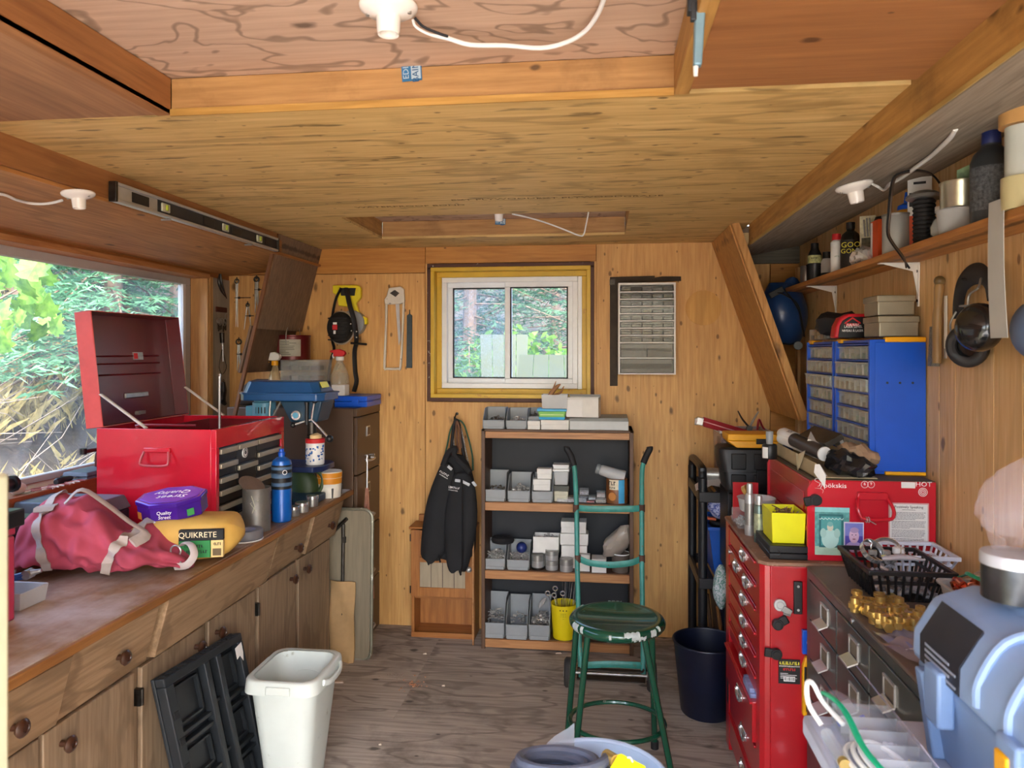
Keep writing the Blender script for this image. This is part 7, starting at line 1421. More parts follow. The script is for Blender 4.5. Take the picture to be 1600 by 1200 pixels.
# grey tin with red carton beside it
yb_=shy(1378,.985);bx_=thing('orange_carton','orange and black carton behind the plain grey tin','box',(1.0,yb_+.03,shz+.0005));put('box_body',MB().box(-.03,-.035,0,.03,.035,.145),mat('orange_card','#d9521f',.5),bx_,local=True,bevel=.001);put('white_side',MB().box(-.031,.018,.004,-.03,.034,.14),M_paper,bx_,local=True);put('black_lid',MB().lathe([(.03,.1455),(.026,.158),(0,.16)],n=20),M_black,bx_,local=True)
shb(1401,None,(('tin',[(.043,0),(.044,.002),(.044,.125),(.042,.128),(0,.128)],mat('plain_grey_tin','#a9aaa5',.45,.2,var=.04)),('rim',[(.0455,.125),(.0455,.132),(.040,.132),(.04,.128)],M_steel)),'plain pale grey paint tin on the wall shelf','grey_tin','tin',.975)
shb(1416,None,(('bottle',[(.024,0),(.024,.13),(0,.13)],mat('blue_grey_glue','#8f9ba0',.4)),('yellow_collar',[(.032,.13),(.034,.135),(.034,.145),(.028,.15),(0,.15)],M_yel),('blue_nozzle',[(.028,.15),(.026,.165),(.008,.175),(.004,.21),(0,.212)],M_blue)),'glue bottle with blue nozzle and yellow collar on the wall shelf','glue_bottle','bottle',1.015)
yq=shy(1437,1.03);cp2=thing('hang_card','white and black hang card standing behind the black cable tie spool','card',(1.03,yq,shz+.0005),1.2);put('card',MB().box(-.002,-.035,0,.002,.035,.245),M_whitep,cp2,local=True,bevel=.0008);put('dark_panel',MB().box(-.003,-.030,.15,-.002,.030,.195),M_black,cp2,local=True);put('hang_slot',MB().box(-.003,-.018,.222,-.002,.018,.23),M_black,cp2,local=True);put('red_panel',MB().box(-.003,-.034,.02,-.002,.034,.12),mat('orange_card','#d9521f'),cp2,local=True);text('G',.03,(-.0033,0,.172),FNX,M_winkm,cp2,local=True)
t_=shb(1444,None,(('core',[(.026,0),(.026,.14),(0,.14)],M_black),('metal_cap',[(.050,.140),(.052,.142),(.050,.150),(.03,.162),(.02,.165),(0,.165)],M_steel)),'black ribbed tube with a steel lid on the wall shelf','ribbed_tube','tube',.975)
for k in range(11):put('rib',MB().torus((0,0,.006+k*.0125),.027,.0055,20,6),M_rubber,t_,local=True)
t_=shb(1473,None,(('bottle',[(.022,0),(.030,.01),(.032,.03),(.024,.05),(.017,.058),(.017,.075),(0,.075)],clear('clear_glass','#c9cdc9',.45,.05)),('cap',[(.020,.072),(.020,.088),(0,.088)],mat('pale_cap','#b9b3a8',.4))),'small squat glass jar between spool and stacked tins','glass_jar','jar',.965)
shb(1502,None,(('tub',[(.050,0),(.054,.005),(.060,.060),(.062,.065),(0,.065)],M_frost),('tub_lid',[(.064,.062),(.064,.068),(0,.068)],M_clear)),'shallow clear plastic tub under the shiny tin','clear_tub','tub',.985)
q=shy(1502,.985);t_=thing('shiny_tin','shiny tin of odds stacked on the clear tub','tin',(.985,q,shz+.0695));put('tin',MB().lathe([(.050,0),(.052,.003),(.052,.065),(.054,.068),(.054,.074),(.05,.074),(.049,.01),(0,.01)],n=28),mat('bright_tin','#c2bda4',.3,.9),t_,local=True);put('green_packet',MB().hexa([(-.02,-.02,.03),(.02,-.03,.03),(.022,-.026,.03),(-.018,-.016,.03),(-.025,-.03,.10),(.02,-.04,.12),(.022,-.036,.12),(-.023,-.026,.10)]),mat('green_packet','#7f9a72',.5,var=.4,scale=40),t_,local=True)
shb(1549,None,(('bottle',[(.045,0),(.047,.004),(.047,.155),(.040,.175),(.022,.195),(.022,.2),(0,.2)],mat('dark_grey_bottle','#2f3336',.35,var=.15)),('blue_cap',[(.021,.198),(.022,.2),(.021,.232),(0,.232)],mat('dark_blue_cap2','#1c2a66',.4)),('label',[(.0476,.03),(.0476,.14)],mat('label_lines','#4c5054',.5,var=.7,scale=130))),'dark grey bottle with blue cap near the tape rolls','oil_bottle','bottle',.98)
# tape rolls stacked at the near end, strip of tape hanging down
yt=shy(1596,.955);rolls=[(.0,.075,.048,'#c3b98b','glossy clear packing tape roll, bottom of the stack'),(.076,.115,.040,'#c4c9bf','pale grey tape roll second from the bottom'),(.192,.062,.052,'#c89a5e','tan packing tape roll in the middle of the stack'),(.255,.038,.044,'#1c1c1c','black electrical tape roll second from the top'),(.294,.035,.042,'#c9d3cb','pale tape roll on top of the stack')]
for z_,h,r_,c_,lab in rolls:
    t_=thing('tape_roll',lab,'tape roll',(.963,yt,shz+.0008+z_),group='tape rolls stacked at the near end of the wall shelf');put('roll',MB().lathe([(r_*.66,0),(r_,0),(r_,h-.001),(r_*.66,h-.001),(r_*.66,0)],n=36,cap0=False,cap1=False),mat('tape'+c_,c_,.3,var=.05),t_,local=True);put('core',MB().lathe([(r_*.60,0),(r_*.66,0),(r_*.66,h-.002),(r_*.60,h-.002),(r_*.60,0)],n=30,cap0=False,cap1=False),M_kraft,t_,local=True)
yq=PX(1555,400,.915).y;zb=PX(1560,528,.915).z
st_=MB();rs=[]
for i in range(10):
    t_=i/9;z_=shz+.03+(zb-shz-.03)*t_;x_=.917-.004*math.sin(PI*t_);yy=yq-.012*t_;w_=.033+.004*t_
    rs.append([(x_,yy-w_,z_),(x_,yy+w_,z_),(x_+.0015,yy+w_,z_),(x_+.0015,yy-w_,z_)])
solo('webbing_strip','pale grey strip hanging over the near part of the wall shelf','strip',st_.rings(rs),mat('grey_strip','#b5b5b0',.6,var=.05))
# ---- blue face shield at the shelf's far end
M_hel=mat('helmet_blue','#1d3f70',.35,var=.08,coat=.2)
q=PY(1228,492,3.93);fs_=thing('face_shield','dark blue welding helmet with black head straps hanging in the far right corner','helmet',(q.x,3.93,q.z-.18))
rs=[]
for i in range(15):
    t_=i/14;z_=q.z+.165-.315*t_;w_=.118*math.sin(PI*(.16+.70*t_))**.75;dpt=.125*math.sin(PI*(.10+.78*t_))**.8
    rs.append([(q.x-.012+.018*t_+w_*math.cos(a)-.02*math.sin(a),3.95-dpt*math.sin(a),z_) for a in[PI*j/18 for j in range(19)]]+[(q.x-.012+.018*t_+(w_-.006)*math.cos(a)-.02*math.sin(a),3.953-(dpt-.006)*math.sin(a),z_) for a in[PI*(18-j)/18 for j in range(19)]])
put('shell',MB().rings(rs),M_hel,fs_,smooth=50)
put('top_flap',MB().rings([[(q.x+.03+.05*math.cos(a)*k,3.93-.02*math.sin(a),q.z+zz) for a in[2*PI*j/16 for j in range(16)]] for k,zz in((1,.10),(.95,.15),(.55,.185),(.2,.193))]),M_hel,fs_,smooth=50)
H3=lambda px,py,y:PY(px,py,y)
put('head_strap',MB().tube([H3(1207,462,3.80),H3(1218,458,3.79),H3(1232,464,3.79),H3(1246,476,3.80),H3(1252,500,3.82),H3(1256,525,3.86)],.009,8,flat=.5),M_black,fs_);put('head_strap',MB().tube([H3(1224,452,3.80),H3(1238,468,3.785),H3(1250,490,3.80),H3(1254,515,3.83)],.008,8,flat=.5),M_rubber,fs_)
put('buckle',MB().cb(H3(1213,457,3.795),(.075,.02,.03),ry=-.5),M_black,fs_,bevel=.003);put('chin_cord',MB().tube([H3(1200,475,3.83),H3(1195,495,3.85),H3(1200,515,3.85),H3(1212,533,3.84),H3(1232,538,3.84),H3(1243,536,3.84)],.004,6),M_black,fs_);put('ratchet_knob',MB().cyl(H3(1247,540,3.82),H3(1247,540,3.86),.022,n=18),M_black,fs_,bevel=.002)
# ---- things hung on the right wall
xw=XR-.002
def onR(px,py,x=XR-.02):return PX(px,py,x)
a,b=onR(1468,435),onR(1458,572);wbr=thing('wire_brush','long wooden-handled wire brush hanging on the right wall','brush',(XR-.02,a.y,b.z))
y_=a.y
put('handle',MB().tube([(XR-.02,y_,a.z-.004),(XR-.02,y_+.002,a.z-.03),(XR-.022,y_+.006,a.z-.09),(XR-.022,y_+.010,a.z-.13),(XR-.022,y_+.014,b.z+.01)],[.010,.016,.013,.016,.015],12,flat=.9),wood('brush_wood','#8d6c42','#b9945f','Z',1,.2,.4),wbr);put('back_block',MB().hexa([(XR-.035,y_+.022,b.z),(XR-.01,y_+.022,b.z),(XR-.01,y_+.05,b.z),(XR-.035,y_+.05,b.z),(XR-.035,y_+.012,a.z-.15),(XR-.01,y_+.012,a.z-.15),(XR-.01,y_+.035,a.z-.15),(XR-.035,y_+.035,a.z-.15)]),mat('wire_bristle','#77756c',.6,.5,var=.4,scale=150,bump=.5),wbr);put('hang_end',MB().sph((XR-.02,y_,a.z-.008),.0165,12,8),mat('amber_end','#6d5a38',.3),wbr)
a,b=onR(1477,462,XR-.008),onR(1477,545,XR-.008);wsb=solo('white_scraper','narrow white steel rule hanging behind the wire brush','rule',MB().box(XR-.010,a.y-.012,b.z,XR-.006,a.y+.006,a.z),M_white,bevel=.002);put('rule_tip',MB().box(XR-.010,a.y-.008,b.z-.03,XR-.006,a.y+.004,b.z),M_alu,wsb)
q=onR(1525,508,XR-.07);em=thing('ear_muffs','black ear muffs hanging on the right wall behind the grey strip','ear muffs',(XR-.06,q.y,q.z-.13))
c1,c2=onR(1527,527,XR-.055),onR(1510,548,XR-.05)
def cup(c,nx,r,dp,nm,mm):
    mb=MB();n_=Vector(nx).normalized();qn=n_.to_track_quat('Z','Y').to_matrix().to_4x4();mb.at(Matrix.Translation(c)@qn@Matrix.Diagonal((1,1.12,1,1)))
    mb.lathe([(r*.55,-dp*.0),(r*.98,-.004),(r,0),(r*.98,dp*.4),(r*.8,dp*.8),(r*.4,dp),(0,dp)],n=28);return put(nm,mb,mm,em,smooth=50)
M_muff=mat('muff_black','#17181a',.2,var=.1,coat=.4)
k1=cup(onR(1532,512,XR-.075),(-.75,-.65,.12),.058,.05,'ear_cup',M_muff);k2=cup(onR(1512,540,XR-.045),(.6,.75,.05),.056,.035,'ear_cup',M_muff)
for cc,nx in((onR(1512,540,XR-.05),(-.6,-.75,-.1)),):
    mb=MB().at(Matrix.Translation(cc)@Vector(nx).normalized().to_track_quat('Z','Y').to_matrix().to_4x4()@Matrix.Diagonal((1,1.12,1,1)));mb.torus((0,0,.006),.040,.015,28,10);put('cushion',mb,mat('cushion_black','#222225',.5),k2)
put('headband',MB().tube([onR(1497,498,XR-.03),onR(1498,470,XR-.03),onR(1504,445,XR-.035),onR(1518,430,XR-.04),onR(1534,428,XR-.045),onR(1545,440,XR-.05),onR(1550,465,XR-.05)],.03,10,flat=.28),mat('band_black','#1b1b1e',.6,var=.2),em)
put('wire_arm',MB().tube([onR(1533,435,XR-.06),onR(1528,450,XR-.085),onR(1514,462,XR-.09),onR(1512,490,XR-.095),onR(1513,510,XR-.09)],.003,6),M_steel,em);put('wire_arm',MB().tube([onR(1494,487,XR-.05),onR(1485,505,XR-.06),onR(1487,525,XR-.05)],.003,6),M_steel,em);put('wire_ring',MB().torus(onR(1513,478,XR-.09),.02,.0025,16,5,'Z'),M_steel,em)
put('wall_nail',MB().cyl((XR,onR(1525,428).y,onR(1525,432).z-.012),(XR-.06,onR(1525,428).y,onR(1525,432).z-.008),.003),M_dsteel,em)
q=onR(1624,515,XR-.06);cp_=thing('hard_hat','rounded blue-grey hard hat rim at the right edge of the wall','hard hat',(XR-.06,q.y,q.z-.06));put('shell',MB().sph((XR-.058,q.y,q.z),.054,24,14,(1,1.5,1.35)),mat('hat_bluegrey','#5f6f8a',.4,var=.06),cp_,smooth=60);put('brim',MB().at(Matrix.Translation((XR-.058,q.y,q.z-.0))@rotm(0,PI/2,0)).torus((0,0,.05),.07,.004,28,6),mat('hat_bluegrey','#5f6f8a'),cp_)
# ---- lamp holder and cords on the right soffit
def soffR(x):return 2.105+(x-.70)/.375*.073
def sR(px,py,d=.006):
    z=2.13
    for _ in range(6):a=PZ(px,py,z);z=soffR(a.x)-d
    return PZ(px,py,z)
q=sR(1334,288,0);lamp_holder((q.x,q.y,soffR(q.x)-.001),'white lamp holder on the weathered right soffit above the shelf',(0,-.19,0),.95)
solo('lamp_cable','white cable from the right lamp holder to a hole in the soffit','cable',MB().tube([sR(1362,287,.012),sR(1372,292,.03),sR(1381,297,.035),sR(1390,288,.012),sR(1410,277,.008),sR(1430,262,.012),sR(1452,246,.008),sR(1472,228,.010),sR(1485,215,.008),sR(1493,202,.0)],[.003,.004,.004,.006,.006,.006,.006,.006,.006,.006],7),M_whitep)
pts=[sR(1476,308,.08),sR(1470,290,.05),sR(1455,272,.02),sR(1432,266,.012),sR(1408,270,.012),sR(1396,278,.02)]
p0=pts[-1];y0=p0.y
dn=[PX(1391,300,.90),PX(1388,330,.90),PX(1386,362,.90),PX(1392,378,.90),PX(1408,400,.90),PX(1421,419,.93)]
solo('power_lead','thin black lead looping from the soffit down past the wall shelf','cord',MB().tube(pts+dn,.0032,6),M_bcord)
dn2=[PX(1394,300,.895),PX(1391,332,.895),PX(1389,364,.895),PX(1396,380,.895),PX(1412,402,.895),PX(1416,418,.925)]
solo('twin_flex','brown flex running beside the black cord','cord',MB().tube([p+Vector((.008,.01,-.001)) for p in pts]+dn2,.003,6),mat('brown_flex','#4b3a2c',.5))
# ---- black plastic shelving unit in the far right corner
ux0,ux1,uy0,uy1=.555,.98,3.66,4.12
M_sh=mat('black_shelving','#15161a',.45,var=.2)
un=thing('shelving_unit','black plastic shelving unit with tube posts beyond the red cabinet','shelving',((ux0+ux1)/2,(uy0+uy1)/2,0))
xp=PY(1098,800,3.68).x
for(x_,y_) in((xp,3.68),(xp,4.10),(.96,3.68),(.96,4.10)):put('post',MB().cyl((x_,y_,0),(x_,y_,.985),.022,n=16),M_sh,un)
for y_ in():pass
for x_ in(xp,.96):put('hoop',MB().tube([(x_,3.68,.985),(x_,3.69,1.01),(x_,3.73,1.03),(x_,4.05,1.03),(x_,4.09,1.01),(x_,4.10,.985)],.020,10),M_sh,un)
for z_ in(.10,.50,.92):
    sl=put('shelf_frame',MB().box(xp-.02,3.655,z_-.05,.985,3.672,z_).box(xp-.02,4.105,z_-.05,.985,4.122,z_).box(xp-.02,3.672,z_-.05,xp-.004,4.105,z_).box(.969,3.672,z_-.05,.985,4.105,z_),M_sh,un,bevel=.003)
    for k in range(9):x_=xp+.03+k*(.93-xp)/9;put('slat',MB().box(x_,3.672,z_-.014,x_+.022,4.105,z_-.002),M_sh,sl)
q0=PY(1093,744,3.75);pa=thing('paper_sheets','curled white paper sheets on the black shelving','paper',(q0.x+.07,3.78,.921))
for k in range(3):
    mb=MB();rs=[[(xp-.035+.02*k+.17*i/8,3.66+.005*k+.01*math.sin(i),.924+k*.004+.030*math.sin(PI*i/8*1.1)*(1-.2*k)+.012*k*(i/8)) for i in range(9)],[(xp-.02+.02*k+.17*i/8,3.83,.925+k*.004+.040*math.sin(PI*i/8)*(1-.2*k)+.01*k) for i in range(9)]]
    mb.rings(rs,False,False,False);put('sheet',mb,M_paper,pa,smooth=60)
cy=thing('steel_coupling','grey steel hose coupling lying above the papers','coupling',(.64,3.78,.99));put('barrel',MB().cyl((xp+.035,3.80,.985),(xp+.17,3.78,.985),.033,n=24),M_steel,cy,bevel=.002);put('inner_ring',MB().cyl((xp+.0,3.805,.985),(xp+.035,3.80,.985),.026,.030,n=20),M_dsteel,cy);put('lug',MB().cb((xp+.01,3.79,1.012),(.03,.03,.014)),M_alu,cy)
# black drill case, yellow case, clear box with red square and plier handles
cx0,cx1=PY(1123,720,3.48).x,.80;zc0=PY(1130,764,3.48).z
sup=solo('black_crate_box','plain black crate on the shelving under the drill case','crate',MB().tray(cx0+.03,3.42,.60,cx1,3.64,zc0-.001,.01),M_sh,bevel=.004)
put('crate_lid',MB().box(cx0+.03,3.42,zc0-.012,cx1,3.64,zc0-.002),M_sh,sup)
put('crate_leg',MB().box(cx0+.05,3.60,0,cx0+.08,3.63,.60).box(cx1-.04,3.60,0,cx1-.01,3.63,.60).box(cx0+.05,3.43,0,cx0+.08,3.46,.60).box(cx1-.04,3.43,0,cx1-.01,3.46,.60),M_sh,sup)
bk=thing('drill_case','moulded black power tool case standing behind the red top chest','case',((cx0+cx1)/2,3.53,zc0));zt=PY(1130,698,3.48).z;hh=zt-zc0
put('case_shell',MB().rings([rrr(cx0+.03,cx1,3.45,3.63,zc0,.02),rrr(cx0+.02,cx1,3.445,3.635,zc0+hh*.42,.025),rrr(cx0+.012,cx1,3.448,3.632,zc0+hh*.44,.025),rrr(cx0,cx1,3.44,3.64,zc0+hh*.75,.03),rrr(cx0,cx1,3.45,3.63,zt-.01,.03),rrr(cx0+.012,cx1,3.46,3.62,zt,.03)]),mat('moulded_black','#1a1b1d',.5,var=.15),bk,smooth=30)
for x_ in(cx0+.05,cx0+.15):put('moulded_panel',MB().box(x_,3.436,zc0+.02,x_+.065,3.45,zc0+hh*.38),M_black,bk,bevel=.004);put('moulded_panel',MB().box(x_,3.432,zc0+hh*.5,x_+.065,3.445,zt-.025),M_black,bk,bevel=.004)
put('latch',MB().box(cx0+.16,3.425,zc0+.03,cx0+.205,3.44,zc0+hh*.5),M_black,bk,bevel=.003)
a,b=PY(1136,700,3.46),PY(1224,682,3.46);yz=zt+.001;yc=thing('yellow_case','yellow plastic case with black latch lying on the black drill case','case',((a.x+b.x)/2,3.53,yz));h_=a.z*0+.062
put('lower_half',MB().hexa([(a.x+.04,3.44,yz),(b.x,3.44,yz),(b.x,3.60,yz),(a.x+.03,3.60,yz),(a.x,3.445,yz+.03),(b.x,3.44,yz+.03),(b.x,3.60,yz+.03),(a.x,3.60,yz+.03)]),M_yel,yc,bevel=.003);put('upper_half',MB().box(a.x,3.442,yz+.031,b.x,3.60,yz+h_),M_yel,yc,bevel=.004);put('latch',MB().box(a.x+.125,3.434,yz+.018,a.x+.17,3.442,yz+.042),M_black,yc,bevel=.002)
a,b=PY(1120,672,3.70),PY(1200,672,3.70);zt2=a.z;z0=.921;ccx=thing('clear_bin','smoky clear plastic bin behind the yellow case','bin',((a.x+b.x)/2,3.78,z0));put('bin_body',MB().tray(a.x+.02,3.67,z0,b.x,3.90,zt2,.003,.008),clear('smoky_pink','#b59a96',.5,.2),ccx,bevel=.004);put('bin_rim',MB().frm(a.x+.006,3.656,zt2-.012,b.x+.014,3.914,zt2,.008),M_frost,ccx)
put('bin_contents',MB().taper(z0+.004,zt2-.05,(a.x+.03,3.68,b.x-.01,3.89),(a.x+.03,3.68,b.x-.01,3.89)),mat('dark_contents','#6a4f48',.8,var=.3,scale=20),ccx)
sqr=thing('red_clamp','red steel bar clamp with silver end laid across the clear bin','clamp',PY(1130,665,3.72));p0,p1=PY(1092,658,3.70),PY(1175,678,3.74);d=(p1-p0).normalized();up=Vector((0,0,1))
M_dr=mat('deep_red_paint','#8d1420',.35,var=.1)
put('bar',MB().hexa([p0+Vector((.02,-.012,-.026)),p1+Vector((0,-.012,-.03)),p1+Vector((0,.012,-.03)),p0+Vector((.02,.012,-.026)),p0+Vector((.02,-.012,.022)),p1+Vector((0,-.012,.012)),p1+Vector((0,.012,.012)),p0+Vector((.02,.012,.022))]),M_dr,sqr,bevel=.003);put('groove_line',MB().tube([p0+Vector((.02,-.013,.0)),p1+Vector((0,-.013,-.01))],.003,6),mat('pinkish_line','#c98f8f',.5),sqr);put('silver_end',MB().cb(p0+Vector((.004,0,.0)),(.035,.03,.04),ry=.2).cyl(p0+Vector((-.012,0,-.02)),p0+Vector((-.01,0,.015)),.01),M_chrome,sqr,bevel=.004)
plh=thing('slip_pliers','steel pliers with spread handles standing in the clear bin','pliers',PY(1168,670,3.73));ja=PY(1171,668,3.73)
put('handle',MB().tube([ja,PY(1160,655,3.73),PY(1153,642,3.73)],[.009,.008,.005],8,flat=.6),M_dsteel,plh);put('handle',MB().tube([ja,PY(1178,655,3.73),PY(1185,643,3.73)],[.009,.010,.006],8,flat=.6),M_steel,plh);put('joint',MB().cyl(ja+Vector((0,-.012,-.004)),ja+Vector((0,.012,-.004)),.014),M_dsteel,plh);put('jaws',MB().tube([ja,ja+Vector((.01,.0,-.05))],[.012,.006],8),M_steel,plh)
rs_=solo('red_lever','dark red lever arm sticking up behind the pliers','lever',MB().tube([PY(1183,672,3.80),PY(1186,655,3.80),PY(1192,668,3.80),PY(1200,674,3.80)],[.012,.010,.010,.008],8,flat=.5),M_dr)
# blue bin with cloths
z0=.501;a,b=PY(1102,800,3.70),PY(1140,800,3.70);bb=thing('blue_bin','blue plastic bin on the middle of the black shelving','bin',((a.x+b.x)/2+.03,3.80,z0));put('bin_body',MB().tray(a.x+.045,3.69,z0,a.x+.30,3.98,z0+.25,.004,.035),mat('bin_blue','#0f4fa8',.45,var=.08),bb,bevel=.006);put('bin_rim',MB().frm(a.x+.006,3.651,z0+.236,a.x+.338,4.018,z0+.25,.012),mat('bin_blue','#0f4fa8'),bb,bevel=.002)
put('black_contents',MB().sph((a.x+.11,3.80,z0+.24),.06,14,9,(1.3,1,.6)),M_black,bb)
def rag(c,rx,ry_,rz_,seed,m_,lab):
    rs=[]
    for i in range(11):
        u=-1+i/5;k=max(.06,1-u*u)**.5
        rs.append([(c[0]+rx*k*math.cos(a)*(1+.25*noise.noise(Vector((math.cos(a)*2,math.sin(a)*2,u*2+seed)))+.1*math.sin(5*a+seed)),c[1]+ry_*k*math.sin(a)*(1+.25*noise.noise(Vector((math.cos(a)*2+5,math.sin(a)*2,u*2+seed)))),c[2]+rz_*u) for a in[2*PI*j/20 for j in range(20)]])
    return solo('rag',lab,'rag',MB().rings(rs),m_,smooth=40)
def printcloth(key,base,dots):
    m,nt,bs=_new(key);v=_coord(nt);n=_noise(nt,v,55,3,.6,.6);nt.links.new(_ramp(nt,n,[(.46,srgb(base)),(.50,srgb(dots)),(.56,srgb(dots)),(.60,srgb(base))]),bs.inputs['Base Color']);bs.inputs['Roughness'].default_value=.9;return m
q=PY(1126,793,3.72);rag((q.x,3.76,q.z+.005),.055,.06,.068,2,printcloth('blue_floral','#b9bfe0','#4a5aa6'),'blue and white patterned rag stuffed in the blue bin')
rag((PY(1127,917,3.62).x,3.62,PY(1127,917,3.62).z),.035,.04,.105,7,printcloth('pale_print','#c9d0cf','#6f9a8c'),'pale patterned rag hanging below the blue bin')
solo('orange_wedge','small orange plastic scrap on the blue bin contents','scrap',MB().cb((PY(1112,789,3.75).x,3.75,z0+.272),(.04,.03,.012),ry=.1),mat('orange_scrap','#c4562d',.5),bevel=.002)
for k in range(3):solo('wood_offcut','wood offcut leaning in the bottom of the black shelving, %s'%('longest','middle one','shortest')[k],'offcut',MB().tube([(xp+.06+k*.05,3.72,.102),(xp+.03+k*.05,3.74,.40-.06*k)],.018,4,flat=.5),M_rail if k else M_brown,group='offcuts in the black shelving')
bd2=thing('dark_tote','dark plastic tote on the lowest black shelf','tote',(.72,3.88,.101));put('tote_body',MB().tray(.60,3.78,.101,.90,4.08,.33,.006,.02),M_navy,bd2,bevel=.004);put('tote_rim',MB().frm(.575,3.755,.318,.925,4.105,.33,.01),M_navy,bd2)
# ---- dark wastebasket
q=PZ(1108,1116,0);wb2=thing('wastebasket','round dark navy plastic wastebasket on the floor beside the red cabinet','wastebasket',(.463,3.36,0));r0,r1,hh=.112,.143,.315
put('basket_body',MB().lathe([(r0*.96,0),(r0,.006),(r1,hh),(r1-.004,hh),(r0-.004,.01),(0,.01)],n=44),M_navy,wb2,local=True,smooth=40);put('rolled_rim',MB().torus((0,0,hh),r1+.001,.0055,44,8),M_navy,wb2,local=True)
# ---- dark steel file-drawer unit
gx0,gx1,gy0,gy1,gz1=.640,1.03,1.50,2.405,.928
M_fg=mat('dark_grey_enamel','#454a49',.3,.25,var=.18,scale=7,wear='#6a5a58',wearpos=.62)
M_fgt=mat('worn_grey_top','#6b5e55',.6,.1,var=.2,scale=5,wear='#8e7f72',wearpos=.6)
fu=thing('card_file_unit','dark grey steel unit of small label-holder drawers on the right','drawer unit',((gx0+gx1)/2,(gy0+gy1)/2,0))
put('shell',MB().box(gx0+.02,gy0,0,gx1,gy0+.008,gz1-.008).box(gx0+.02,gy1-.008,0,gx1,gy1,gz1-.008).box(gx1-.008,gy0+.008,0,gx1,gy1-.008,gz1-.008).box(gx0+.035,gy0+.008,.0,gx1-.008,gy1-.008,.02),M_fg,fu)
put('top',MB().box(gx0,gy0-.004,gz1-.008,gx1,gy1+.004,gz1),M_fgt,fu,bevel=.002);put('top_rail',MB().box(gx0,gy0,gz1-.032,gx0+.02,gy1,gz1-.008),M_fg,fu,bevel=.001)
put('post',MB().box(gx0,gy1-.03,0,gx0+.02,gy1,gz1-.032),M_fg,fu)
yE=[gy1-.032,PX(1308,950,gx0).y,PX(1359,1050,gx0).y,1.53]
for r in range(7):
    z1=gz1-.035-r*.121;z0=z1-.116
    for c in range(3):
        ya,yb=yE[c+1]+.003,yE[c]-.003
        d_=put('drawer',MB().box(gx0-.002,ya,z0,gx0+.018,yb,z1),M_fg,fu,bevel=.003)
        yc,zc=(ya+yb)/2+.03,(z0+z1)/2+.012
        yc=PX((1290,1336,1392)[c],1000,gx0).y;zc=(z0+z1)/2+.002
        put('label_frame',MB().box(gx0-.006,yc-.034,zc+.028,gx0-.002,yc+.034,zc+.034).box(gx0-.006,yc-.034,zc-.014,gx0-.002,yc-.030,zc+.03).box(gx0-.006,yc+.030,zc-.014,gx0-.002,yc+.034,zc+.03),M_alu,d_);put('pull',MB().hexa([(gx0-.004,yc-.036,zc-.018),(gx0-.004,yc+.036,zc-.018),(gx0-.030,yc+.034,zc-.030),(gx0-.030,yc-.034,zc-.030),(gx0-.004,yc-.036,zc-.013),(gx0-.004,yc+.036,zc-.013),(gx0-.030,yc+.034,zc-.025),(gx0-.030,yc-.034,zc-.025)]),M_alu,d_,bevel=.001)
        put('label_card',MB().box(gx0-.003,yc-.030,zc-.010,gx0-.0018,yc+.030,zc+.028),mat('old_label','#6d6353',.8,var=.2),d_)
lk=PX(1331,960,gx0);put('key_lock',MB().cyl((gx0-.003,lk.y,gz1-.02),(gx0,lk.y,gz1-.02),.007),M_chrome,fu)
# on its top: baskets, tub, brass fittings, packets
GZ=gz1+.0008
def basket(x0,y0,x1,y1,z,h,m_,fl,name,lab,slots,rimm=None):
    b=thing(name,lab,'basket',((x0+x1)/2,(y0+y1)/2,z))
    put('basket_floor',MB().box(x0,y0,z,x1,y1,z+.004),m_,b)
    put('rim',MB().frm(x0-fl-.006,y0-fl-.006,z+h-.012,x1+fl+.006,y1+fl+.006,z+h,.010),m_,b,bevel=.002)
    sm=MB()
    def wall(ax,ay,bx_,by_,ox,oy,n):
        for k in range(n+1):
            t_=k/n;x,y=ax+(bx_-ax)*t_,ay+(by_-ay)*t_;X_,Y_=x+ox,y+oy;X_+=(bx_-ax)/abs(bx_-ax+1e-9)*fl*(2*t_-1) if abs(bx_-ax)>.001 else 0;Y_+=(by_-ay)/abs(by_-ay+1e-9)*fl*(2*t_-1) if abs(by_-ay)>.001 else 0
            sm.tube([(x,y,z+.002),(X_,Y_,z+h-.006)],.0038,4)
    wall(x0,y0,x1,y0,0,-fl,slots[0]);wall(x0,y1,x1,y1,0,fl,slots[0]);wall(x0,y0,x0,y1,-fl,0,slots[1]);wall(x1,y0,x1,y1,fl,0,slots[1])
    put('basket_bars',sm,m_,b,kind='stuff')
    put('mid_band',MB().frm(x0-fl*.5-.003,y0-fl*.5-.003,z+h*.55,x1+fl*.5+.003,y1+fl*.5+.003,z+h*.66,.004),m_,b)
    return b
bk1=basket(.735,2.09,.905,2.30,GZ,.088,M_black,.022,'black_basket','black plastic slotted basket of plumbing parts on the grey unit',(10,9))
put('fittings',bits(.745,2.10,.895,2.29,GZ+.005,120,.05,.006,.05),mat('grey_fittings','#a7a8ad',.4,.5,var=.4,scale=40),bk1,kind='stuff')
yh=2.27
for k,(x_,y_,r_,a_,lab) in enumerate(((.775,2.23,.034,.5,'steel hose clamp, left on the black basket'),(.815,2.24,.038,-.4,'steel hose clamp, right on the black basket'))):
    o=solo('hose_clamp',lab,'clamp',MB().at(TR(x_,y_,GZ+.098,PI/2-.9,a_,0)).lathe([(r_,-.008),(r_+.002,-.008),(r_+.002,.008),(r_,.008),(r_,-.008)],n=28,cap0=False,cap1=False),M_chrome,group='hose clamps on the black basket');put('screw_housing',MB().cb((0,-.0,.028),(.022,.012,.014)),M_steel,o,local=True,bevel=.002)
solo('white_stopper','white bottle top standing in the black basket','cap',MB().lathe([(.016,0),(.016,.016),(.013,.018),(0,.018)],c=(.853,2.25,GZ+.088),n=20),M_whitep)
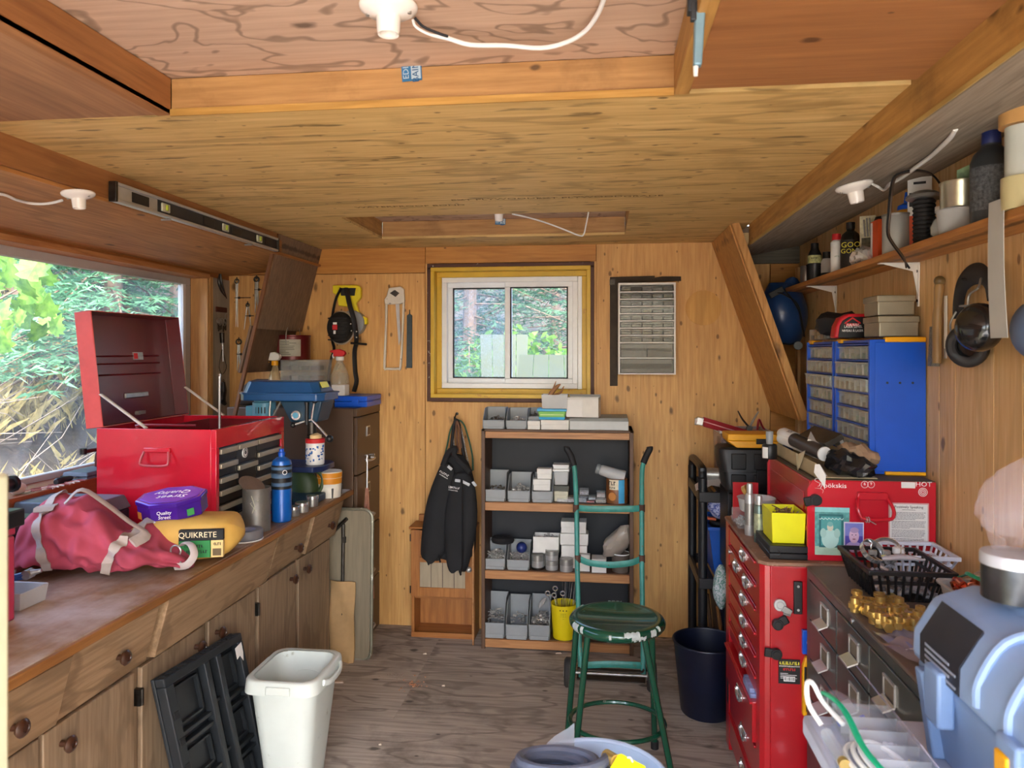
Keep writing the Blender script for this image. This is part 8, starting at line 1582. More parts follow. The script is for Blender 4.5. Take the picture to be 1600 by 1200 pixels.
solo('clear_wrap','clear wrapped packet lying across the black basket','packet',MB().tube([(.79,2.20,GZ+.085),(.84,2.19,GZ+.094),(.90,2.20,GZ+.085)],[.012,.022,.010],8,flat=.4),clear('wrap','#dcdce4',.6,.15),smooth=20)
wk=basket(.86,2.40-.09,1.0,2.42,gz1+.001,.075,mat('white_basket','#d8dde8',.4,var=.05),.03,'white_basket','white plastic slotted basket behind the black one',(9,5))
x0,x1,y0,y1=.872,1.01,1.86,2.06;ct_=thing('copper_tub','frosted tub of copper pipe fittings and a zip bag on the grey unit','tub',((x0+x1)/2,(y0+y1)/2,GZ))
put('tub_body',MB().rings([rrr(x0+.015,x1-.015,y0+.015,y1-.015,GZ,.03),rrr(x0,x1,y0,y1,GZ+.07,.035),rrr(x0-.008,x1+.008,y0-.008,y1+.008,GZ+.072,.04),rrr(x0-.008,x1+.008,y0-.008,y1+.008,GZ+.076,.04),rrr(x0+.004,x1-.004,y0+.004,y1-.004,GZ+.074,.033),rrr(x0+.018,x1-.018,y0+.018,y1-.018,GZ+.004,.03)]),M_frost,ct_,smooth=40)
put('small_fittings',bits(x0+.02,y0+.02,x1-.02,y1-.02,GZ+.006,80,.03,.006,.03),mat('pale_fittings','#bdbcc4',.4,.3,var=.4,scale=40),ct_,kind='stuff')
for k in range(12):
    x_,y_=R.uniform(x0+.022,x0+.085),R.uniform(y0+.07,y1-.025);z_=GZ+.062+R.uniform(0,.035);rx_,ry_=R.uniform(0,PI),R.uniform(0,PI)
    M=TR(x_,y_,z_,rx_,ry_,0)
    mb=MB().lathe([(.007,-.014),(.0095,-.014),(.0095,.014),(.007,.014),(.007,-.014)],n=14,cap0=False,cap1=False)
    if k%3==0:mb.lathe([(.0095,-.004),(.011,-.004),(.011,.004),(.0095,.004)],n=14,cap0=False,cap1=False)
    if k%3==1:mb.tube([(0,0,0),(.012,0,0),(.018,0,.0)],.0085,10)
    put('copper_fitting',mb,M_copper,None,label='small copper pipe fitting heaped in the frosted tub',cat='fitting',group='copper fittings in the frosted tub',loc=(x_,y_,z_),rot=(rx_,ry_,0))
zb=thing('zip_bag','clear zip bag with green seal folded into the frosted tub','bag',(.97,1.94,GZ+.07));rs=[[(.935+.012*math.sin(i),1.87+.19*i/9,GZ+.075+.035*math.sin(PI*i/9)) for i in range(10)],[(.975,1.87+.18*i/9,GZ+.10+.028*math.sin(PI*i/9)+.008*math.sin(i*2)) for i in range(10)],[(1.03,1.86+.19*i/9,GZ+.08+.02*math.sin(PI*i/9)) for i in range(10)]]
put('film',MB().rings(rs,False,False,False),clear('zip_film','#dfe0e6',.45,.1),zb,smooth=60);put('green_seal',MB().tube([(.925+.012*math.sin(i),1.87+.19*i/9,GZ+.080+.035*math.sin(PI*i/9)) for i in range(10)],.006,6,flat=.5),mat('seal_green','#2a8f62',.4),zb)
# brass fittings, each one its own thing
G_br='brass pipe fittings on the grey unit'
def brass(kind):
    mb=MB()
    if kind==0:mb.lathe([(.0085,0),(.0115,0),(.0115,.010),(.0095,.011),(.0095,.018),(.0125,.018),(.0125,.026),(.009,.026),(.0085,0)],n=14,cap0=False,cap1=False)
    if kind==1:mb.prism([(.0155*math.cos(a),.0155*math.sin(a)) for a in[PI/3*k for k in range(6)]],.010,.020).lathe([(.010,0),(.0105,.010)],n=14).lathe([(.0105,.020),(.010,.032),(.007,.032),(.007,.022)],n=14)
    if kind==2:mb.lathe([(.012,0),(.0185,0),(.0185,.012),(.016,.014),(.016,.018),(.012,.018),(.012,0)],n=18,cap0=False,cap1=False)
    if kind==3:mb.cyl((-.02,0,.0105),(.02,0,.0105),.0085,n=12).cyl((0,0,.0105),(0,0,.030),.0085,n=12).cyl((-.022,0,.0105),(-.014,0,.0105),.0105,n=6).cyl((.014,0,.0105),(.022,0,.0105),.0105,n=6)
    return mb.mesh('brass_fitting',M_brass,35)
BM=[brass(k) for k in range(4)]
ORD='first second third fourth fifth sixth seventh eighth ninth tenth eleventh twelfth'.split()
sp_=[(1336,948,1),(1339,932,0),(1347,938,2),(1360,940,2),(1374,936,0),(1388,932,2),(1398,937,2),(1392,945,2),(1405,948,1),(1376,946,1),(1357,958,3),(1368,955,0),(1378,962,3),(1389,957,0),(1400,962,1),(1411,956,0),(1375,972,1),(1383,976,3),(1392,977,0),(1402,978,1),(1413,975,0),(1425,964,0),(1434,970,1),(1428,976,0),(1420,970,3),(1438,962,1),(1416,966,2),(1366,966,0)]
for i,(px,py,k) in enumerate(sp_):
    q=PZ(px,py+8,GZ);o=put('brass_fitting',BM[k],None,None,label='%s loose on the grey unit, %s of them counted from the left'%(('stepped brass adaptor','hexagonal brass coupling','ringed brass collar','brass tee')[k],ORD[sorted(a[0] for a in sp_ if a[2]==k).index(px)]),cat='fitting',group=('stepped brass adaptors','hexagonal brass couplings','ringed brass collars','brass tees')[k]+' on the grey unit',loc=(q.x,q.y,GZ+.0002),rot=(0,0,R.uniform(0,PI)));o.scale=(1.15,)*3
for i,(px,py,dz_,rz_,lab) in enumerate(((1412,1000,0,.3,'blue-grey zip packet lying flat near the brass fittings'),(1424,1018,.005,.55,'crumpled clear packet half under the blue-grey toolbox'))):
    q=PZ(px,py,GZ);pk=thing('zip_packet',lab,'packet',(q.x,q.y,GZ+dz_),rz_);rs=[[(-.05+.1*j/6,y_,.003+.006*math.sin(j*1.3+y_*40)) for j in range(7)] for y_ in(-.07,-.03,.01,.05)]
    put('film',MB().rings(rs,False,False,False),clear('packet_blue','#8f97bd',.75,.25) if i==0 else clear('packet_grey','#b3a9b0',.6,.25),pk,local=True,smooth=60);put('fold_edge',MB().tube([(-.05,-.07,.006),(-.02,-.075,.010),(.05,-.07,.007)],.004,6),M_frost,pk,local=True)
# ================================================================== FOREGROUND, right and bottom
TZf=.942
M_ft=mat('pale_blue_top','#bcc7dd',.45,var=.05)
tbx0,tby1=.362,1.395
ft=thing('folding_worktable','pale blue plastic folding table in the right foreground','table',(.66,1.05,0))
put('tabletop',MB().box(tbx0,.62,TZf-.038,.632,tby1,TZf).box(.632,.62,TZf-.038,.95,tby1,TZf),M_ft,ft,bevel=.008)
for x_,y_ in((.42,.68),(.42,1.33),(.60,.68),(.60,1.33)):put('leg',MB().cyl((x_,y_,0),(x_,y_,TZf-.04),.016,n=12),M_grey,ft)
put('apron',MB().box(.40,.66,TZf-.07,.62,1.35,TZf-.0385),M_ft,ft)
# big blue-grey toolbox
bx0,bx1,by0,by1=.515,.94,.86,1.30;z0=TZf+.001
M_tb=mat('blue_grey_plastic','#7b95bb',.42,var=.06);M_tbd=mat('blue_grey_lid','#8aa4c9',.4,var=.06)
tb=thing('large_toolbox','big blue-grey plastic toolbox with black label in the right foreground','toolbox',((bx0+bx1)/2,(by0+by1)/2,z0))
def xs(pr,y0,y1,mb):return mb.at(Matrix.Translation((0,y1,0))@rotm(PI/2,0,0)).prism(pr,0,y1-y0)
put('lower_body',xs([(bx0+.03,z0),(bx1,z0),(bx1,z0+.15),(bx0+.005,z0+.15)],by0,by1,MB()),M_tb,tb,bevel=.010,seg=3)
put('lid',xs([(bx0-.004,z0+.151),(bx1,z0+.151),(bx1,z0+.27),(bx0+.09,z0+.275),(bx0+.03,z0+.255),(bx0-.002,z0+.20)],by0,by1,MB()),M_tbd,tb,bevel=.014,seg=3)
put('lid_hump',xs([(bx0+.08,z0+.268),(bx1,z0+.262),(bx1,z0+.29),(bx0+.11,z0+.292)],by0+.05,by1-.05,MB()),M_tbd,tb,bevel=.012,seg=3)
for k in range(3):
    y_=by0+.06+k*.08;put('lid_rib',MB().tube([(bx0-.003,y_,z0+.17),(bx0+.0,y_,z0+.205),(bx0+.033,y_,z0+.258),(bx0+.09,y_,z0+.278)],.007,8),M_tbd,tb)
for y_ in(by0+.10,by1-.13):put('latch',MB().box(bx0-.016,y_,z0+.09,bx0+.01,y_+.05,z0+.175),M_tb,tb,bevel=.005)
put('yellow_catch',MB().box(bx0-.020,by0+.115,z0+.125,bx0-.012,by0+.145,z0+.155),M_yel,tb,bevel=.003)
for y_ in(by0+.03,by1-.05):put('corner_rib',MB().hexa([(bx0+.012,y_,z0+.005),(bx0+.05,y_,z0+.005),(bx0+.05,y_+.025,z0+.005),(bx0+.012,y_+.025,z0+.005),(bx0-.008,y_,z0+.145),(bx0+.03,y_,z0+.145),(bx0+.03,y_+.025,z0+.145),(bx0-.008,y_+.025,z0+.145)]),M_tb,tb,bevel=.004)
yl=by1-.02
lb=put('label_panel',xs([(bx0-.0045,z0+.160),(bx0-.0035,z0+.160),(bx0-.001,z0+.20),(bx0+.030,z0+.253),(bx0+.029,z0+.2565),(bx0-.0045,z0+.202)],by1-.17,by1-.04,MB()),mat('label_dark','#23262f',.4,var=.2),tb,label='dark printed label on toolbox lid')
for k in range(4):put('label_print',MB().box(bx0-.0055,by1-.16+.02*(k%2),z0+.165+k*.009,bx0-.0045,by1-.06,z0+.169+k*.009),mat('label_print_grey','#8f97a8',.5),lb)
put('top_handle',MB().tube([(.66,by0+.10,z0+.29),(.66,by0+.11,z0+.325),(.66,by0+.16,z0+.335),(.66,by0+.26,z0+.335),(.66,by0+.30,z0+.32),(.66,by0+.31,z0+.29)],.012,10),M_tb,tb)
# tin with dark tape and clear bag on the toolbox
q=PY(1576,940,1.16);zt=z0+.293;tn=thing('taped_tin','round tin with dark band standing on the blue-grey toolbox','tin',(q.x+.012,1.17,zt));r_=.042
put('tin_body',MB().lathe([(r_,0),(r_,.05),(r_*.98,.053),(0,.053)],n=32),mat('dark_metal_band','#4a4c50',.3,.8,var=.4,scale=20),tn,local=True);put('tin_lid',MB().lathe([(r_*1.04,.05),(r_*1.04,.064),(r_,.067),(0,.067)],n=32),mat('pale_metal_lid','#c9ccd4',.35,.5),tn,local=True)
rs=[]
for i in range(12):
    t_=i/11;zz=zt+.069+.13*t_;w_=.055*math.sin(PI*(.16+.80*t_))+.008
    rs.append([(q.x+.03+.01*t_+w_*math.cos(a)*(1+.2*math.sin(3*a+i*.8)),1.18+w_*.7*math.sin(a)*(1+.2*math.sin(4*a+i*1.1)),zz+.008*math.sin(2*a+i)) for a in[2*PI*j/18 for j in range(18)]])
solo('clear_bag','crumpled clear plastic bag on top of the taped tin','bag',MB().rings(rs),clear('pinkish_bag','#cfc3cc',.13,.12),smooth=30)
# organiser box, zip bag with green seal, cable on the table
oz=thing('hinged_organiser','open clear organiser of electrical bits by the blue-grey toolbox','organiser',(.465,1.28,TZf+.001),.0)
x0,x1,y0,y1=.405,.50,1.10,1.365
put('tray',MB().tray(x0,y0,TZf+.001,x1,y1,TZf+.036,.002),M_clear,oz)
put('raised_lid',MB().hexa([(x1-.002,y0,TZf+.036),(x1,y0,TZf+.036),(x1,y1,TZf+.036),(x1-.002,y1,TZf+.036),(x1-.055,y0,TZf+.105),(x1-.053,y0,TZf+.105),(x1-.053,y1,TZf+.105),(x1-.055,y1,TZf+.105)]),clear('smoke_lid','#a9a2b4',.5,.1),oz)
for k in range(1,6):put('divider',MB().box(x0+.002,y0+(y1-y0)*k/6-.001,TZf+.004,x1-.002,y0+(y1-y0)*k/6+.001,TZf+.034),M_frost,oz)
bcol=['#2b55c8','#c9cbd0','#e2c11c','#dcdde2','#8f8fa8','#2b55c8']
for k in range(6):
    ya=y0+(y1-y0)*k/6+.004;put('connectors',bits(x0+.006,ya,x1-.006,ya+.034,TZf+.004,16,.022,.0035,.02),mat('conn'+bcol[k]+str(k%2),bcol[k],.4,var=.2,scale=60),oz,kind='stuff')
zb2=thing('zip_bag','large clear zip bag with bright green seal on the pale blue table','bag',(.43,1.10,TZf+.03))
def g2(u,v): # u across, v along
    return(.385+.10*u+.018*v+.006*math.sin(7*v),1.36-.31*v+.012*math.sin(5*u),TZf+.040+.030*math.sin(PI*min(1,u+.15))*math.sin(PI*(.15+.8*v))+.004*math.sin(9*u+8*v))
put('film',MB().rings([[g2(u/8,v/12) for v in range(13)] for u in range(9)],False,False,False),clear('bag_film','#d6dcf0',.34,.08),zb2,smooth=60)
put('green_seal',MB().tube([Vector(g2(.05,v/12))+Vector((0,0,.004)) for v in range(13)],.0055,6,flat=.6),mat('seal_green2','#16b37f',.35),zb2)
put('film_under',MB().rings([[(.385+.10*u/4,1.35-.30*v/6,TZf+.003+.003*math.sin(u+v)) for v in range(7)] for u in range(5)],False,False,False),clear('bag_film','#d6dcf0'),zb2,smooth=60)
cb=thing('coiled_cable','white cable coiled inside the zip bag with green seal','cable',(.43,1.2,TZf+.01))
for k,(rx_,ry_,dz_) in enumerate(((.045,.085,.012),(.036,.07,.019),(.028,.055,.026))):put('coil',MB().at(TR(.435,1.19,TZf+dz_,.05*k,.04,.25)).torus((0,0,0),rx_,.0042,36,7,sy=ry_/rx_),M_whitep,cb)
lpq=MB().tube([(.405,1.30,TZf+.03),(.385,1.345,TZf+.045),(.375,1.37,TZf+.065),(.362,1.36,TZf+.07),(.358,1.335,TZf+.045),(.372,1.31,TZf+.022)],.0045,8);solo('cable_loop','loop of white cable rising at the table edge beside the zip bag','cable',lpq,M_whitep)
tbv=thing('clear_tube','small clear capped tube at the edge of the pale blue table','tube',(.37,1.24,TZf+.001));put('tube_body',MB().cyl((.378,1.215,TZf+.012),(.378,1.30,TZf+.012),.010,n=14),M_clear,tbv);put('brass_end',MB().cyl((.378,1.205,TZf+.012),(.378,1.217,TZf+.012),.009,n=14),M_brass,tbv)
pkb=thing('plastic_packet','crumpled clear packet with coloured clips at the front of the pale blue table','packet',(.44,.95,TZf+.001))
put('film',MB().rings([[(.385+.12*u/6,1.03-.22*v/8,TZf+.012+.022*math.sin(PI*u/6)*math.sin(PI*v/8)+.007*math.sin(3*u+2*v)) for v in range(9)] for u in range(7)],False,False,False),clear('bag_film2','#dfe0ea',.5,.1),pkb,smooth=20)
put('clips',bits(.40,.84,.49,1.01,TZf+.003,22,.03,.004,.01),mat('mixed_clips','#c7b23c',.4,var=.5,scale=50),pkb,kind='stuff');put('blue_clips',bits(.41,.84,.49,1.0,TZf+.003,14,.03,.004,.012),M_blue,pkb,kind='stuff')
rdl=solo('red_strip','red plastic strip standing between grey unit and toolbox','strip',MB().box(.618,1.402,TZf-.02,.630,1.45,TZf+.075),M_rink,bevel=.003)
put('strip_foot',MB().box(.612,1.402,.0,.628,1.43,TZf-.02),M_grey,rdl)
# ---- pail at the bottom edge with hose coil, tag and clear film
pcx,pcy,prr=-.012,1.58,.152
M_pail=mat('pale_blue_pail','#a9bdd6',.4,var=.05)
pl2=thing('plastic_pail','lower pale pail that carries the hose pail','pail',(pcx,pcy,0));put('pail_body',MB().lathe([(.125,0),(.13,.004),(.146,.345),(.15,.35),(.15,.358),(0,.358)],n=36),M_pail,pl2,local=True);put('rim_band',MB().lathe([(.147,.30),(.154,.30),(.154,.315),(.148,.315)],n=36,cap0=False,cap1=False),M_pail,pl2,local=True)
pz0,pz1=.359,.692
pl=thing('plastic_pail','pale blue pail holding a coiled hose at the bottom of the picture','pail',(pcx,pcy,pz0));hh=pz1-pz0
put('pail_body',MB().lathe([(.120,0),(.126,.004),(prr,hh),(prr-.004,hh),(.122,.008),(0,.008)],n=44),M_pail,pl,local=True);put('rim',MB().torus((0,0,hh),prr+.001,.006,44,8),M_pail,pl,local=True);put('rim_band',MB().lathe([(prr-.002,hh-.05),(prr+.008,hh-.05),(prr+.008,hh-.038),(prr-.001,hh-.038)],n=44,cap0=False,cap1=False),M_pail,pl,local=True)
M_hose=mat('grey_hose','#5a6274',.4,var=.1)
hs=thing('coiled_hose','dark grey hose coiled over the pale blue pail','hose',(pcx-.06,pcy,pz1-.01))
pts=[]
for i in range(190):
    a=i*.2;k=i/190;rr_=.112-.042*abs(math.sin(i*.031));pts.append((pcx-.082+rr_*math.cos(a)+.010*math.sin(a*.37),pcy-.005+rr_*.95*math.sin(a),pz1-.006+.045*k+.010*math.sin(a*.5+1)-.018*math.sin(a)))
put('hose',MB().tube(pts,.011,9),M_hose,hs);put('coupling',MB().cyl(pts[-1],Vector(pts[-1])+Vector((.02,-.03,.005)),.014,n=14),M_brass,hs)
tg=thing('yellow_tag','bright yellow tag tied to the coiled hose','tag',(pcx+.07,pcy-.03,pz1));M=TR(pcx+.062,pcy-.06,pz1+.045,.45,.15,-.5)
put('tag',MB().at(M).prism([(-.035,-.04),(.03,-.04),(.035,-.035),(.035,.025),(.025,.035),(-.03,.035),(-.035,.03)],-.001,.001),mat('tag_yellow','#e8e21a',.5),tg);put('tie',MB().tube([M@Vector((0,.03,.001)),M@Vector((-.012,.035,.002)),M@Vector((-.03,.02,-.02))],.002,6),M_whitep,tg)
cf=solo('clear_film','stiff clear plastic sheet standing behind the hose coil','film',MB().rings([[(pcx-.125+.075*u/5,pcy+.08+.03*u/5,pz1-.03+(.035+.060*u/5)*v/4+.006*math.sin(u)) for u in range(6)] for v in range(5)],False,False,False),clear('stiff_film','#c5cad2',.5,.1),smooth=60)
# ---- ceiling odds: lamp holders, cables, lumber tags, latch arm
q=PZ(607,8,2.303);lamp_holder((q.x,q.y,2.304),'large white lamp holder in the ceiling recess above the door',(0,0,0),1.02)
def cz(px,py,z=2.298):return PZ(px,py,z)
solo('lamp_cable','white cable sagging from the recess lamp holder to the right','cable',MB().tube([cz(645,30),cz(650,42,2.285),cz(672,54,2.275),cz(700,60,2.27),cz(735,70,2.26),cz(790,71,2.26),cz(845,75,2.26),cz(885,66,2.27),cz(915,48,2.28),cz(935,20,2.29),cz(945,-8,2.295),cz(947,-30,2.298)],[.003]*3+[.005]*9,8),M_whitep)
solo('bare_wire','black wire end beside the recess lamp holder cable','wire',MB().tube([cz(648,28),cz(662,42,2.285),cz(685,52,2.275),cz(700,57,2.272)],.003,6),M_bcord)
q=PZ(782,332,2.303);lamp_holder((q.x,q.y-.06,2.304),'lamp holder tucked in the small back ceiling recess',(0,0,0),.9)
solo('lamp_cable','white cable looping down from the small back ceiling recess','cable',MB().tube([PY(800,334,3.60),PY(822,339,3.60),PY(850,347,3.60),PY(880,358,3.60),PY(905,368,3.60),PY(912,366,3.60),PY(916,350,3.60),PY(920,329,3.60)],.0038,7),M_whitep)
def lumber_tag(px0,px1,py0,py1,y,lab,tilt):
    a,b=PY(px0,py0,y),PY(px1,py1,y);c=(a+b)/2;w_,h_=abs(b.x-a.x)/2,abs(a.z-b.z)/2
    t_=thing('lumber_tag',lab,'tag',(c.x,y,c.z),rot=(0,tilt,0));put('tag',MB().box(-w_,-.002,-h_,w_,0,h_),mat('tag_blue','#2a6a94',.5,var=.2,scale=40),t_,local=True);put('pale_half',MB().box(-w_*.05,-.0026,-h_*.8,w_*.9,-.002,h_*.8),mat('tag_pale','#a9bcc4',.5),t_,local=True)
    text('BAIN',h_*1.1,(w_*.42,-.0030,0),(PI/2,-PI/2,0),mat('tag_blue_ink','#1c4f78',.5),t_,local=True);text('EDI',h_*1.0,(-w_*.55,-.0026,0),(PI/2,-PI/2,0),mat('tag_pale','#a9bcc4'),t_,local=True)
lumber_tag(628,659,101,126,oy-.001,'blue and white lumber tag stapled on the front ceiling joist',-.06);lumber_tag(774,790,338,351,hy1-.001,'blue lumber tag in the small back ceiling recess',.05)
la=thing('latch_arm','blue-grey metal latch arm hanging from the ceiling joist near the door','latch',(.165,1.36,2.13));yl=1.36
P3=lambda px,py:PY(px,py,yl)
put('hinge_block',MB().box(P3(1074,20).x,yl-.012,P3(1074,22).z,P3(1101,0).x,yl+.012,P3(1100,-30).z),mat('dark_latch','#3c4044',.5,.5),la,bevel=.002);put('arm',MB().hexa([(P3(1083,0).x,yl-.010,P3(1083,104).z),(P3(1096,0).x,yl-.010,P3(1096,104).z),(P3(1096,0).x,yl+.010,P3(1096,104).z),(P3(1083,0).x,yl+.010,P3(1083,104).z),(P3(1085,0).x,yl-.010,P3(1085,15).z),(P3(1102,0).x,yl-.010,P3(1102,15).z),(P3(1102,0).x,yl+.010,P3(1102,15).z),(P3(1085,0).x,yl+.010,P3(1085,15).z)]),mat('latch_blue','#7fa3b3',.4,.4,var=.15),la,bevel=.003);put('side_plate',MB().box(P3(1078,0).x,yl-.014,P3(1080,36).z,P3(1087,0).x,yl+.0,P3(1080,8).z),mat('dark_latch','#3c4044'),la,bevel=.002);put('pale_tip',MB().cyl(P3(1087,104),P3(1087,119),.005,.004),M_whitep,la);put('joist_strap',MB().box(ox1-.004,yl-.012,P3(1080,-30).z-.02,P3(1089,0).x,yl+.012,P3(1080,-30).z),mat('dark_latch','#3c4044'),la)
# ------------------------------------------------------------------ outdoors: the bank, trees and brush
def hz(x,y):
    d=max(0,-2.9-x);e=max(0,y-5.2)
    n=noise.noise(Vector((x*.35,y*.35,3.1)))*.35+noise.noise(Vector((x*1.3,y*1.3,7)))*.10
    k=min(1,(d+e)/1.2)
    return-.12+.42*d*(.6 if d<2 else 1)+.20*e+n*k if d>0 or e>0 else-.12
g=MB();nx,ny=56,52;gv=[]
xs=[-26+44*(i/(nx-1)) for i in range(nx)];ys=[-14+46*(j/(ny-1)) for j in range(ny)]
for yy in ys:
    for xx in xs:gv.append((xx,yy,hz(xx,yy)))
g.add(gv,[(j*nx+i,j*nx+i+1,(j+1)*nx+i+1,(j+1)*nx+i) for j in range(ny-1) for i in range(nx-1)])
m,nt,bs=_new('leaf_litter');v=_coord(nt,(1,1,1),False)
a=_ramp(nt,_noise(nt,v,1.1,8,.7),[(.3,srgb('#332c1f')),(.45,srgb('#50463a')),(.58,srgb('#423d26')),(.72,srgb('#3f4a2b'))])
b=_ramp(nt,_noise(nt,v,14,6,.8),[(.3,srgb('#2a231c')),(.7,srgb('#6a6259'))])
nt.links.new(_mix(nt,.5,a,b),bs.inputs['Base Color']);bs.inputs['Roughness'].default_value=1
_bump(nt,bs,_noise(nt,v,9,8,.8),.8,.15)
m2,nt2,bs2=_new('bounce_gravel');v2=_coord(nt2,(1,1,1),False)
nt2.links.new(_ramp(nt2,_noise(nt2,v2,30,6,.7),[(.3,srgb('#c4bcae')),(.7,srgb('#ece6da'))]),bs2.inputs['Base Color']);bs2.inputs['Roughness'].default_value=1
struct('ground',g,m,smooth=60)
struct('bounce_ground',MB().box(-9,-14,-.16,9,-.63,-.07),m2)  # unseen pale ground added outside the doorway to bounce light onto the ceiling
def leafmat(key,c,c2):
    m=bpy.data.materials.new(key);m.use_nodes=True;nt=m.node_tree;bs=nt.nodes['Principled BSDF'];MATS[key]=m
    out=nt.nodes['Material Output'];col=_ramp(nt,_noise(nt,_coord(nt),3,4),[(.35,srgb(c)),(.65,srgb(c2))])
    nt.links.new(col,bs.inputs['Base Color']);bs.inputs['Roughness'].default_value=.55
    t_=nt.nodes.new('ShaderNodeBsdfTranslucent');nt.links.new(col,t_.inputs[0]);mx=nt.nodes.new('ShaderNodeMixShader');mx.inputs[0].default_value=.4
    nt.links.new(bs.outputs[0],mx.inputs[1]);nt.links.new(t_.outputs[0],mx.inputs[2]);nt.links.new(mx.outputs[0],out.inputs[0]);return m
M_sprA=leafmat('spruce_pale','#39694a','#72a87c');M_sprB=leafmat('spruce_deep','#24462c','#45704c');M_maple=leafmat('maple_leaf','#3c6b1f','#7aa63e')
M_bark=mat('bark','#6d5a4b',.9,var=.3,scale=20,bump=.6)
M_twig=mat('dead_twig','#857a70',.9,var=.3)
rt=random.Random(5)
def spray(mb,p,d,L,rr):
    """one bough: drooping axis, side shoots, needles as thin blades"""
    d=d.normalized();side=d.cross(Vector((0,0,1))).normalized();n=9
    for i in range(n):
        t_=(i+.6)/n;q=p+d*L*t_+Vector((0,0,-.28*L*t_*t_))
        for sg in(-1,1):
            l2=L*.42*(1-t_*.75)*rr.uniform(.8,1.2);dd=(side*sg*.85+d*.75+Vector((0,0,-.25+rr.uniform(-.15,.1)))).normalized()
            for j in range(7):
                s_=q+dd*l2*j/7
                for kx in(-1,1):
                    e=s_+(dd*.6+side.cross(dd)*rr.uniform(-.5,.5)+d*kx*.6+Vector((0,0,rr.uniform(-.2,.3)))).normalized()*.085*rr.uniform(.8,1.3)
                    wv=Vector((rr.uniform(-1,1),rr.uniform(-1,1),rr.uniform(-1,1)))*.012
                    mb.add([s_-wv,s_+wv,e],[(0,1,2)])
def spruce(x,y,h,label,mm,group,r=1.5,nb=46,zmin=.5,zmax=None,face=None,side=1.0):
    z=hz(x,y);zmax=zmax or h
    t_=thing('spruce_tree',label,'tree',(x,y,z),group=group)
    put('trunk',MB().tube([(x,y,z-.1),(x+.03,y,z+h*.5),(x,y+.02,z+h)],[.11,.07,.01],8),M_bark,t_)
    mb=MB();br=MB()
    for i in range(nb):
        zz=zmin+(zmax-zmin)*i/nb;a=i*2.39996+rt.random()
        if face is not None:a=face+side*((i*2.39996+rt.random())%(2*PI)-PI)*.5
        L=r*(1-zz/(h*1.12))*rt.uniform(.75,1.15);p=Vector((x,y,z+zz));d=Vector((math.cos(a),math.sin(a),-.05+rt.uniform(-.1,.15)))
        br.tube([p,p+d*L*.5+Vector((0,0,-.05*L)),p+d*L+Vector((0,0,-.28*L))],[.014,.009,.003],4)
        spray(mb,p+d*L*.15,d,L*.9,rt)
    put('boughs',br,M_bark,t_);put('needles',mb,mm,t_,smooth=0)
    return t_
G_sp='spruce trees on the bank outside'
for(x,y,h,lab,mm,r,zm,n_) in((-4.5,6.3,5.0,'young pale spruce in the middle of the big left window',M_sprA,1.7,3.4,70),(-5.0,8.2,6.0,'spruce seen at the right end of the big left window',M_sprA,2.1,4.2,62),
                                (-6.6,7.7,6,'spruce higher on the bank at the left of the big window',M_sprB,2.2,4.2,60),(-1.75,9.6,6.0,'spruce seen through the left pane of the back window',M_sprB,1.9,4.6,60),
                                (-.35,10.8,7.0,'tall spruce seen through the right pane of the back window',M_sprB,2.2,5.2,60),(-2.3,13.2,7.0,'farther spruce behind the one in the left pane of the back window',M_sprB,2.4,6,55),(-.9,14.5,7.5,'farthest spruce, between the other two seen in the back window',M_sprA,2.4,6.5,55)):
    spruce(x,y,h,lab,mm,G_sp,r,int(n_*1.5),1.1 if x<-3 else .3,zm)
for(x,y,s_) in((-1.05,8.9,1.0),(-.25,9.1,.8)):
    mb=MB();z=hz(x,y)
    for i in range(900):
        a,b_=rt.uniform(0,2*PI),rt.random()**.5;p=Vector((x+math.cos(a)*b_*.75*s_,y+math.sin(a)*b_*.5*s_,z+.75*s_+rt.uniform(-.75,.65)*s_*math.sqrt(max(.05,1-b_*b_))))
        d=Vector((rt.uniform(-1,1),rt.uniform(-1,1),rt.uniform(-.3,1))).normalized()*.07;wv=d.cross(Vector((rt.uniform(-1,1),1,rt.uniform(-1,1)))).normalized()*.03
        mb.quad(p-d,p+wv,p+d,p-wv)
    t_=thing('bush','low leafy green bush outside the back window, %s one'%('left and larger' if s_==1 else 'right and smaller'),'bush',(x,y,z))
    put('leaves',mb,M_maple,t_,smooth=0);put('stem',MB().tube([(x,y,z-.05),(x+.03,y,z+.8*s_)],[.03,.01],6),M_bark,t_)
# dead brush and dry grass on the bank
mb=MB()
for i in range(1500):
    x,y=rt.uniform(-10,-3.7),rt.uniform(1.6,10);z=hz(x,y);p=Vector((x,y,z-.02));a=rt.uniform(0,2*PI);L=rt.uniform(.35,1.3)
    d=Vector((math.cos(a),math.sin(a),rt.uniform(.1,.9))).normalized();q=p+d*L*.5+Vector((rt.uniform(-.1,.1),)*3);e=q+(d+Vector((rt.uniform(-.6,.6),rt.uniform(-.6,.6),rt.uniform(-.5,.3))))*L*.5
    mb.tube([p,q,e],[.006,.004,.0015],3)
o=put('brush',mb,M_twig,kind='stuff',label='pale dead twigs tangled over the bank outside the left window',cat='brush')
mb=MB()
for i in range(9000):
    x,y=rt.uniform(-8,-4.0),rt.uniform(1.2,9);z=hz(x,y);L=rt.uniform(.12,.36);dx,dy=rt.uniform(-.15,.15),rt.uniform(-.15,.15);a=rt.uniform(0,PI);wx,wy=.0035*math.cos(a),.0035*math.sin(a)
    mb.add([(x-wx,y-wy,z-.01),(x+wx,y+wy,z-.01),(x+dx*.5+wx*.6,y+dy*.5+wy*.6,z+L*.6),(x+dx*1.4,y+dy*1.4,z+L)],[(0,1,2),(0,2,3)])
put('dry_grass',mb,[mat('straw','#857a4d',.9,var=.3)],kind='stuff',label='yellowed dry grass on the bank outside the left window',cat='grass')
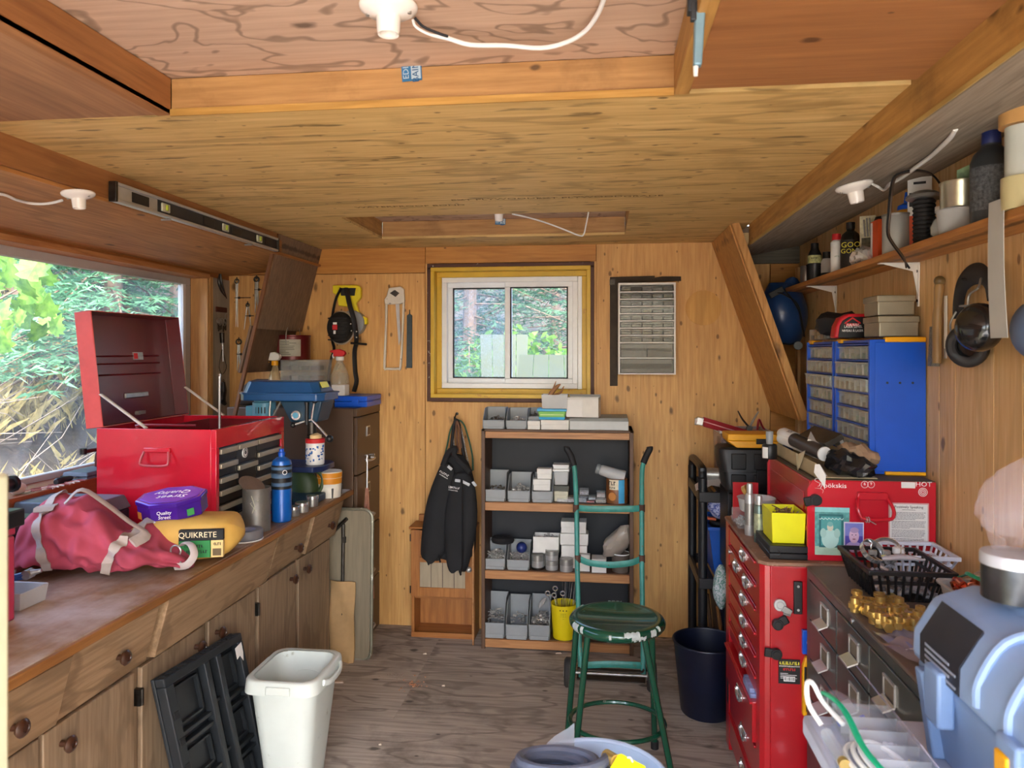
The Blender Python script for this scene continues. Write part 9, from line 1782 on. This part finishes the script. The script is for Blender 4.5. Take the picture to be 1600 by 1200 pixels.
# maple branch just outside the big window
root=Vector((-3.9,3.0,.2))
mp_=thing('maple_branch','sunlit maple branch with broad lobed leaves outside the left window','branch',root)
pts=[(-3.9,3.0,.2),(-3.75,3.3,1.0),(-3.5,3.6,1.7),(-3.2,3.9,2.05)]
put('twig',MB().tube(pts,[.02,.014,.009,.003],6),M_bark,mp_)
lob=[(0,0),(.12,-.03),(.30,.02),(.24,.12),(.45,.25),(.33,.30),(.40,.52),(.22,.48),(.16,.60),(.0,.95),(-.16,.60),(-.22,.48),(-.40,.52),(-.33,.30),(-.45,.25),(-.24,.12),(-.30,.02),(-.12,-.03)]
lm=MB();lm.add([(x,y,.12*abs(x)-.10*y*y) for x,y in lob]+[(0,.35,-.02)],[(i,(i+1)%18,18) for i in range(18)]);LM=lm.mesh('leaf',M_maple,0)
for i in range(36):
    px=rt.uniform(-40,84);py=rt.uniform(418,555);yy=rt.uniform(3.45,4.6)
    if px>50 and py>530:py-=60
    p=PY(px,py,yy)
    o=put('leaf',LM,None,mp_,loc=p,rot=(rt.uniform(1.2,2.4),rt.uniform(-.6,.6),rt.uniform(-.6,1.6)));k_=rt.uniform(.15,.22);o.scale=(k_,)*3
# pale green slatted seat backs standing outside the back window
M_pgreen=mat('pale_green_board','#3b4534',.6,var=.08)
def seat(x,y,rz,w0,w1,h,label):
    t_=thing('garden_seat',label,'chair',(x,y,hz(x,y)),rz,group=None)
    for k in range(4):
        a0=-w0/2+w0*k/4;b0=-w0/2+w0*(k+1)/4;a1=-w1/2+w1*k/4;b1=-w1/2+w1*(k+1)/4
        put('slat',MB().hexa([(a0+.003,0,.1),(b0-.003,0,.1),(b0-.003,.025,.1),(a0+.003,.025,.1),(a1+.003,.12,h),(b1-.003,.12,h),(b1-.003,.145,h),(a1+.003,.145,h)]),M_pgreen,t_,local=True)
    for zz,ww in((.3,w0*1.05),(.62,(w0+w1)/2*1.05)):put('rail',MB().box(-ww/2,-.03+.12*zz/h,zz,ww/2,.0+.12*zz/h,zz+.05),M_pgreen,t_,local=True)
    put('seat',MB().box(-w0/2,-.45,.25,w0/2,0,.28),M_pgreen,t_,local=True)
    for sx in(-1,1):put('leg',MB().box(sx*w0/2-.02,-.45,-.1,sx*w0/2+.02,-.4,.5),M_pgreen,t_,local=True)
b_=PY(845,612,7.0);zt=PY(845,538,7.0).z-hz(b_.x,7.0)
seat(b_.x-.40,7.40,.18,.42,.50,zt,'pale green slatted garden seat outside, tilted, behind the other one')
seat(b_.x+.08,6.75,-.05,.80,.56,zt-.03,'pale green slatted garden seat outside, seen across both window panes')
